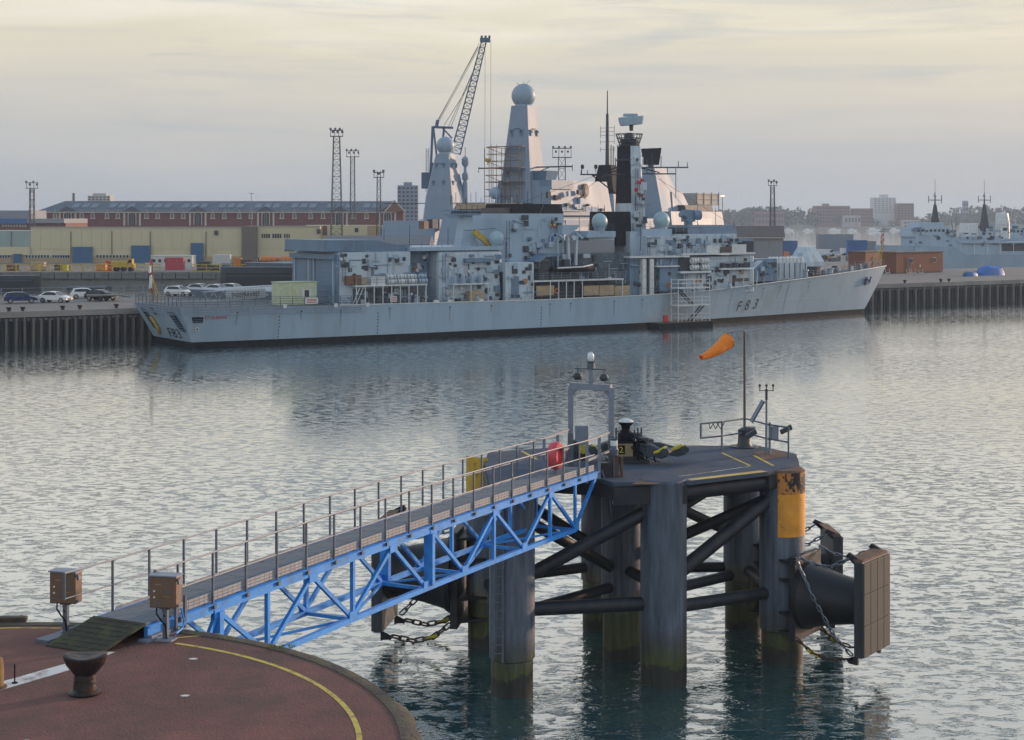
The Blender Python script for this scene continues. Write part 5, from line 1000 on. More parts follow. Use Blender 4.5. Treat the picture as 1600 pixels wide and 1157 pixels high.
for px, yt_, yb_, yl in ((640, 352, 386, -4), (700, 356, 386, 2), (846, 300, 333, 2), (905, 340, 375, -3), (1090, 318, 356, -3.5), (1118, 326, 356, 2), (1147, 345, 372, -4), (600, 358, 376, 3)): MB().cyl((FR.S(px, yb_, yl)[0], yl, FR.S(px, yb_, yl)[1]), (FR.S(px, yt_, yl)[0], yl, FR.S(px, yt_, yl)[1]), .045, n=5).build('whip_aerial', 'ship_dark', fg)
# cream cabin on the flight deck
y0, z0 = 0, 0; s0_, zb_ = FR.S(438, 475, -5.2); s1_, _ = FR.S(495, 475, -5.2); z1_ = FR.S(466, 442, -5.2)[1]
cb = thing('deck_cabin', 'pale green portable cabin standing on the flight deck by the hangar', 'cabin', (FR.x, FR.y, 0), FR.a)
s1_ = min(s1_, dims(hg)[0]-1.1); MB().box(s0_, s1_, -5.2, -2.6, 4.75, z1_).build('body', 'cream_cabin', cb, bevel=.05)
piece('roof', 'cream_cabin', cb, ((s0_+s1_)/2, -3.9, z1_+.06), (s1_-s0_+.15, 2.75, .1)); wx0, wz0 = FR.S(479, 459, -5.2)
wn = piece('window_frame', 'white_steel', cb, (wx0, -5.22, wz0), (1.3, .08, 1.1)); piece('window_pane', 'window_dark', cb, (wx0, -5.27, wz0), (.6, .06, .9)); piece('corner_post', 'cream_cabin', cb, (s0_+1.7, -5.22, (z1_+4.75)/2), (.1, .06, z1_-4.8))
# boarding gangway with banner beside the stern (on the quay side)
gw = thing('gangway', 'white lattice boarding gangway with lettered banner by the flight deck', 'gangway', (FR.x, FR.y, 0), FR.a)
ga0, ga1 = Vector((FR.S(318, 470, 9.0)[0], 9.0, 4.6)), Vector((FR.S(425, 470, 9.0)[0], 9.0, 5.2))
for dz in (.1, 1.35): MB().bar(ga0+Vector((0, 0, dz)), ga1+Vector((0, 0, dz)), .07).bar(ga0+Vector((0, 1, dz)), ga1+Vector((0, 1, dz)), .07).build('side_beam', 'white_steel', gw)
for k in range(14):
    a, c_ = ga0.lerp(ga1, k/14), ga0.lerp(ga1, (k+1)/14); MB().bar(a+Vector((0, 0, .1 if k % 2 else 1.35)), c_+Vector((0, 0, 1.35 if k % 2 else .1)), .06).build('lattice_strut', 'white_steel', gw)
MB().hexa([ga0, ga1, ga1+Vector((0, 1, 0)), ga0+Vector((0, 1, 0))], [v+Vector((0, 0, .06)) for v in (ga0, ga1, ga1+Vector((0, 1, 0)), ga0+Vector((0, 1, 0)))]).build('walkway', 'ship_dark', gw)
sA, zA = FR.S(353, 456, 8.9); sB, zB = FR.S(415, 459, 8.9)
bn_ = MB().hexa([(sA, 8.85, 4.75), (sB, 8.85, 5.0), (sB, 8.9, 5.0), (sA, 8.9, 4.75)], [(sA, 8.85, 6.15), (sB, 8.85, 6.25), (sB, 8.9, 6.25), (sA, 8.9, 6.15)]).build('banner', 'banner', gw)
text('banner_lettering', 'INSEPARABLE', .82, 'letter_black', gw, lambda u, v: ((sA+sB)/2+u*.8, 8.82, 5.25+v+.02*u))
# pontoon with scaffold stair at the bow side
po = thing('boarding_pontoon', 'black pontoon with white scaffold stair tower against the frigate side', 'pontoon', (FR.x, FR.y, 0), FR.a)
s0_, s1_ = FR.S(1024, 510, -9.8)[0], FR.S(1109, 510, -9.8)[0]
MB().box(s0_, s1_, -10.6, -7.9, -.5, .72).build('float', 'boot_black', po, bevel=.05); MB().box(s0_+.05, s1_-.05, -10.5, -8.0, .725, .78).build('pontoon_deck', 'deck_edge', po)
t0, t1 = FR.S(1057, 500, -9.8)[0], FR.S(1106, 500, -9.8)[0]; tm = (t0+t1)/2
for s in (t0, tm, t1):
    for y in (-10.2, -8.6): MB().cyl((s, y, .78), (s, y, 7.0), .07, n=6).build('scaffold_post', 'white_steel', po)
for zz in (3.05, 5.55):
    MB().box(t0-.1, t1+.1, -10.25, -8.5, zz, zz+.16).build('platform', 'white_steel', po)
for z0_ in (.78, 3.2, 5.7):
    for zz in (.55, 1.1): MB().cyl((t0, -10.2, z0_+zz), (t1, -10.2, z0_+zz), .035, n=5).cyl((t0, -8.6, z0_+zz), (t1, -8.6, z0_+zz), .035, n=5).build('rail', 'white_steel', po)
    for k in range(9): s = lerp(t0, t1, k/8); MB().cyl((s, -10.2, z0_), (s, -10.2, z0_+1.1), .025, n=5).build('baluster', 'white_steel', po)
for z0_, d in ((.8, 1), (3.2, -1)):
    a = Vector((tm-d*.3, -9.4, z0_)); c_ = Vector((t1-.5 if d > 0 else t0+.5, -9.4, z0_+2.35)); MB().bar(a+Vector((0, -.35, 0)), c_+Vector((0, -.35, 0)), .06, .2).bar(a+Vector((0, .35, 0)), c_+Vector((0, .35, 0)), .06, .2).build('stair_string', 'ship_dark', po)
    for k in range(8): q = a.lerp(c_, (k+.5)/8); piece('stair_tread', 'galv', po, q, (.25, .7, .04))
s, z = FR.S(1040, 496, -9.9); t = thing('red_life_ring_box', 'red box on the pontoon next to the scaffold stair', 'box', FR.world(s, -9.9, .78), FR.a); MB().box(-.4, .4, -.2, .2, .15, 1.05).build('cabinet', 'red_paint', t, bevel=.05); MB().box(-.3, -.2, -.1, .1, 0, .15).box(.2, .3, -.1, .1, 0, .15).build('feet', 'ship_dark', t)
# ================================================================ DESTROYERS BEHIND
def destroyer(fr, root, px0, py_sph, r_px, off=(0, 0)):
    """radar tower with sphere: local s along, y across"""
    D = fr.world(0, 0).y; m = D/F; c = (px0-CX)
    return D
DA = Frame((818-CX)/F*292, 292.0, 56.0)
da = thing('destroyer', 'grey destroyer with tall faceted tower and large sphere behind the frigate', 'warship', (DA.x, DA.y, 0), DA.a)
def octo(hx, hy, ch): return [(-hx+ch, -hy), (hx-ch, -hy), (hx, -hy+ch), (hx, hy-ch), (hx-ch, hy), (-hx+ch, hy), (-hx, hy-ch), (-hx, -hy+ch)]
def octower(name, m, parent, s, y, h0, h1, z0, z1, ch0=.25, ch1=.25):
    return MB().loft([[Vector((s+a, y+b, z0)) for a, b in octo(h0[0], h0[1], min(h0)*ch0)], [Vector((s+a, y+b, z1)) for a, b in octo(h1[0], h1[1], min(h1)*ch1)]]).build(name, m, parent)
def Z(py, D): return H-(py-HY)*D/F
def dblk(fr, parent, name, px0, px1, pyt, pyb, yn, yf, m, slope=0.0):
    s0, s1 = fr.S(px0, pyt, yn)[0], fr.S(px1, pyt, yn)[0]; pm = (px0+px1)/2; z1 = fr.S(pm, pyt, yn)[1]; z0 = fr.S(pm, pyb, yn)[1]
    return MB().taper(s0-slope*.5, s1+slope*.5, yn-slope, yf+slope, z0, s0, s1, yn, yf, z1).build(name, m, parent)
def sphere_tower(fr, parent, D, z_sph, r_s, z_top, z_base, wt, wb):
    t = octower('radar_tower', 'far_ship', parent, 0, 0, (wb, wb), (wt, wt), z_base, z_top, .2, .2)
    MB().lathe([(wt*.95, 0), (wt*.8, .5), (r_s*.6, 1.0)], (0, 0, z_top), 16).build('sphere_neck', 'radome_grey', t)
    MB().sphere((0, 0, z_sph), r_s, 28, 18).build('radar_sphere', 'radome_grey', t, smooth=60)
    h = z_top-z_base
    for f_, w in ((.72, .95), (.30, 1.0)):
        z = z_base+h*f_; ww = lerp(wb, wt, f_)
        for k in (-.45, .45): piece('tower_vent', 'ship_blue', t, (-ww-.05, ww*k, z), (.4, .5, 1.2)); piece('tower_vent', 'ship_blue', t, (ww*k, -ww-.05, z), (.5, .4, 1.1)); piece('tower_slot', 'ship_dark', t, (-ww-.26, ww*k, z+.2), (.06, .25, .5)); piece('tower_slot', 'ship_dark', t, (ww*k, -ww-.26, z+.2), (.25, .06, .45))
    MB().ring((0, 0, z_base+h*.76), lerp(wb, wt, .76)*1.12, .06, n=8).build('tower_rail', 'ship_dark', t)
    return t
zS, zt_, zb_ = Z(150, 292), Z(166, 292), Z(318, 292)
tw = sphere_tower(DA, da, 292, zS, 19*292/F, zt_, zb_, 1.75, 3.6)
for a, l in ((2.6, 3), (.5, 2.6), (1.4, 1.2)): MB().cyl((0, 0, zS+1.6), (math.cos(a)*-.6*l, -math.cos(a)*l, zS+2.6), .04, n=4).build('sphere_whip', 'ship_dark', tw)
# sponson box on the tower's right, yards
MB().taper(-1.0, 2.0, -5.4, -3.0, Z(287, 292), -1.8, 2.4, -6.2, -2.6, Z(268, 292)).build('sponson_box', 'ship_blue', tw)
for py, a, b in ((262, -1.2, -10.5), (262, 1.2, 10.0)): MB().bar((0, a*2.2, Z(py, 292)), (0, b, Z(py, 292)), .22, .25).bar((0, a*2, Z(py+10, 292)), (0, b*.55, Z(py, 292)), .14).cyl((0, b, Z(py, 292)-.8), (0, b, Z(py, 292)+.3), .07, n=5).build('yardarm', 'ship_dark', tw)
# base house: superstructure
MB().taper(-15, 62, -10.2, 10.2, 5, -13, 60, -8.8, 8.8, Z(342, 300)).build('lower_superstructure', 'far_ship', da); MB().taper(-70, 72, -6, 6, -1, -74, 74, -10.3, 10.3, 5.2).build('hull', 'far_ship', da)
MB().taper(-12, 14, -8.7, 8.7, Z(342, 300)-.1, -10.5, 13, -7.6, 7.6, Z(321, 290)).build('bridge_block', 'far_ship', da)
MB().box(-11.3, -10.9, -7.0, 7.0, Z(327, 285), Z(318, 285)).build('tan_cover', 'tan_tarp', da)
MB().box(-12.5, 5, -9.5, 9.5, Z(329, 290)-.2, Z(329, 290)).build('bridge_deck', 'ship_blue', da)
for k in range(16): y = -8.5+k*1.1; MB().cyl((-11.5, y, Z(321, 288)), (-11.5, y, Z(321, 288)+random.uniform(.8, 2.6)), .08, n=4).build('rail_fitting', random.choice(['ship_grey', 'white_steel', 'ship_dark']), da)
# small dome and clutter
MB().sphere((-6, 2.2, Z(302, 288)), 1.1, 14, 8).build('small_dome', 'radome_grey', da, smooth=60)
# scaffolding wrapped round the tower's left corner
sc = thing('scaffolding', 'rust brown scaffolding wrapped round the lower part of the destroyer tower', 'scaffolding', (DA.x, DA.y, 0), DA.a)
z = Z(322, 290); lv = 0
for k in range(9):
    zz = Z(318-k*11, 290); w = lerp(5.2, 4.2, k/9)
    MB().bar((-w, -2.5, zz), (-w, 5.2, zz), .10).bar((-w, 5.2, zz), (2, 5.2, zz), .10).build('ledger', 'wood_brown' if k % 3 else 'rust_edge', sc)
    if k in (3, 5, 8): MB().box(-w, -w+1.3, -2.5, 5.0, zz, zz+.12).build('scaffold_board', 'wood_brown', sc)
for x, y in [(-5, -2.4+i*1.9) for i in range(5)]+[(-3+i*1.7, 5.1) for i in range(3)]+[(-3.8, -2.2), (-3.8, 1.5), (-3.8, 5)]: MB().cyl((x, y, z), (x, y, Z(random.choice([225, 228, 232]), 290)), .06, n=5).build('standard', 'wood_brown', sc)
for k in range(4): MB().bar((-5, -2.4, Z(318-k*22, 290)), (-5, 4.9, Z(296-k*22, 290)), .08).build('scaffold_brace', 'rust_edge', sc)
# mid block with crest
mb = dblk(DA, da, 'midship_block', 858, 948, 283, 350, -7.0, 4, 'far_ship', 1.2)
dblk(DA, mb, 'bridge_wing_box', 862, 896, 282, 296, -7.6, -5, 'ship_blue'); dblk(DA, mb, 'window', 868, 877, 305, 312, -8.0, -7.6, 'window_dark'); dblk(DA, mb, 'window', 856, 861, 300, 310, -7.8, -7.4, 'window_dark')
s, z = DA.S(914, 298, -7.5); cr2 = MB().loft([[Vector((s+.95*math.sin(a), y, z+1.25*math.cos(a))) for a in [2*math.pi*k/20 for k in range(20)]] for y in (-7.2, -7.75)]).build('crest', 'wood_brown', mb); MB().loft([[Vector((s+.55*math.sin(a), y, z+.85*math.cos(a))) for a in [2*math.pi*k/16 for k in range(16)]] for y in (-7.7, -7.85)]).build('crest_field', 'far_pale', cr2)
dblk(DA, da, 'dark_gallery', 880, 950, 331, 337, -9.2, -6, 'ship_blue'); dblk(DA, da, 'cream_side', 884, 1000, 344, 400, -9.0, 2, 'far_ship')
for k in range(7): s = DA.S(884+k*10, 330, -8.5)[0]; MB().cyl((s, -8.6, Z(338, 310)), (s, -8.6, Z(322, 310)), .06, n=4).build('rail_stanchion', 'ship_dark', da)
for k in range(10): px = random.uniform(862, 945); py = random.uniform(300, 330); s, z = DA.S(px, py, -7.6); piece('side_fitting', random.choice(['ship_dark', 'ship_grey']), mb, (s, -8.0, z), (random.uniform(.5, 1.4), .5, random.uniform(.4, 1.0)))
# black-topped pole mast
s, _ = DA.S(949, 300, 0)
pm = octower('pole_mast_tower', 'far_ship', da, s, 0, (3.0, 3.0), (2.5, 2.5), Z(345, 312), Z(303, 312)); octower('black_top', 'ship_black', pm, s, 0, (2.5, 2.5), (1.4, 1.4), Z(303, 312)+.01, Z(257, 312))
zz = Z(257, 312); MB().cyl((s, 0, zz), (s, 0, Z(176, 312)), .42, .28, n=10).cyl((s, 0, Z(176, 312)), (s, 0, Z(139, 312)), .14, .1, n=8).build('pole', 'ship_dark', pm)
for py in (198, 204, 210, 220, 232): MB().bar((s, -1.6, Z(py, 312)), (s, 1.6, Z(py, 312)), .07).cyl((s, -1.6, Z(py, 312)-.5), (s, -1.6, Z(py, 312)+.4), .05, n=4).cyl((s, 1.6, Z(py, 312)-.5), (s, 1.6, Z(py, 312)+.4), .05, n=4).build('dipole_arm', 'ship_dark', pm)
for k in range(5): MB().cyl((s+1.3, -1.6+k*.5, zz), (s+1.3, -1.6+k*.5, zz+random.uniform(1.5, 4.5)), .12, n=6).build('pole_aerial', 'galv_dark', pm)
# long-range radar tower with black panel
s, _ = DA.S(1022, 300, -1)
lt = MB().taper(s-5, s+7, -6.0, 5, Z(345, 330), s-3.6, s+1.0, -3.0, 3, Z(262, 330)).build('after_radar_tower', 'far_ship', da)
MB().taper(s-1, s+8.5, -6.2, 4, Z(345, 330), s+1, s+5.5, -4.6, 2.6, Z(300, 330)).build('tower_skirt', 'far_ship', lt)
r2_ = thing('long_range_radar', 'black slab radar antenna on the destroyer after tower', 'radar', DA.world(s-1.5, -.5, Z(262, 328)), math.radians(14)); MB().hexa([(-.9, -.5, .6), (2.2, -.3, .6), (2.2, .9, .6), (-.9, .7, .6)], [(-1.5, -.7, 3.9), (2.7, -.5, 4.1), (2.7, .5, 4.1), (-1.5, .3, 3.9)]).build('antenna_slab', 'ship_black', r2_); MB().cyl((.6, .2, -.2), (.6, .2, .8), .6, n=12).build('pedestal', 'ship_dark', r2_)
dblk(DA, da, 'hangar_house', 1048, 1128, 331, 385, -9.4, 5, 'far_ship', 1.0); dblk(DA, da, 'hangar_white_cover', 1078, 1112, 342, 353, -10.2, -10, 'white_steel')
dblk(DA, da, 'hangar_roof', 1070, 1112, 321, 331, -7, 4, 'ship_dark', .4)
hb = thing('sheeted_scaffold', 'pale sheeted scaffold box on top of the destroyer hangar', 'scaffold', (DA.x, DA.y, 0), DA.a); dblk(DA, hb, 'sheeting', 1089, 1123, 302.5, 320.8, -5, 1, 'far_pale')
for px in (1089, 1100, 1112, 1123): s, z = DA.S(px, 301, -5.1); MB().cyl((s, -5.1, Z(345, 345)), (s, -5.1, z), .08, n=5).build('standard', 'lattice', hb)
for py in (304, 312, 320, 330): a, z = DA.S(1087, py, -5.15); b_ = DA.S(1128, py, -5.15)[0]; MB().bar((a, -5.15, z), (b_, -5.15, z), .08).build('ledger', 'lattice', hb)
# second destroyer, farther left
DB = Frame((696-CX)/F*400, 400.0, 60.0)
db = thing('destroyer', 'second grey destroyer, smaller tower and sphere seen left of the crane hook', 'warship', (DB.x, DB.y, 0), DB.a)
sphere_tower(DB, db, 400, Z(228, 400), 14.3*400/F, Z(241, 400), Z(306, 400), 1.9, 3.8)
octower('tower_foot', 'far_ship', db, 0, 0, (4.6, 4.6), (3.9, 3.9), Z(350, 400), Z(306, 400)); MB().taper(-20, 60, -9, 9, 4, -16, 55, -7.5, 7.5, Z(345, 400)).build('superstructure', 'far_ship', db); MB().taper(-60, 70, -6, 6, -1, -66, 72, -10, 10, 6).build('hull', 'far_ship', db)
MB().bar((-2, -13, Z(318, 400)), (-2, 17, Z(318, 400)), .22).build('yardarm', 'ship_dark', db)
s, _ = DB.S(727, 300, -4); MB().cyl((s, -4, Z(345, 400)), (s, -4, Z(285, 400)), .9, .7, n=10).cyl((s, -4, Z(285, 400)), (s, -4, Z(245, 400)), .5, .3, n=10).cyl((s, -4, Z(245, 400)), (s, -4, Z(230, 400)), .12, n=6).lathe([(.3, 0), (.9, .8), (.9, 2.2), (.3, 2.8)], (s, -4, Z(262, 400)), 12).lathe([(.3, 0), (.8, .6), (.8, 2), (.3, 2.4)], (s, -4, Z(284, 400)), 12).build('pole_mast', 'far_ship', db, smooth=40)
for px, py, w in ((688, 352, 3), (676, 350, 2.4), (706, 348, 2.2), (716, 352, 3.4), (662, 352, 2)): s, z = DB.S(px, py, -9); piece('deck_gear', random.choice(['ship_dark', 'ship_blue', 'wood_brown', 'ship_grey']), db, (s, -9, z), (w, 1.5, w*.9))
MB().bar((-16, -8.5, Z(378, 395)), (20, -8.5, Z(378, 395)), .3, .4).build('deck_edge_rail', 'ship_dark', db)
# grey slate-roofed store between the frigate and the sheds
st_ = thing('dark_roofed_store', 'low dark roofed store behind the frigate hangar', 'building', (0, 0, 0))
a, b_ = P(505, 0, 330), P(672, 0, 338); MB().ext([(a.x, a.y-2, 3.6), (a.x, a.y-2, Z(383, 330)), (a.x, a.y+8, Z(369, 335)), (a.x, a.y+18, Z(383, 340)), (a.x, a.y+18, 3.6)], (b_.x-a.x, b_.y-a.y, 0)).build('roof', 'slate', st_)
piece('wall', 'shed_brown', st_, ((a.x+b_.x)/2, a.y+8, 5.5), (b_.x-a.x-1, 12, 4))
# ================================================================ DOCKSIDE CRANE
CD = 440.0; m_ = CD/F
ck = thing('dockside_crane', 'blue lattice jib dockside crane behind the second destroyer', 'crane', P(697, 0, CD).to_2d().to_3d()); o_ = ck.location.copy()
def cp_(px, py, dy=0): v = P(px, py, CD); return Vector((v.x-o_.x, dy, v.z))
def lattice_beam(p0, p1, w0, w1, n, m, parent, chord='chord', lace='lacing', r0=.16, r1=.09):
    p0, p1 = Vector(p0), Vector(p1); d, u, v = MB().basis(p0, p1); C = []
    def cr(t, i): w = lerp(w0, w1, t)/2; a, b = ((-1, -1), (1, -1), (1, 1), (-1, 1))[i]; return p0.lerp(p1, t)+u*(a*w)+v*(b*w)
    for i in range(4): MB().bar(cr(0, i), cr(1, i), r0*2).build(chord, m, parent)
    for k in range(n):
        for i in range(4):
            j = (i+1) % 4; b = MB().bar(cr(k/n, i), cr((k+1)/n, j), r1*2) if k % 2 else MB().bar(cr(k/n, j), cr((k+1)/n, i), r1*2)
            b.bar(cr(k/n, i), cr(k/n, j), r1*1.8).build(lace, m, parent)
lattice_beam(cp_(712, 240), cp_(756, 66), 2.6, 1.3, 20, 'crane_blue', ck, r0=.13, r1=.065)
MB().box(cp_(750, 0).x, cp_(766, 0).x, -1.2, 1.2, cp_(0, 66).z, cp_(0, 60).z).build('jib_head', 'crane_blue', ck)
for x in (752, 758, 764): MB().bar(cp_(x, 64), cp_(x+1, 56), .6).build('head_sheave', 'crane_blue', ck)
for x0, y0, x1, y1, w in ((676, 198, 673, 270, .55), (677, 198, 683, 250, .45), (694, 198, 690, 240, .5), (677, 199, 708, 200, .5), (690, 199, 706, 216, .4)): MB().bar(cp_(x0, y0, -1), cp_(x1, y1, -1), w).bar(cp_(x0, y0, 1.2), cp_(x1, y1, 1.2), w).build('a_frame', 'crane_blue', ck)
MB().bar(cp_(684, 188), cp_(682, 199), .9).build('frame_head', 'crane_blue', ck)
MB().box(cp_(659, 0).x, cp_(675, 0).x, -2, 2, cp_(0, 295).z, cp_(0, 270).z).build('counterweight', 'crane_blue', ck); MB().box(cp_(675, 0).x, cp_(712, 0).x, -3, 3, cp_(0, 300).z, cp_(0, 255).z).build('machine_house', 'crane_blue', ck)
lattice_beam(cp_(668, 300), cp_(668, 232), .9, .8, 14, 'crane_blue', ck, r0=.04, r1=.03)
MB().cyl((cp_(695, 0).x, 0, 3.6-0), (cp_(695, 0).x, 0, cp_(0, 300).z), 2.2, n=14).build('pedestal', 'crane_blue', ck)
for x0, y0, x1, y1 in ((685, 188, 749, 68), (686, 190, 751, 70), (684, 188, 747, 74), (700, 200, 740, 110), (704, 200, 744, 100), (694, 196, 735, 130)): MB().cyl(cp_(x0, y0), cp_(x1, y1), .07, n=4, cap=False).build('stay_rope', 'cable', ck)
for x in (758, 767): MB().cyl(cp_(x, 62), cp_(x-.3, 249), .05, n=4, cap=False).build('hoist_rope', 'cable', ck)
MB().box(cp_(757, 0).x, cp_(768, 0).x, -.5, .5, cp_(0, 253).z, cp_(0, 248).z).build('hook_block', 'yellow_paint', ck); MB().cyl(cp_(762.5, 253), cp_(762.5, 258), .2, n=6).build('hook', 'yellow_paint', ck)
# ================================================================ FLOODLIGHT TOWERS
def mast(px, pyt, pyb, D, wt, wb, n, label, head=2.6, lamps=5, name='floodlight_tower'):
    b = P(px, pyb, D); t = thing(name, label, 'light tower', (b.x, b.y, 3.6), 0, 'dockyard floodlight towers'); zt = P(px, pyt, D).z-3.6
    lattice_beam((0, 0, 0), (0, 0, zt-head*.6), wb, wt, n, 'lattice', t, 'leg', 'lacing', r0=.085*D/420, r1=.045*D/420)
    for zz in (zt-head*.6, zt): MB().box(-head*.62, head*.62, -head*.4, head*.4, zz-.08, zz+.08).build('platform', 'lattice', t)
    for k in range(4): x = lerp(-head*.6, head*.6, k/3); MB().bar((x, 0, zt-head*.6), (x, 0, zt+.4), .14).build('head_post', 'lattice', t)
    for k in range(lamps): x = lerp(-head*.58, head*.58, k/(lamps-1)); MB().cbox((x, -.4, zt+.35-(k % 2)*head*.3), (.55, .6, .6)).build('lamp', 'ship_dark' if k % 2 else 'galv_dark', t)
    return t
mast(526, 204, 372, 430, 1.6, 3.4, 22, 'tallest lattice floodlight tower left of the warships', 2.7, 6)
mast(551, 236, 345, 540, 1.3, 1.8, 18, 'second lattice floodlight tower just right of the tallest one', 3.4, 6)
mast(592, 270, 372, 380, .8, 1.2, 12, 'short twin legged floodlight tower in front of the brick gable', 1.9, 3)
mast(50, 286, 350, 520, 1.2, 1.6, 9, 'lattice floodlight tower at the far left above the sheds', 3.0, 4)
mast(878, 232, 290, 480, 2.0, 2.2, 9, 'wide headed floodlight tower between the destroyer masts', 4.6, 7)
mast(1207, 284, 362, 520, 1.1, 1.8, 13, 'slender floodlight tower right of the frigate bridge', 2.2, 4)
def lamp_post(px, pyt, pyb, D, label, lit=False):
    b = P(px, pyb, D); zt = P(px, pyt, D).z; t = thing('lamp_post', label, 'lamp post', (b.x, b.y, b.z)); h = zt-b.z
    MB().cyl((0, 0, 0), (0, 0, h), .14, .08, n=6).build('post', 'galv_dark', t); MB().cbox((0, 0, h+.08), (1.8 if not lit else .9, .4, .18)).build('lamp_head', 'lamp_lit' if lit else 'galv_dark', t)
lamp_post(393, 303, 360, 560, 'thin lamp post in front of the brick building roof'); lamp_post(1129, 307, 350, 430, 'street lamp with a lit yellow head right of the scaffold box', True)
lamp_post(1277, 345, 390, 480, 'dark thin pole on the jetty behind the gun turret'); lamp_post(1378, 362, 400, 420, 'thin pole with crossarm behind the brown cabins')
# ================================================================ LONG BRICK BUILDING
BD = 620.0
bk = thing('brick_hall', 'long red brick hall with slate roof and white arched windows behind the sheds', 'building', P(60, 0, BD).to_2d().to_3d(), math.radians(3))
x1_ = (618-60)/F*BD*1.02; ze, zr = Z(331, BD), Z(314, BD)
MB().box(0, x1_, 0, 26, 3.6, ze).build('wall', 'brick', bk); rf = MB().hexa([(-1, -1, ze), (x1_-4, -1, ze), (x1_-4, 27, ze), (-1, 27, ze)], [(8, 10, zr), (x1_-4, 10, zr), (x1_-4, 17, zr), (8, 17, zr)]).build('roof', 'slate', bk)
MB().box(-.6, x1_-4, -.8, -.2, ze-.5, ze+.1).build('cornice', 'stone_trim', bk); MB().ext([(x1_-7, -1.5, ze), (x1_+.5, -1.5, ze), (x1_-3.5, -1.5, ze+4.2)], (0, 28, 0)).build('gable', 'far_brick', bk)
for a, c_ in (((x1_-7.3, -1.8, ze), (x1_-3.5, -1.8, ze+4.4)), ((x1_+.8, -1.8, ze), (x1_-3.5, -1.8, ze+4.4))): MB().bar(a, c_, .5).build('gable_coping', 'stone_trim', bk)
def bwin(px, big):
    x = (px-60)/F*BD; w, h0, h1 = (2.3, Z(352, BD), Z(337, BD)) if big else (.95, Z(341, BD), Z(336.5, BD))
    pts = [(x-w/2, h0), (x+w/2, h0), (x+w/2, h1)]+[(x+w/2*math.cos(a), h1+w*.55*math.sin(a)) for a in (.5, 1.05, 1.57, 2.1, 2.65)]+[(x-w/2, h1)]
    t = MB().ext([(u, -.05, v) for u, v in pts], (0, -.15, 0)).build('window', 'window_dark', bk)
    q = [(x+(u-x)*1.3, v if k < 2 else v+.3) for k, (u, v) in enumerate(pts)]
    b = MB()
    for k in range(1, len(q)): a, c_ = q[k], q[(k+1) % len(q)]; b.bar((a[0], -.25, a[1]), (c_[0], -.25, c_[1]), .3, .42 if big else .3)
    b.build('window_surround', 'stone_trim', t)
    for k in (-.17, .17): MB().bar((x+w*k, -.23, h0), (x+w*k, -.23, h1+w*.35), .09).build('glazing_bar', 'stone_trim', t)
    if not big: piece('sill', 'stone_trim', t, (x, -.3, h0-.2), (w*2.1, .3, .35)); piece('keystone', 'stone_trim', t, (x, -.25, h1+1.6), (.5, .25, .7))
    else:
        g = MB().ext([(x-3.3, -.5, ze), (x+3.3, -.5, ze), (x, -.5, ze+1.9)], (0, 6, 0)).build('dormer_gable', 'slate', bk)
        for sg in (-1, 1): MB().bar((x+sg*3.5, -.7, ze), (x, -.7, ze+2.0), .3).build('dormer_coping', 'slate', g); MB().box(x+sg*3.0-.35, x+sg*3.0+.35, -.35, 0, Z(353, BD), ze).build('pilaster', 'stone_trim', bk)
for px in (105, 205, 307, 413, 528, 604): bwin(px, True)
for c0, c1 in ((105, 205), (205, 307), (307, 413), (413, 528)):
    for f_ in (.22, .39, .61, .78): bwin(lerp(c0, c1, f_), False)
for px in (70, 86, 551, 571): bwin(px, False)
n = 34
for k in range(n):                                  # roof lights on the slope
    if k % 4 == 3: continue
    x = lerp(12, x1_-9, k/n); t0_, t1_ = .35, .72; MB().hexa([(x, -1+11*t0_-.1, lerp(ze, zr, t0_)+.05), (x+2.6, -1+11*t0_-.1, lerp(ze, zr, t0_)+.05), (x+3.2, -1+11*t1_, lerp(ze, zr, t1_)+.05), (x+.6, -1+11*t1_, lerp(ze, zr, t1_)+.05)], [(x, -1+11*t0_-.1, lerp(ze, zr, t0_)+.2), (x+2.6, -1+11*t0_-.1, lerp(ze, zr, t0_)+.2), (x+3.2, -1+11*t1_, lerp(ze, zr, t1_)+.2), (x+.6, -1+11*t1_, lerp(ze, zr, t1_)+.2)]).build('roof_light', 'skylight', rf)
# ================================================================ CREAM SHED
SD = 430.0
sh = thing('long_shed', 'long cream clad shed with blue doors along the far dockside', 'building', P(0, 0, SD).to_2d().to_3d(), math.radians(4))
def sxp(px): a = (px-CX)/F; t = math.radians(4); X0 = sh.location.x; return (a*SD-X0)/(math.cos(t)-a*math.sin(t))
def sz(py, x): return H-(py-HY)*(SD+x*math.sin(math.radians(4)))/F
for i, (p0, p1, pt, m) in enumerate(((-60, 48, 361, 'shed_green'), (48, 378, 356, 'shed_cream'), (378, 402, 354, 'shed_brown'), (402, 500, 354.5, 'shed_cream'))):
    a, c_ = sxp(p0), sxp(p1); MB().box(a, c_, (0, 0, -1.2, .6)[i], 25, 3.6, sz(pt, a)).build('wall', m, sh)
    if i in (1, 3):
        n = int((c_-a)/2.6)
        for k in range(n): piece('cladding_panel', m, sh, (a+(k+.5)*(c_-a)/n, -.06+(.6 if i == 3 else 0), (sz(pt, a)+7.2)/2), ((c_-a)/n-.06, .1, sz(pt, a)-7.3))
        piece('roof_trim', 'far_pale', sh, ((a+c_)/2, -.15+(.6 if i == 3 else 0), sz(pt, a)+.1), (c_-a, .4, .25))
MB().box(sxp(-60), sxp(378), -.4, -.02, 3.6, sz(401, 40)).build('tan_plinth', 'shed_tan', sh); MB().box(sxp(-60), sxp(48), -.5, -.42, sz(399, 0), sz(386, 0)).build('band', 'shed_cream', sh)
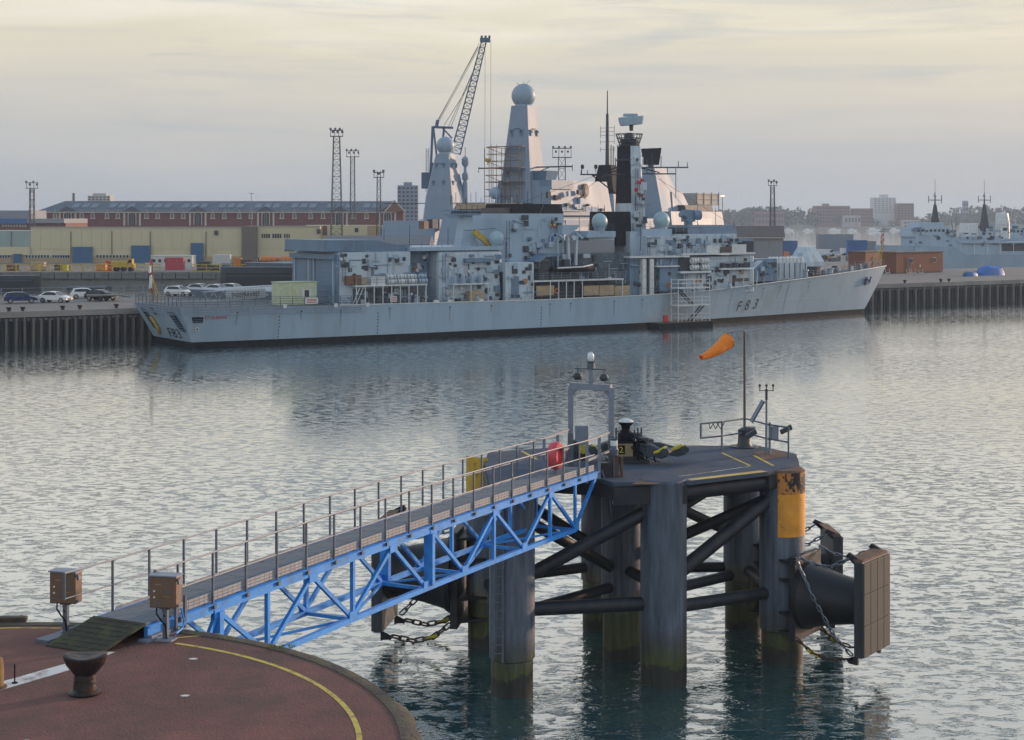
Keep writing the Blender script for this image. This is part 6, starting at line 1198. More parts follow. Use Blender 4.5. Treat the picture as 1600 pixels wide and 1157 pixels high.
for p0, p1, pt, pb in ((22, 35, 397, 416), (114, 145, 386, 408), (206, 236, 384, 407), (299, 318, 380, 396)):
    a, c_ = sxp(p0), sxp(p1); d = MB().box(a, c_, -.7, -.45, 3.6, sz(pt, a)).build('roller_door', 'door_blue', sh)
    for k in range(7): piece('door_panel', 'door_blue', d, (lerp(a, c_, (k+.5)/7), -.72, (3.7+sz(pt, a))/2), ((c_-a)/7-.07, .08, sz(pt, a)-3.9))
    for e_ in (a, c_): piece('door_jamb', 'shed_brown', d, (e_, -.72, (3.6+sz(pt, a))/2), (.25, .12, sz(pt, a)-3.6))
for p0, p1, n in ((40, 78, 8), (82, 110, 7), (150, 202, 10), (0, 16, 4)):
    for k in range(n): x = sxp(lerp(p0, p1, (k+.5)/n)); fr_ = piece('window', 'cabin_white', sh, (x, -.45, sz(401, x)), (.72, .14, .95)); piece('pane', 'window_dark', sh, (x, -.54, sz(401, x)), (.5, .06, .7))
for px in (111, 175, 235, 322, 18): x = sxp(px); MB().cyl((x, -.3, 3.6), (x, -.3, sz(362, x)), .12, n=6).build('downpipe', 'shed_brown', sh)
for p0, p1 in ((408, 422), (425, 440), (443, 453)):
    x0, x1b = sxp(p0), sxp(p1)
    for k in range(4): piece('window', 'window_dark', sh, (lerp(x0, x1b, (k+.5)/4), .5, sz(369, x0)), ((x1b-x0)/4-.15, .12, 1.1))
for k in range(14): piece('window', 'window_dark', sh, (sxp(446+k*3.9), .5, sz(391, 70)), (.45, .12, .7))
MB().box(sxp(475), sxp(640), 8, 22, 3.6, sz(352.5, 80)).build('wall', 'shed_cream', sh)
for p0, p1, m in ((502, 509, 'far_brick'), (573, 592, 'shed_tan')): piece('wall_panel', m, sh, ((sxp(p0)+sxp(p1))/2, 7.9, sz(361, 80)), (sxp(p1)-sxp(p0), .2, 2.6))
for px, py in ((338, 364), (498, 362), (557, 360)): piece('wall_unit', 'ship_dark', sh, (sxp(px), -.3 if px < 400 else .3, sz(py, 60)), (1.0, .6, 1.2))
bl = thing('blue_roofed_sheds', 'low sheds with pale blue and grey roofs at the far left', 'building', P(0, 0, 540).to_2d().to_3d()); 
def bpx(px): return (px)/F*540
for p0, p1, pt, pb, m in ((-40, 42, 342, 350, 'container_blue'), (42, 100, 342, 349, 'clad_grey'), (-40, 100, 349, 362, 'far_brick'), (-60, 32, 329, 343, 'clad_grey')): MB().box(bpx(p0), bpx(p1), (2 if pt == 349 else 0 if pt > 330 else 12), 30, Z(pb, 540), Z(pt, 540)).build('block', m, bl)
for k in range(9): piece('window', 'cabin_white', bl, (bpx(2+k*4.4), -.2+2, Z(353, 540)), (.6, .3, .8))
# ================================================================ FAR TOWERS AND BUILDINGS
def tower(px0, px1, pyt, pyb, D, m, label, rows, cols, wm='window_dark', top=None):
    a, b_ = P(px0, 0, D), P(px1, 0, D); w = b_.x-a.x; z0 = min(3.6, Z(pyb, D)); z1 = Z(pyt, D); t = thing('tower_block', label, 'building', (a.x, D, z0)); h = z1-z0
    MB().box(0, w, 0, w*.7, 0, h).build('wall', m, t)
    zlo = max(0, Z(pyb, D)-z0)
    for r_ in range(rows):
        for c_ in range(cols): piece('window', wm, t, (w*(c_+.5)/cols, -.05, lerp(zlo, h, (r_+.6)/(rows+.3))), (w/cols*.6, .3, (h-zlo)/rows*.5))
    if top: MB().box(w*top[0], w*top[1], w*.1, w*.5, h, h+top[2]).build('roof_plant', m, t)
    return t
tower(621, 653, 290, 348, 900, 'tower_blue', 'blue grey tower block under construction behind the brick gable', 9, 5, 'window_dark', (.3, .7, 1.8))
tower(137, 172, 306, 318, 1100, 'far_pale', 'pale flat roofed block above the brick hall roof', 3, 6, 'window_dark', (.2, .8, 1.6))
tower(1365, 1400, 309, 334, 2150, 'tower_white', 'white slab tower block on the far shore', 7, 6, 'clad_grey', (.35, .68, 4))
tower(1402, 1428, 318, 345, 2120, 'far_brick', 'brown apartment block right of the white tower on the far shore', 6, 5)
tower(1276, 1328, 322, 350, 2080, 'far_brick', 'long red brick flats on the far shore', 5, 12, 'window_dark', (.25, .4, 3)); tower(1505, 1513, 314, 340, 2200, 'tower_blue', 'small grey church-like tower above the far right trees', 3, 2)
tower(1333, 1364, 326, 350, 2090, 'far_brick', 'low brown flats left of the white tower', 4, 8); tower(1320, 1345, 337, 350, 2000, 'far_pale', 'low pale marina building with sloping roof', 1, 5); tower(1412, 1438, 344, 358, 1960, 'far_pale', 'cream waterside building left of the far warships', 2, 5)
tower(1180, 1225, 331, 352, 2050, 'far_brick', 'terrace of brown houses behind the marina masts', 2, 9)
tower(113, 116.5, 302, 318, 1200, 'lattice', 'slim dark chimney above the brick hall roof', 1, 1)
# marina: a forest of masts plus a few hulls
r = random.Random(8); b = MB()
for i in range(150):
    px = r.uniform(1135, 1345) if r.random() < .8 else r.uniform(1345, 1640); D = r.uniform(1820, 1895); x = (px-CX)/F*D; h = r.uniform(9, 19); b.bar((x, D, .5), (x+r.uniform(-.1, .1), D, h), .14)
    if r.random() < .5: b.bar((x-.9, D, h*.6), (x+.9, D, h*.6), .12)
o = b.build('marina_masts', 'mast_alloy'); o['kind'] = 'stuff'; tag(o, 'thin pale forest of yacht masts in the marina on the far shore', 'masts')
proto = None
for i in range(13):
    px = 1165+i*34+r.uniform(-6, 6); D = r.uniform(1800, 1870); x = (px-CX)/F*D; L = r.uniform(.8, 1.3)
    if proto is None:
        proto = thing('moored_boat', '', 'boat', (x, D, 0), 0, 'white boats moored along the far marina'); MB().loft([[Vector((-6, -1.6, 0)), Vector((-6, 1.6, 0)), Vector((5, 1.2, 0)), Vector((5, -1.2, 0))], [Vector((-6.3, -1.9, 1.7)), Vector((-6.3, 1.9, 1.7)), Vector((7, .4, 2.1)), Vector((7, -.4, 2.1))]]).build('hull', 'car_white', proto); MB().taper(-4, 2, -1.3, 1.3, 1.7, -3, 1, -1, 1, 3.3).build('cabin', 'car_white', proto); t = proto
    else: t = copy_tree(proto)
    t.location = (x, D, 0); t.scale = (L, L, L); t['label'] = 'small white boat moored in the row along the far marina'
# ================================================================ YARD CLUTTER ON THE LEFT
def container(px, py, D, w_px, h, m, label, rz=0.0, name='shipping_container', cat='container', zb=3.6):
    c = P(px, 0, D); w = w_px*D/F; t = thing(name, label, cat, (c.x, c.y, zb), rz); MB().box(-w/2, w/2, -1.2, 1.2, 0, h).build('body', m, t)
    n = max(4, int(w/.55))
    for k in range(n): piece('rib', m, t, (lerp(-w/2, w/2, (k+.5)/n), -1.23, h/2), (w/n*.5, .08, h*.86))
    for x in (-w/2, w/2): piece('corner_post', m, t, (x, -1.2, h/2), (.2, .16, h))
    return t
container(274, 0, 372, 27, 2.9, 'container_red', 'pinkish red shipping container on the far dockside'); container(347, 0, 378, 26, 3.4, 'cabin_white', 'white dockside container behind the parked cars'); container(425, 0, 376, 40, 2.8, 'dark_green', 'dark green container near the black barge')
container(372, 0, 380, 10, 2.6, 'orange_paint', 'small orange container left of the green one'); container(98, 0, 370, 20, 1.4, 'dark_green', 'low dark skip on the far dockside')
def cabin(px0, px1, D, h, m, label, nw, zb=3.6, dep=5, roof='cabin_white', rz=0.0, wy=None, group=None):
    a, b_ = P(px0, 0, D), P(px1, 0, D); w = b_.x-a.x; t = thing('site_cabin', label, 'cabin', (a.x, D, zb), rz, group)
    MB().box(0, w, 0, dep, 0, h).build('body', m, t); MB().box(-.15, w+.15, -.15, dep+.15, h+.002, h+.18).build('roof', roof, t)
    for k in range(nw): x = w*(k+.5)/nw; f_ = piece('window_frame', 'cabin_white', t, (x, -.04, h*.58), (.95, .1, h*.36)); piece('window_pane', 'window_dark', t, (x, -.1, h*.58), (.7, .06, h*.28))
    return t
cabin(236, 300, 395, 2.6, 'cabin_white', 'row of white site cabins with dark windows below the cream shed', 7)
def gantry(px0, px1, D, z0, label, m='yellow_paint'):
    a, b_ = P(px0, 0, D), P(px1, 0, D); w = b_.x-a.x; t = thing('yellow_barrier', label, 'barrier', (a.x, D, z0), 0, 'yellow railings along the far dockside'); n = max(2, int(w/2.2))
    for k in range(n+1): MB().bar((w*k/n, 0, 0), (w*k/n, 0, 1.7), .16).build('post', m, t)
    for zz in (.15, .85, 1.6): MB().bar((0, 0, zz), (w, 0, zz), .14).build('rail', m, t)
    for k in range(n): MB().bar((w*k/n, 0, .15), (w*(k+1)/n, 0, 1.6), .09).build('brace', m, t)
for i, (p0, p1, D, lb) in enumerate(((-10, 60, 358, 'yellow dockside railing at the far left above the dark hull'), (62, 128, 359, 'yellow dockside railing below the first blue door'), (130, 176, 359, 'yellow dockside railing left of the yellow truck'), (214, 250, 360, 'yellow dockside railing right of the yellow truck'), (300, 345, 360, 'yellow dockside railing right of the red container'), (345, 395, 359, 'yellow dockside railing behind the white cars'))): gantry(p0, p1, D, 3.6, lb)
# yellow dumper truck
c = P(192, 0, 362); t = thing('dumper_truck', 'yellow dumper truck on the far dockside', 'truck', (c.x, c.y, 3.6))
MB().ext([(-2.2, -1.2, .9), (1.0, -1.2, .9), (1.4, -1.2, 2.3), (-2.6, -1.2, 2.3)], (0, 2.4, 0)).build('skip', 'yellow_paint', t); MB().box(1.1, 2.6, -1.1, 1.1, .7, 1.7).build('bonnet', 'yellow_paint', t); MB().box(1.3, 2.3, -.9, .9, 1.7, 2.8).build('cab', 'yellow_paint', t); piece('cab_window', 'window_dark', t, (1.8, -.95, 2.3), (.7, .1, .7))
for x in (-1.4, .2, 1.9): MB().cyl((x, -1.25, .5), (x, 1.25, .5), .5, n=14).build('wheel', 'tyre', t)
# orange rescue boats on a rack
for i, (px, lb) in enumerate(((420, 'orange covered boat on the rack, left one'), (450, 'orange covered boat on the rack, right one'))):
    c = P(px, 0, 366); t = thing('orange_boat', lb, 'boat', (c.x, c.y, 3.6)); MB().loft([[Vector((x, w*math.cos(a), 2.6+hh*math.sin(a)*.7)) for a in [2*math.pi*k/10 for k in range(10)]] for x, w, hh in ((-2.2, .3, .5), (-1.6, .9, 1.0), (0, 1.1, 1.15), (1.6, .9, 1.0), (2.4, .2, .5))]).build('hull', 'orange_paint', t, smooth=50); MB().box(-1.5, 1.5, -.8, .8, 0, 1.7).build('rack', 'lattice', t)
# oddments as single crates
for i, (px, D, w, h, m, lb) in enumerate(((160, 366, 2.2, 1.5, 'orange_paint', 'orange crate left of the yellow truck'), (102, 364, 1.2, 1.3, 'hook_yellow', 'bright green-yellow drum crate on the far dockside'), (170, 367, 1.4, 2.2, 'red_paint', 'red tool cabinet beside the yellow truck'), (232, 363, 1.2, 1.8, 'cabin_white', 'white crate beside the ensign staff'), (318, 366, 3, 2.0, 'ship_dark', 'dark grey crate right of the red container'), (385, 366, 2.6, 2.4, 'rust_edge', 'rusty brown crate behind the white cars'), (398, 367, 2.0, 1.8, 'orange_paint', 'orange crate beside the dark barge'), (355, 364, 2.2, 1.6, 'container_blue', 'blue crate between white container and barge'), (335, 364, 1.8, 1.2, 'dark_green', 'green crate left of the white container'), (60, 368, 3.0, 1.8, 'tan_tarp', 'tan sheeted stack at the far left dockside'), (20, 366, 2.4, 1.4, 'rust_edge', 'rust coloured stack above the dark hull'))):
    c = P(px, 0, D); t = thing('crate', lb, 'crate', (c.x, c.y, 3.6), random.uniform(-.2, .2)); MB().box(-w/2, w/2, -w*.4, w*.4, .12, h).build('body', m, t, bevel=.05); MB().box(-w/2, w/2, -w*.35, -w*.2, 0, .12).box(-w/2, w/2, w*.2, w*.35, 0, .12).build('skids', 'wood_brown', t); piece('lid', m, t, (0, 0, h+.05), (w*1.04, w*.84, .1))
# black hulls along the inner wall
def barge(px0, px1, D, zt, label, m='barge_black'):
    a, b_ = P(px0, 0, D), P(px1, 0, D); w = b_.x-a.x; t = thing('barge', label, 'barge', (a.x, D, 0)); rs = []
    for u, sc_ in ((0, .2), (.03, .75), (.1, 1), (.9, 1), (.97, .75), (1, .2)): rs.append([Vector((w*u, -3.2*sc_, -.6)), Vector((w*u, -3.4*sc_, zt*.8)), Vector((w*u, -2.6*sc_, zt)), Vector((w*u, 2.6*sc_, zt)), Vector((w*u, 3.4*sc_, zt*.8)), Vector((w*u, 3.2*sc_, -.6))])
    MB().loft(rs).build('hull', m, t, smooth=30)
    for k in range(9): MB().cyl((w*(.08+k*.1), -3.0, zt), (w*(.08+k*.1), -3.0, zt+.9), .06, n=5).build('stanchion', 'galv_dark', t)
    MB().bar((w*.06, -3.42, zt*.7), (w*.94, -3.42, zt*.7), .2, .25).build('rubbing_strake', 'lattice', t); return t
barge(-40, 62, 345, 3.3, 'dark blue-black hull at the far left of the inner dock'); bg = barge(345, 470, 326, 5.7, 'long black barge with rounded end behind the white cars'); barge(108, 172, 344, 1.0, 'low yellow edged work raft in the inner dock', 'lattice'); barge(392, 466, 352, 6.0, 'black netted hull beyond the long black barge')
# bollards and stores on the near quay
pb = None
for i, (px, lb) in enumerate(((14, 'leftmost black bollard on the quay edge'), (36, 'second black bollard from the left on the quay edge'), (98, 'black bollard on the quay edge below the white estate car'), (125, 'black bollard on the quay edge left of the trailer'), (182, 'black bollard on the quay edge just left of the frigate stern'), (1414, 'dark red bollard on the quay right of the frigate bow'), (1470, 'brown bollard on the quay below the cabins'), (1483, 'black bollard on the quay right of the cabins'))):
    D = (10.6-FR.x*FR.s+FR.y*FR.c)/(-(px-CX)/F*FR.s+FR.c); c = P(px, 0, D)
    if pb is None: pb = thing('quay_bollard', lb, 'bollard', (c.x, c.y, QZ), 0, 'bollards along the quay edge'); MB().lathe([(.55, 0), (.4, .12), (.36, .6), (.62, .85), (.6, 1.0), (.001, 1.05)], n=14).build('casting', 'bollard_iron', pb, smooth=40); MB().box(-.7, .7, -.6, .6, 0, .08).build('base_plate', 'bollard_iron', pb); t = pb
    else: t = copy_tree(pb)
    t.location = (c.x, c.y, QZ); t['label'] = lb; t.rotation_euler = (0, 0, FR.a); t.scale = (.62, .62, .7)
c = W(163, 471, QZ); t = thing('flat_trailer', 'flat trailer parked on the quay edge by the black car', 'trailer', (c.x, c.y, QZ), .3); MB().box(-2.4, 2.4, -1, 1, .75, .95).build('bed', 'stone_wall', t); MB().cyl((-.6, -1.05, .38), (-.6, 1.05, .38), .38, n=12).build('axle_wheels', 'tyre', t); MB().bar((2.4, 0, .7), (3.6, 0, .5), .1).build('drawbar', 'lattice', t)
for px in range(-6, 215, 13):
    pass
fc = thing('quay_fence', 'thin grey post and wire fence along the back of the quay', 'fence', (FR.x, FR.y, QZ), FR.a)
for k in range(24): MB().cyl((-48+k*3.0, 41, 0), (-48+k*3.0, 41, 1.7), .06, n=5).build('post', 'galv', fc)
for zz in (.6, 1.1, 1.65): MB().bar((-48, 41, zz), (21, 41, zz), .05).build('wire', 'galv', fc)
# ================================================================ CARS
def car(px, py, rz, paint, label, hatch=True, L=4.2):
    c = W(px, py, QZ); t = thing('parked_car', label, 'car', (c.x, c.y, QZ), rz, 'cars parked on the quay'); w = .88
    prof = [(-2.05, .35), (-2.1, .62), (-2.0, .92), (-1.75, 1.0), (.9, .98), (1.75, .80), (2.08, .62), (2.1, .35)]
    b = MB(); rs = [[Vector((x, y*w, z if abs(y) < .99 else z-.06*(z > .8))) for x, z in prof] for y in (-1, -.93, .93, 1)]
    b.loft(rs).build('body', paint, t, smooth=35, bevel=.04)
    top = [(-1.9, .96), (-1.62 if hatch else -1.2, 1.40), (-.6, 1.47), (.35, 1.42), (1.15, .95)]
    MB().loft([[Vector((x, sg*(.84 if z < 1.1 else .66), z)) for x, z in top] for sg in (-1, 1)]).build('roof', paint, t, smooth=25)
    gl = [(-1.55, 1.0), (-1.42 if hatch else -1.0, 1.34), (-.6, 1.39), (.28, 1.35), (.92, .99)]
    for sg in (-1, 1): MB().ext([(x, sg*(.83 if z < 1.1 else .70), z) for x, z in gl], (0, sg*.03, 0)).build('side_window', 'window_dark', t)
    MB().hexa([(.42, -.60, 1.41), (1.14, -.76, .99), (1.14, .76, .99), (.42, .60, 1.41)], [(.45, -.60, 1.44), (1.18, -.76, 1.01), (1.18, .76, 1.01), (.45, .60, 1.44)]).build('windscreen', 'window_dark', t)
    MB().hexa([(-1.93, -.7, 1.0), (-1.66, -.58, 1.38), (-1.66, .58, 1.38), (-1.93, .7, 1.0)], [(-1.97, -.7, 1.02), (-1.70, -.58, 1.40), (-1.70, .58, 1.40), (-1.97, .7, 1.02)]).build('rear_window', 'window_dark', t)
    for x in (-1.3, 1.32):
        for sg in (-1, 1): wh = MB().cyl((x, sg*.70, .33), (x, sg*.91, .33), .33, n=18).build('wheel', 'tyre', t); MB().cyl((x, sg*.90, .33), (x, sg*.93, .33), .21, n=14).build('rim', 'hub', wh)
    for sg in (-1, 1): piece('headlight', 'head_glass', t, (2.0, sg*.62, .70), (.16, .36, .16)); piece('tail_light', 'tail_red', t, (-2.04, sg*.68, .82), (.1, .26, .22)); piece('door_mirror', paint, t, (.75, sg*.98, 1.0), (.16, .2, .12))
    piece('grille', 'ship_dark', t, (2.08, 0, .5), (.06, .9, .2)); t.scale = (1.06, 1.06, 1.06); return t
car(32, 474, .0+.35, 'car_blue', 'dark blue hatchback, leftmost car on the quay'); car(86, 473, -.25, 'car_white', 'white estate car right of the blue hatchback', False); car(134, 467, .3, 'car_white', 'white hatchback partly behind the black car'); car(158, 470, -.3, 'car_black', 'black car on the quay by the trailer', False)
car(280, 463, -.45, 'car_white', 'white hatchback just right of the ensign staff'); car(313, 459, -.35, 'car_white', 'white car behind the frigate stern, second from the ensign staff', False); car(364, 458.5, -.35, 'car_white', 'white car nearest to the black barge end', False); car(341, 460, -.4, 'car_white', 'low white car seen between two white cars above the banner', False)
# ================================================================ THE RIGHT: jetty, store, cabins, other warships
st2 = thing('grey_store', 'grey clad store with brown roof behind the frigate bridge front', 'building', P(1140, 0, 395).to_2d().to_3d(), math.radians(-8))
w = (1222-1140)/F*395; z1 = Z(372, 395)-3.6; st2.location.z = 3.6
MB().box(0, w, 0, 16, 0, z1).build('wall', 'clad_grey', st2); MB().ext([(-.5, -.8, z1), (w+.5, -.8, z1), (w+.5, 8, z1+2.6), (-.5, 8, z1+2.6)], (0, 0, .3)).build('roof', 'roof_brown', st2); MB().ext([(w+.02, 0, 0), (w+.02, 16, 0), (w+.02, 16, z1), (w+.02, 8, z1+2.5), (w+.02, 0, z1)], (.15, 0, 0)).build('gable_wall', 'roof_brown', st2)
for k in range(12): piece('cladding_panel', 'clad_grey', st2, (w*(k+.5)/12, -.06, z1/2), (w/12-.08, .1, z1-.1))
MB().bar((-.4, -.8, z1+.05), (w+.4, -.8, z1+.05), .3).build('gutter', 'far_pale', st2)
ZJ = 3.95
for px, D, wp, h, m, lb in ((1233, 500, 23, 4.6, 'container_blue', 'light blue container beyond the gun turret'), (1224, 440, 15, 2.4, 'orange_paint', 'orange container right of the grey store'), (1304, 560, 56, 6.0, 'container_grey', 'long grey flat roofed jetty building'), (1338, 470, 30, 5.2, 'container_blue', 'dark blue container stack on the jetty'), (1352, 500, 30, 4.5, 'clad_grey', 'pale grey jetty container left of the far warships')):
    container(px, 0, D, wp, h, m, lb, 0, zb=ZJ)
for px, py, lb in ((1326, 399, 'white van on the jetty left of the blue containers'), (1292, 401, 'small white car on the jetty beyond the gun turret')):
    c = W(px, py, ZJ); t = thing('parked_van', lb, 'van', (c.x, c.y, ZJ), .2); MB().ext([(-2.6, -.95, .4), (2.5, -.95, .4), (2.6, -.95, 1.0), (1.9, -.95, 1.2), (1.2, -.95, 2.1), (-2.6, -.95, 2.2)], (0, 1.9, 0)).build('body', 'car_white', t, bevel=.08); piece('window', 'window_dark', t, (1.1, -.96, 1.6), (1.0, .06, .6))
    for x in (-1.7, 1.6): MB().cyl((x, -1.0, .38), (x, 1.0, .38), .38, n=12).build('wheel', 'tyre', t)
for i, (px, D, lb) in enumerate(((1190, 395, 'dark machinery pile right of the grey store'), (1290, 430, 'dark stores pile on the jetty, left'), (1310, 432, 'dark stores pile on the jetty, right'))):
    c = P(px, 0, D); t = thing('stores_pile', lb, 'stores', (c.x, c.y, ZJ))
    for k in range(7): piece('box', random.choice(['ship_dark', 'rust_edge', 'galv_dark', 'tan_tarp']), t, (random.uniform(-3, 3), random.uniform(-1, 1), random.uniform(.4, 1.2)), (random.uniform(.8, 2.2), 1.2, random.uniform(.8, 1.6)), random.uniform(-.3, .3))
# red and white gear seen over the forecastle, on the quay
c = P(1293, 0, 300); t = thing('red_pump_unit', 'red pump unit on the quay seen over the forecastle', 'pump', (c.x, c.y, QZ)); MB().box(-1.0, 1.0, -.6, .6, .2, 1.5).build('housing', 'red_paint', t, bevel=.06); MB().cyl((-.7, -.5, .25), (-.7, .5, .25), .25, n=10).cyl((.7, -.5, .25), (.7, .5, .25), .25, n=10).build('wheel', 'tyre', t)
for i in range(9):
    c = P(1306+i*8, 0, 300+i*4); t = thing('stacked_barrier', 'pale steel barrier in the row on the quay behind the bow rails', 'barrier', (c.x, c.y, QZ), .5, 'barriers behind the bow'); MB().bar((-1, 0, 1.3), (1, 0, 1.3), .07).bar((-1, 0, .3), (1, 0, .3), .07).build('frame', 'galv', t)
    for k in range(6): MB().bar((-1+k*.4, 0, .0 if k in (0, 5) else .3), (-1+k*.4, 0, 1.3), .06).build('upright', 'galv', t)
# brown cabins on the right quay
q0 = FR.S(1362, 0, 52); fcab = FR
def qcab(px0, px1, pyt, pyb, m, label, nw, grp='brown cabins on the quay'):
    D = F*(H-QZ)/(pyb-HY); D1 = D*1.03; a, b_ = P(px0, 0, D), P(px1, 0, D1); w = (b_.to_2d()-a.to_2d()).length; ang = math.atan2(b_.y-a.y, b_.x-a.x); h = Z(pyt, D)-QZ
    t = thing('quay_cabin', label, 'cabin', (a.x, a.y, QZ), ang, grp); MB().box(0, w, 0, 4, .15, h).build('body', m, t); MB().box(-.15, w+.15, -.2, 4.2, h+.002, h+.22).build('roof', 'roof_brown', t); MB().box(.1, w-.1, .1, 3.9, 0, .148).build('plinth', 'ship_dark', t)
    n = int(w/.6)
    for k in range(n): piece('wall_board', m, t, (w*(k+.5)/n, -.03, h/2+.07), (w/n-.05, .06, h-.25))
    for k in range(nw): x = w*(k+.62)/max(nw, 1); piece('window_frame', 'far_pale', t, (x, -.1, h*.62), (1.2, .1, 1.1)); piece('window_pane', 'window_dark', t, (x, -.16, h*.62), (.95, .06, .85))
    piece('door', 'roof_brown', t, (w*.25, -.1, h*.42), (.95, .1, h*.75)); piece('notice', 'cabin_white', t, (w*.5, -.12, h*.35), (.4, .05, .5)); return t
qcab(1352, 1399, 395, 427, 'cabin_brown', 'left brown timber cabin behind the frigate bow', 0); qcab(1400, 1473, 396, 428, 'cabin_brown', 'right brown timber cabin with two windows on the quay', 2); 
bn_ = None
for px in (1388, 1421, 1429, 1440):
    c = P(px, 0, 326); t = thing('quay_chair', 'folding chair-like frame in front of the brown cabins', 'chair', (c.x, c.y, QZ), random.uniform(-.4, .4), 'frames before the cabins')
    MB().bar((-.4, 0, 0), (-.6, .3, 1.3), .08).bar((.4, 0, 0), (.2, .3, 1.3), .08).build('back_frame', 'far_pale', t); MB().hexa([(-.45, -.5, .45), (.35, -.5, .45), (.35, .1, .5), (-.45, .1, .5)], [(-.45, -.5, .52), (.35, -.5, .52), (.35, .1, .57), (-.45, .1, .57)]).build('seat', 'far_pale', t)
c = P(1545, 0, 326); t = thing('tarpaulin_stack', 'bright blue tarpaulin covered stack at the right quay edge', 'tarpaulin', (c.x, c.y, QZ), FR.a)
MB().loft([[Vector((x, -1.6*w, 0)), Vector((x, -1.3*w, h*.75)), Vector((x, -.3*w, h)), Vector((x, .9*w, h*.9)), Vector((x, 1.6*w, 0))] for x, w, h in ((-3.2, .8, .6), (-2, 1, 1.7), (-.6, 1, 2.1), (1, 1, 1.8), (2.6, 1, 2.0), (3.4, .8, .7))]).build('cover', 'tarp_blue', t, smooth=35); MB().tube([(-2, -1.7, .02), (-2, -1.34, 1.3), (-2, 0, 1.75), (-2, 1.6, .1)], .04).build('lashing', 'galv', t)
c = P(1517, 0, 320); t = thing('blue_dinghy', 'upturned dark blue dinghy left of the blue tarpaulin', 'dinghy', (c.x, c.y, QZ), FR.a); MB().loft([[Vector((x, w*math.cos(a), h*max(0, math.sin(a)))) for a in [math.pi*k/8 for k in range(9)]] for x, w, h in ((-1.8, .6, .8), (-.8, .9, 1.0), (.8, .8, 1.0), (1.9, .15, .6))]).build('hull', 'container_blue', t, smooth=40); MB().bar((-1.7, 0, .95), (1.6, 0, .95), .08).build('keel', 'ship_dark', t)
# two patrol ships end to end at the far right
def patrol(px_bow, D, deg, label, mast_px, L=62, seed=1, prop=None):
    fr = Frame((px_bow-CX)/F*D, D, deg); t = thing('patrol_ship', label, 'warship', (fr.x, fr.y, 0), fr.a, 'grey ships beyond the right quay'); rr = random.Random(seed); zd0 = Z(383, D); rs = []
    for u in [i/14 for i in range(15)]:
        s = u*L; bw = 5*min(1, (u*3.2+.01))**.6; zd = zd0 if u < .42 else zd0-2.3; zd = zd-1.0*min(u, .4)*1.5
        rs.append([Vector((s+1.8*(1-u if u < .2 else 0), -bw*.75, -1)), Vector((s, -bw, zd)), Vector((s, bw, zd)), Vector((s+1.8*(1-u if u < .2 else 0), bw*.75, -1))])
    MB().loft(rs).build('hull', 'ship_grey', t)
    def B(name, s0, s1, y, z0, z1, m, sl=.2): return MB().taper(s0, s1, -y, y, z0, s0+sl, s1-sl, -y+sl, y-sl, z1).build(name, m, t)
    B('fore_house', L*.17, L*.62, 4.2, 4, zd0+2.4, 'ship_grey'); bh = B('bridge_house', L*.16, L*.36, 3.9, zd0+2.4, zd0+5.2, 'ship_grey', .4); B('upper_bridge', L*.2, L*.33, 3.2, zd0+5.2, zd0+6.6, 'ship_grey', .3); B('funnel_white', L*.45, L*.53, 2.2, zd0+2.4, zd0+6.4, 'white_steel', .5); B('after_house', L*.62, L*.8, 3.6, 3, zd0+.6, 'ship_grey')
    for k in range(8): piece('bridge_window', 'window_dark', bh, (lerp(L*.18, L*.35, (k+.5)/8), -3.62, zd0+4.2), (.8, .2, .7))
    for k in range(9): s = lerp(L*.4, L*.95, k/8); MB().cyl((s, -4.7, zd0-3), (s, -4.7, zd0+.4), .1, n=5).build('gallery_post', 'white_steel', t)
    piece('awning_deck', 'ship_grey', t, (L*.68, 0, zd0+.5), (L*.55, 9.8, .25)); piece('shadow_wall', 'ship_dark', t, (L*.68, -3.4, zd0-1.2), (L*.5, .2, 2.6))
    sm, _ = fr.S(mast_px, 300, 0); zt = Z(312, D+sm*fr.s)
    mt = MB().taper(sm-1.2, sm+1.2, -1.2, 1.2, zd0+4, sm-.3, sm+.3, -.3, .3, zt-1.5).build('mast', 'ship_dark', t); MB().cyl((sm, 0, zt-1.5), (sm, 0, zt+2.2), .25, .12, n=8).cyl((sm, 0, zt+2), (sm, 0, zt+6), .06, n=5).build('topmast', 'ship_dark', mt)
    ya = fr.c; MB().bar((sm-2.2, 0, zt-.2), (sm+2.2, 0, zt-.2), .22).cyl((sm-2.2, 0, zt-1), (sm-2.2, 0, zt+1.1), .12, n=5).cyl((sm+2.2, 0, zt-1.2), (sm+2.2, 0, zt+1.3), .12, n=5).build('yardarm', 'ship_dark', mt); MB().sphere((sm, 0, zt+1.2), .5, 10, 6).build('mast_dome', 'ship_grey', mt)
    for k in range(70): s = rr.uniform(L*.14, L*.8); zz = rr.uniform(zd0-.3, zd0+5.5); piece(rr.choice(['locker', 'vent', 'fitting']), rr.choice(['ship_grey', 'ship_dark', 'ship_light', 'ship_blue', 'galv_dark']), t, (s, rr.uniform(-4.4, -3.4), zz), (rr.uniform(.4, 1.8), rr.uniform(.3, .8), rr.uniform(.3, 1.1)))
    for k in range(16): s = rr.uniform(L*.2, L*.8); MB().cyl((s, rr.uniform(-3.5, 0), zd0+2), (s, -2, zd0+rr.uniform(5, 8.5)), .07, n=4).build('aerial', 'ship_dark', t)
    return fr, t
patrol(1366, 470, 18, 'grey patrol ship with bow to the left behind the brown cabins', 1461, 66, 1); patrol(1490, 500, 18, 'grey patrol ship at the right edge with tall white cover', 1538, 66, 2)
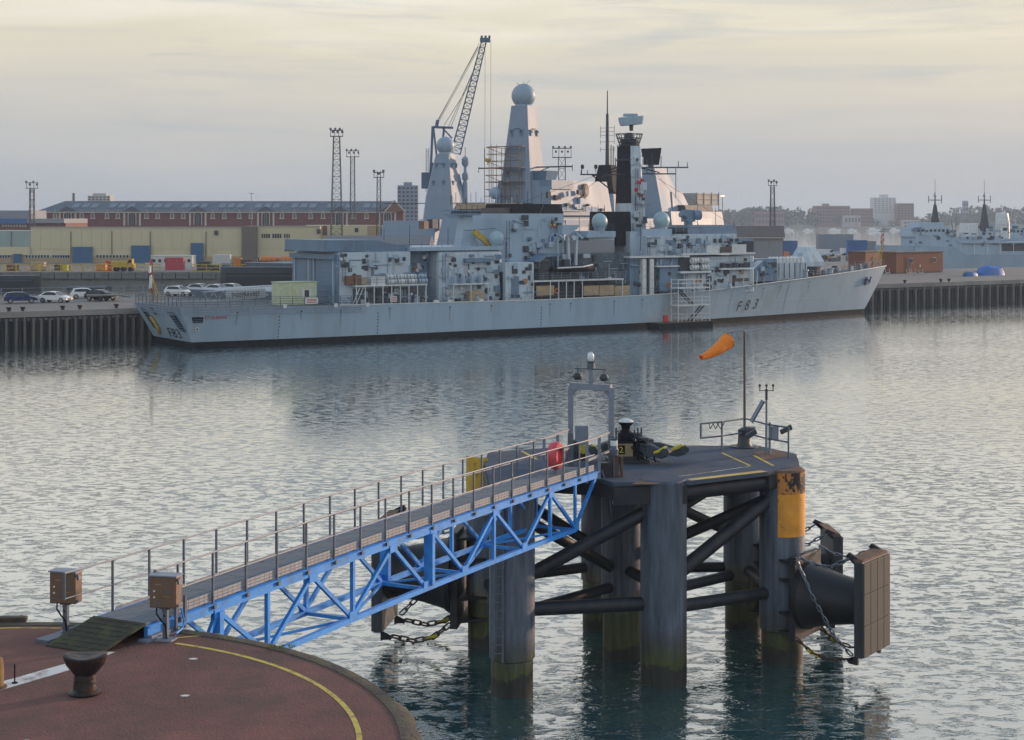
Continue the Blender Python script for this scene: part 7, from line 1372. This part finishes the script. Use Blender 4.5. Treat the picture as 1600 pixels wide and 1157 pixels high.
c = P(1558, 0, 492); t = thing('white_cover', 'tall white cylindrical cover standing on the right-hand patrol ship', 'cover', (c.x, c.y-5, 9)); MB().lathe([(2.3, 0), (2.3, 4.5), (2.0, 6.8), (1.8, 8.1), (.001, 8.3)], n=14).build('sheet', 'white_steel', t, smooth=35); MB().ring((0, 0, 4.5), 2.32, .05).build('band', 'galv', t)
c = P(1381, 0, 468); t = thing('jack_flag', 'small red and white flag on the bow staff of the left patrol ship', 'flag', (c.x, c.y, Z(384, 468))); MB().cyl((0, 0, -.5), (0, 0, 5.5), .07, n=5).build('staff', 'ship_dark', t); MB().hexa([(0, -.04, 1.4), (-1.0, -.04, .4), (-1.0, .04, .4), (0, .04, 1.4)], [(0, -.04, 3.8), (-.9, -.04, 2.6), (-.9, .04, 2.6), (0, .04, 3.8)]).build('cloth', 'flag_red', t); MB().hexa([(-.1, -.06, 2.2), (-.9, -.06, 1.3), (-.9, .06, 1.3), (-.1, .06, 2.2)], [(-.1, -.06, 2.9), (-.9, -.06, 2.0), (-.9, .06, 2.0), (-.1, .06, 2.9)]).build('white_stripe', 'flag_white', t)
# moored yacht with pale mast frames at far right
c = P(1583, 0, 800); t = thing('sheerlegs', 'pale twin sheerlegs beyond the right-hand ships', 'sheerlegs', (c.x, c.y, 0)); 
for a, b_ in (((-3, 0, 0), (-.5, 0, Z(328, 800))), ((3, 0, 0), (.5, 0, Z(328, 800))), ((0, 0, Z(330, 800)), (9, 0, Z(352, 800)))): MB().bar(a, b_, .5).build('leg', 'far_pale', t)
MB().box(-6, 10, -3, 3, -.5, 1.6).build('pontoon', 'far_pale', t)
# ================================================================ HAZE: a box of thin air round everything
hm = bpy.data.materials.new('haze'); hm.use_nodes = True; t_ = hm.node_tree; t_.nodes.clear(); ho = t_.nodes.new('ShaderNodeOutputMaterial'); pv = t_.nodes.new('ShaderNodeVolumePrincipled')
pv.inputs['Color'].default_value = (.66, .80, 1.0, 1); pv.inputs['Density'].default_value = .00019; pv.inputs['Anisotropy'].default_value = 0.2; t_.links.new(pv.outputs[0], ho.inputs['Volume'])
M['haze'] = hm
hz = MB().box(-2900, 2900, -300, 5700, -13, 74).build('haze', 'haze'); hz['kind'] = 'stuff'; tag(hz, 'thin bluish evening haze over the whole harbour', 'haze')
for o_ in COL.objects:
    if '_d' in o_: del o_['_d']
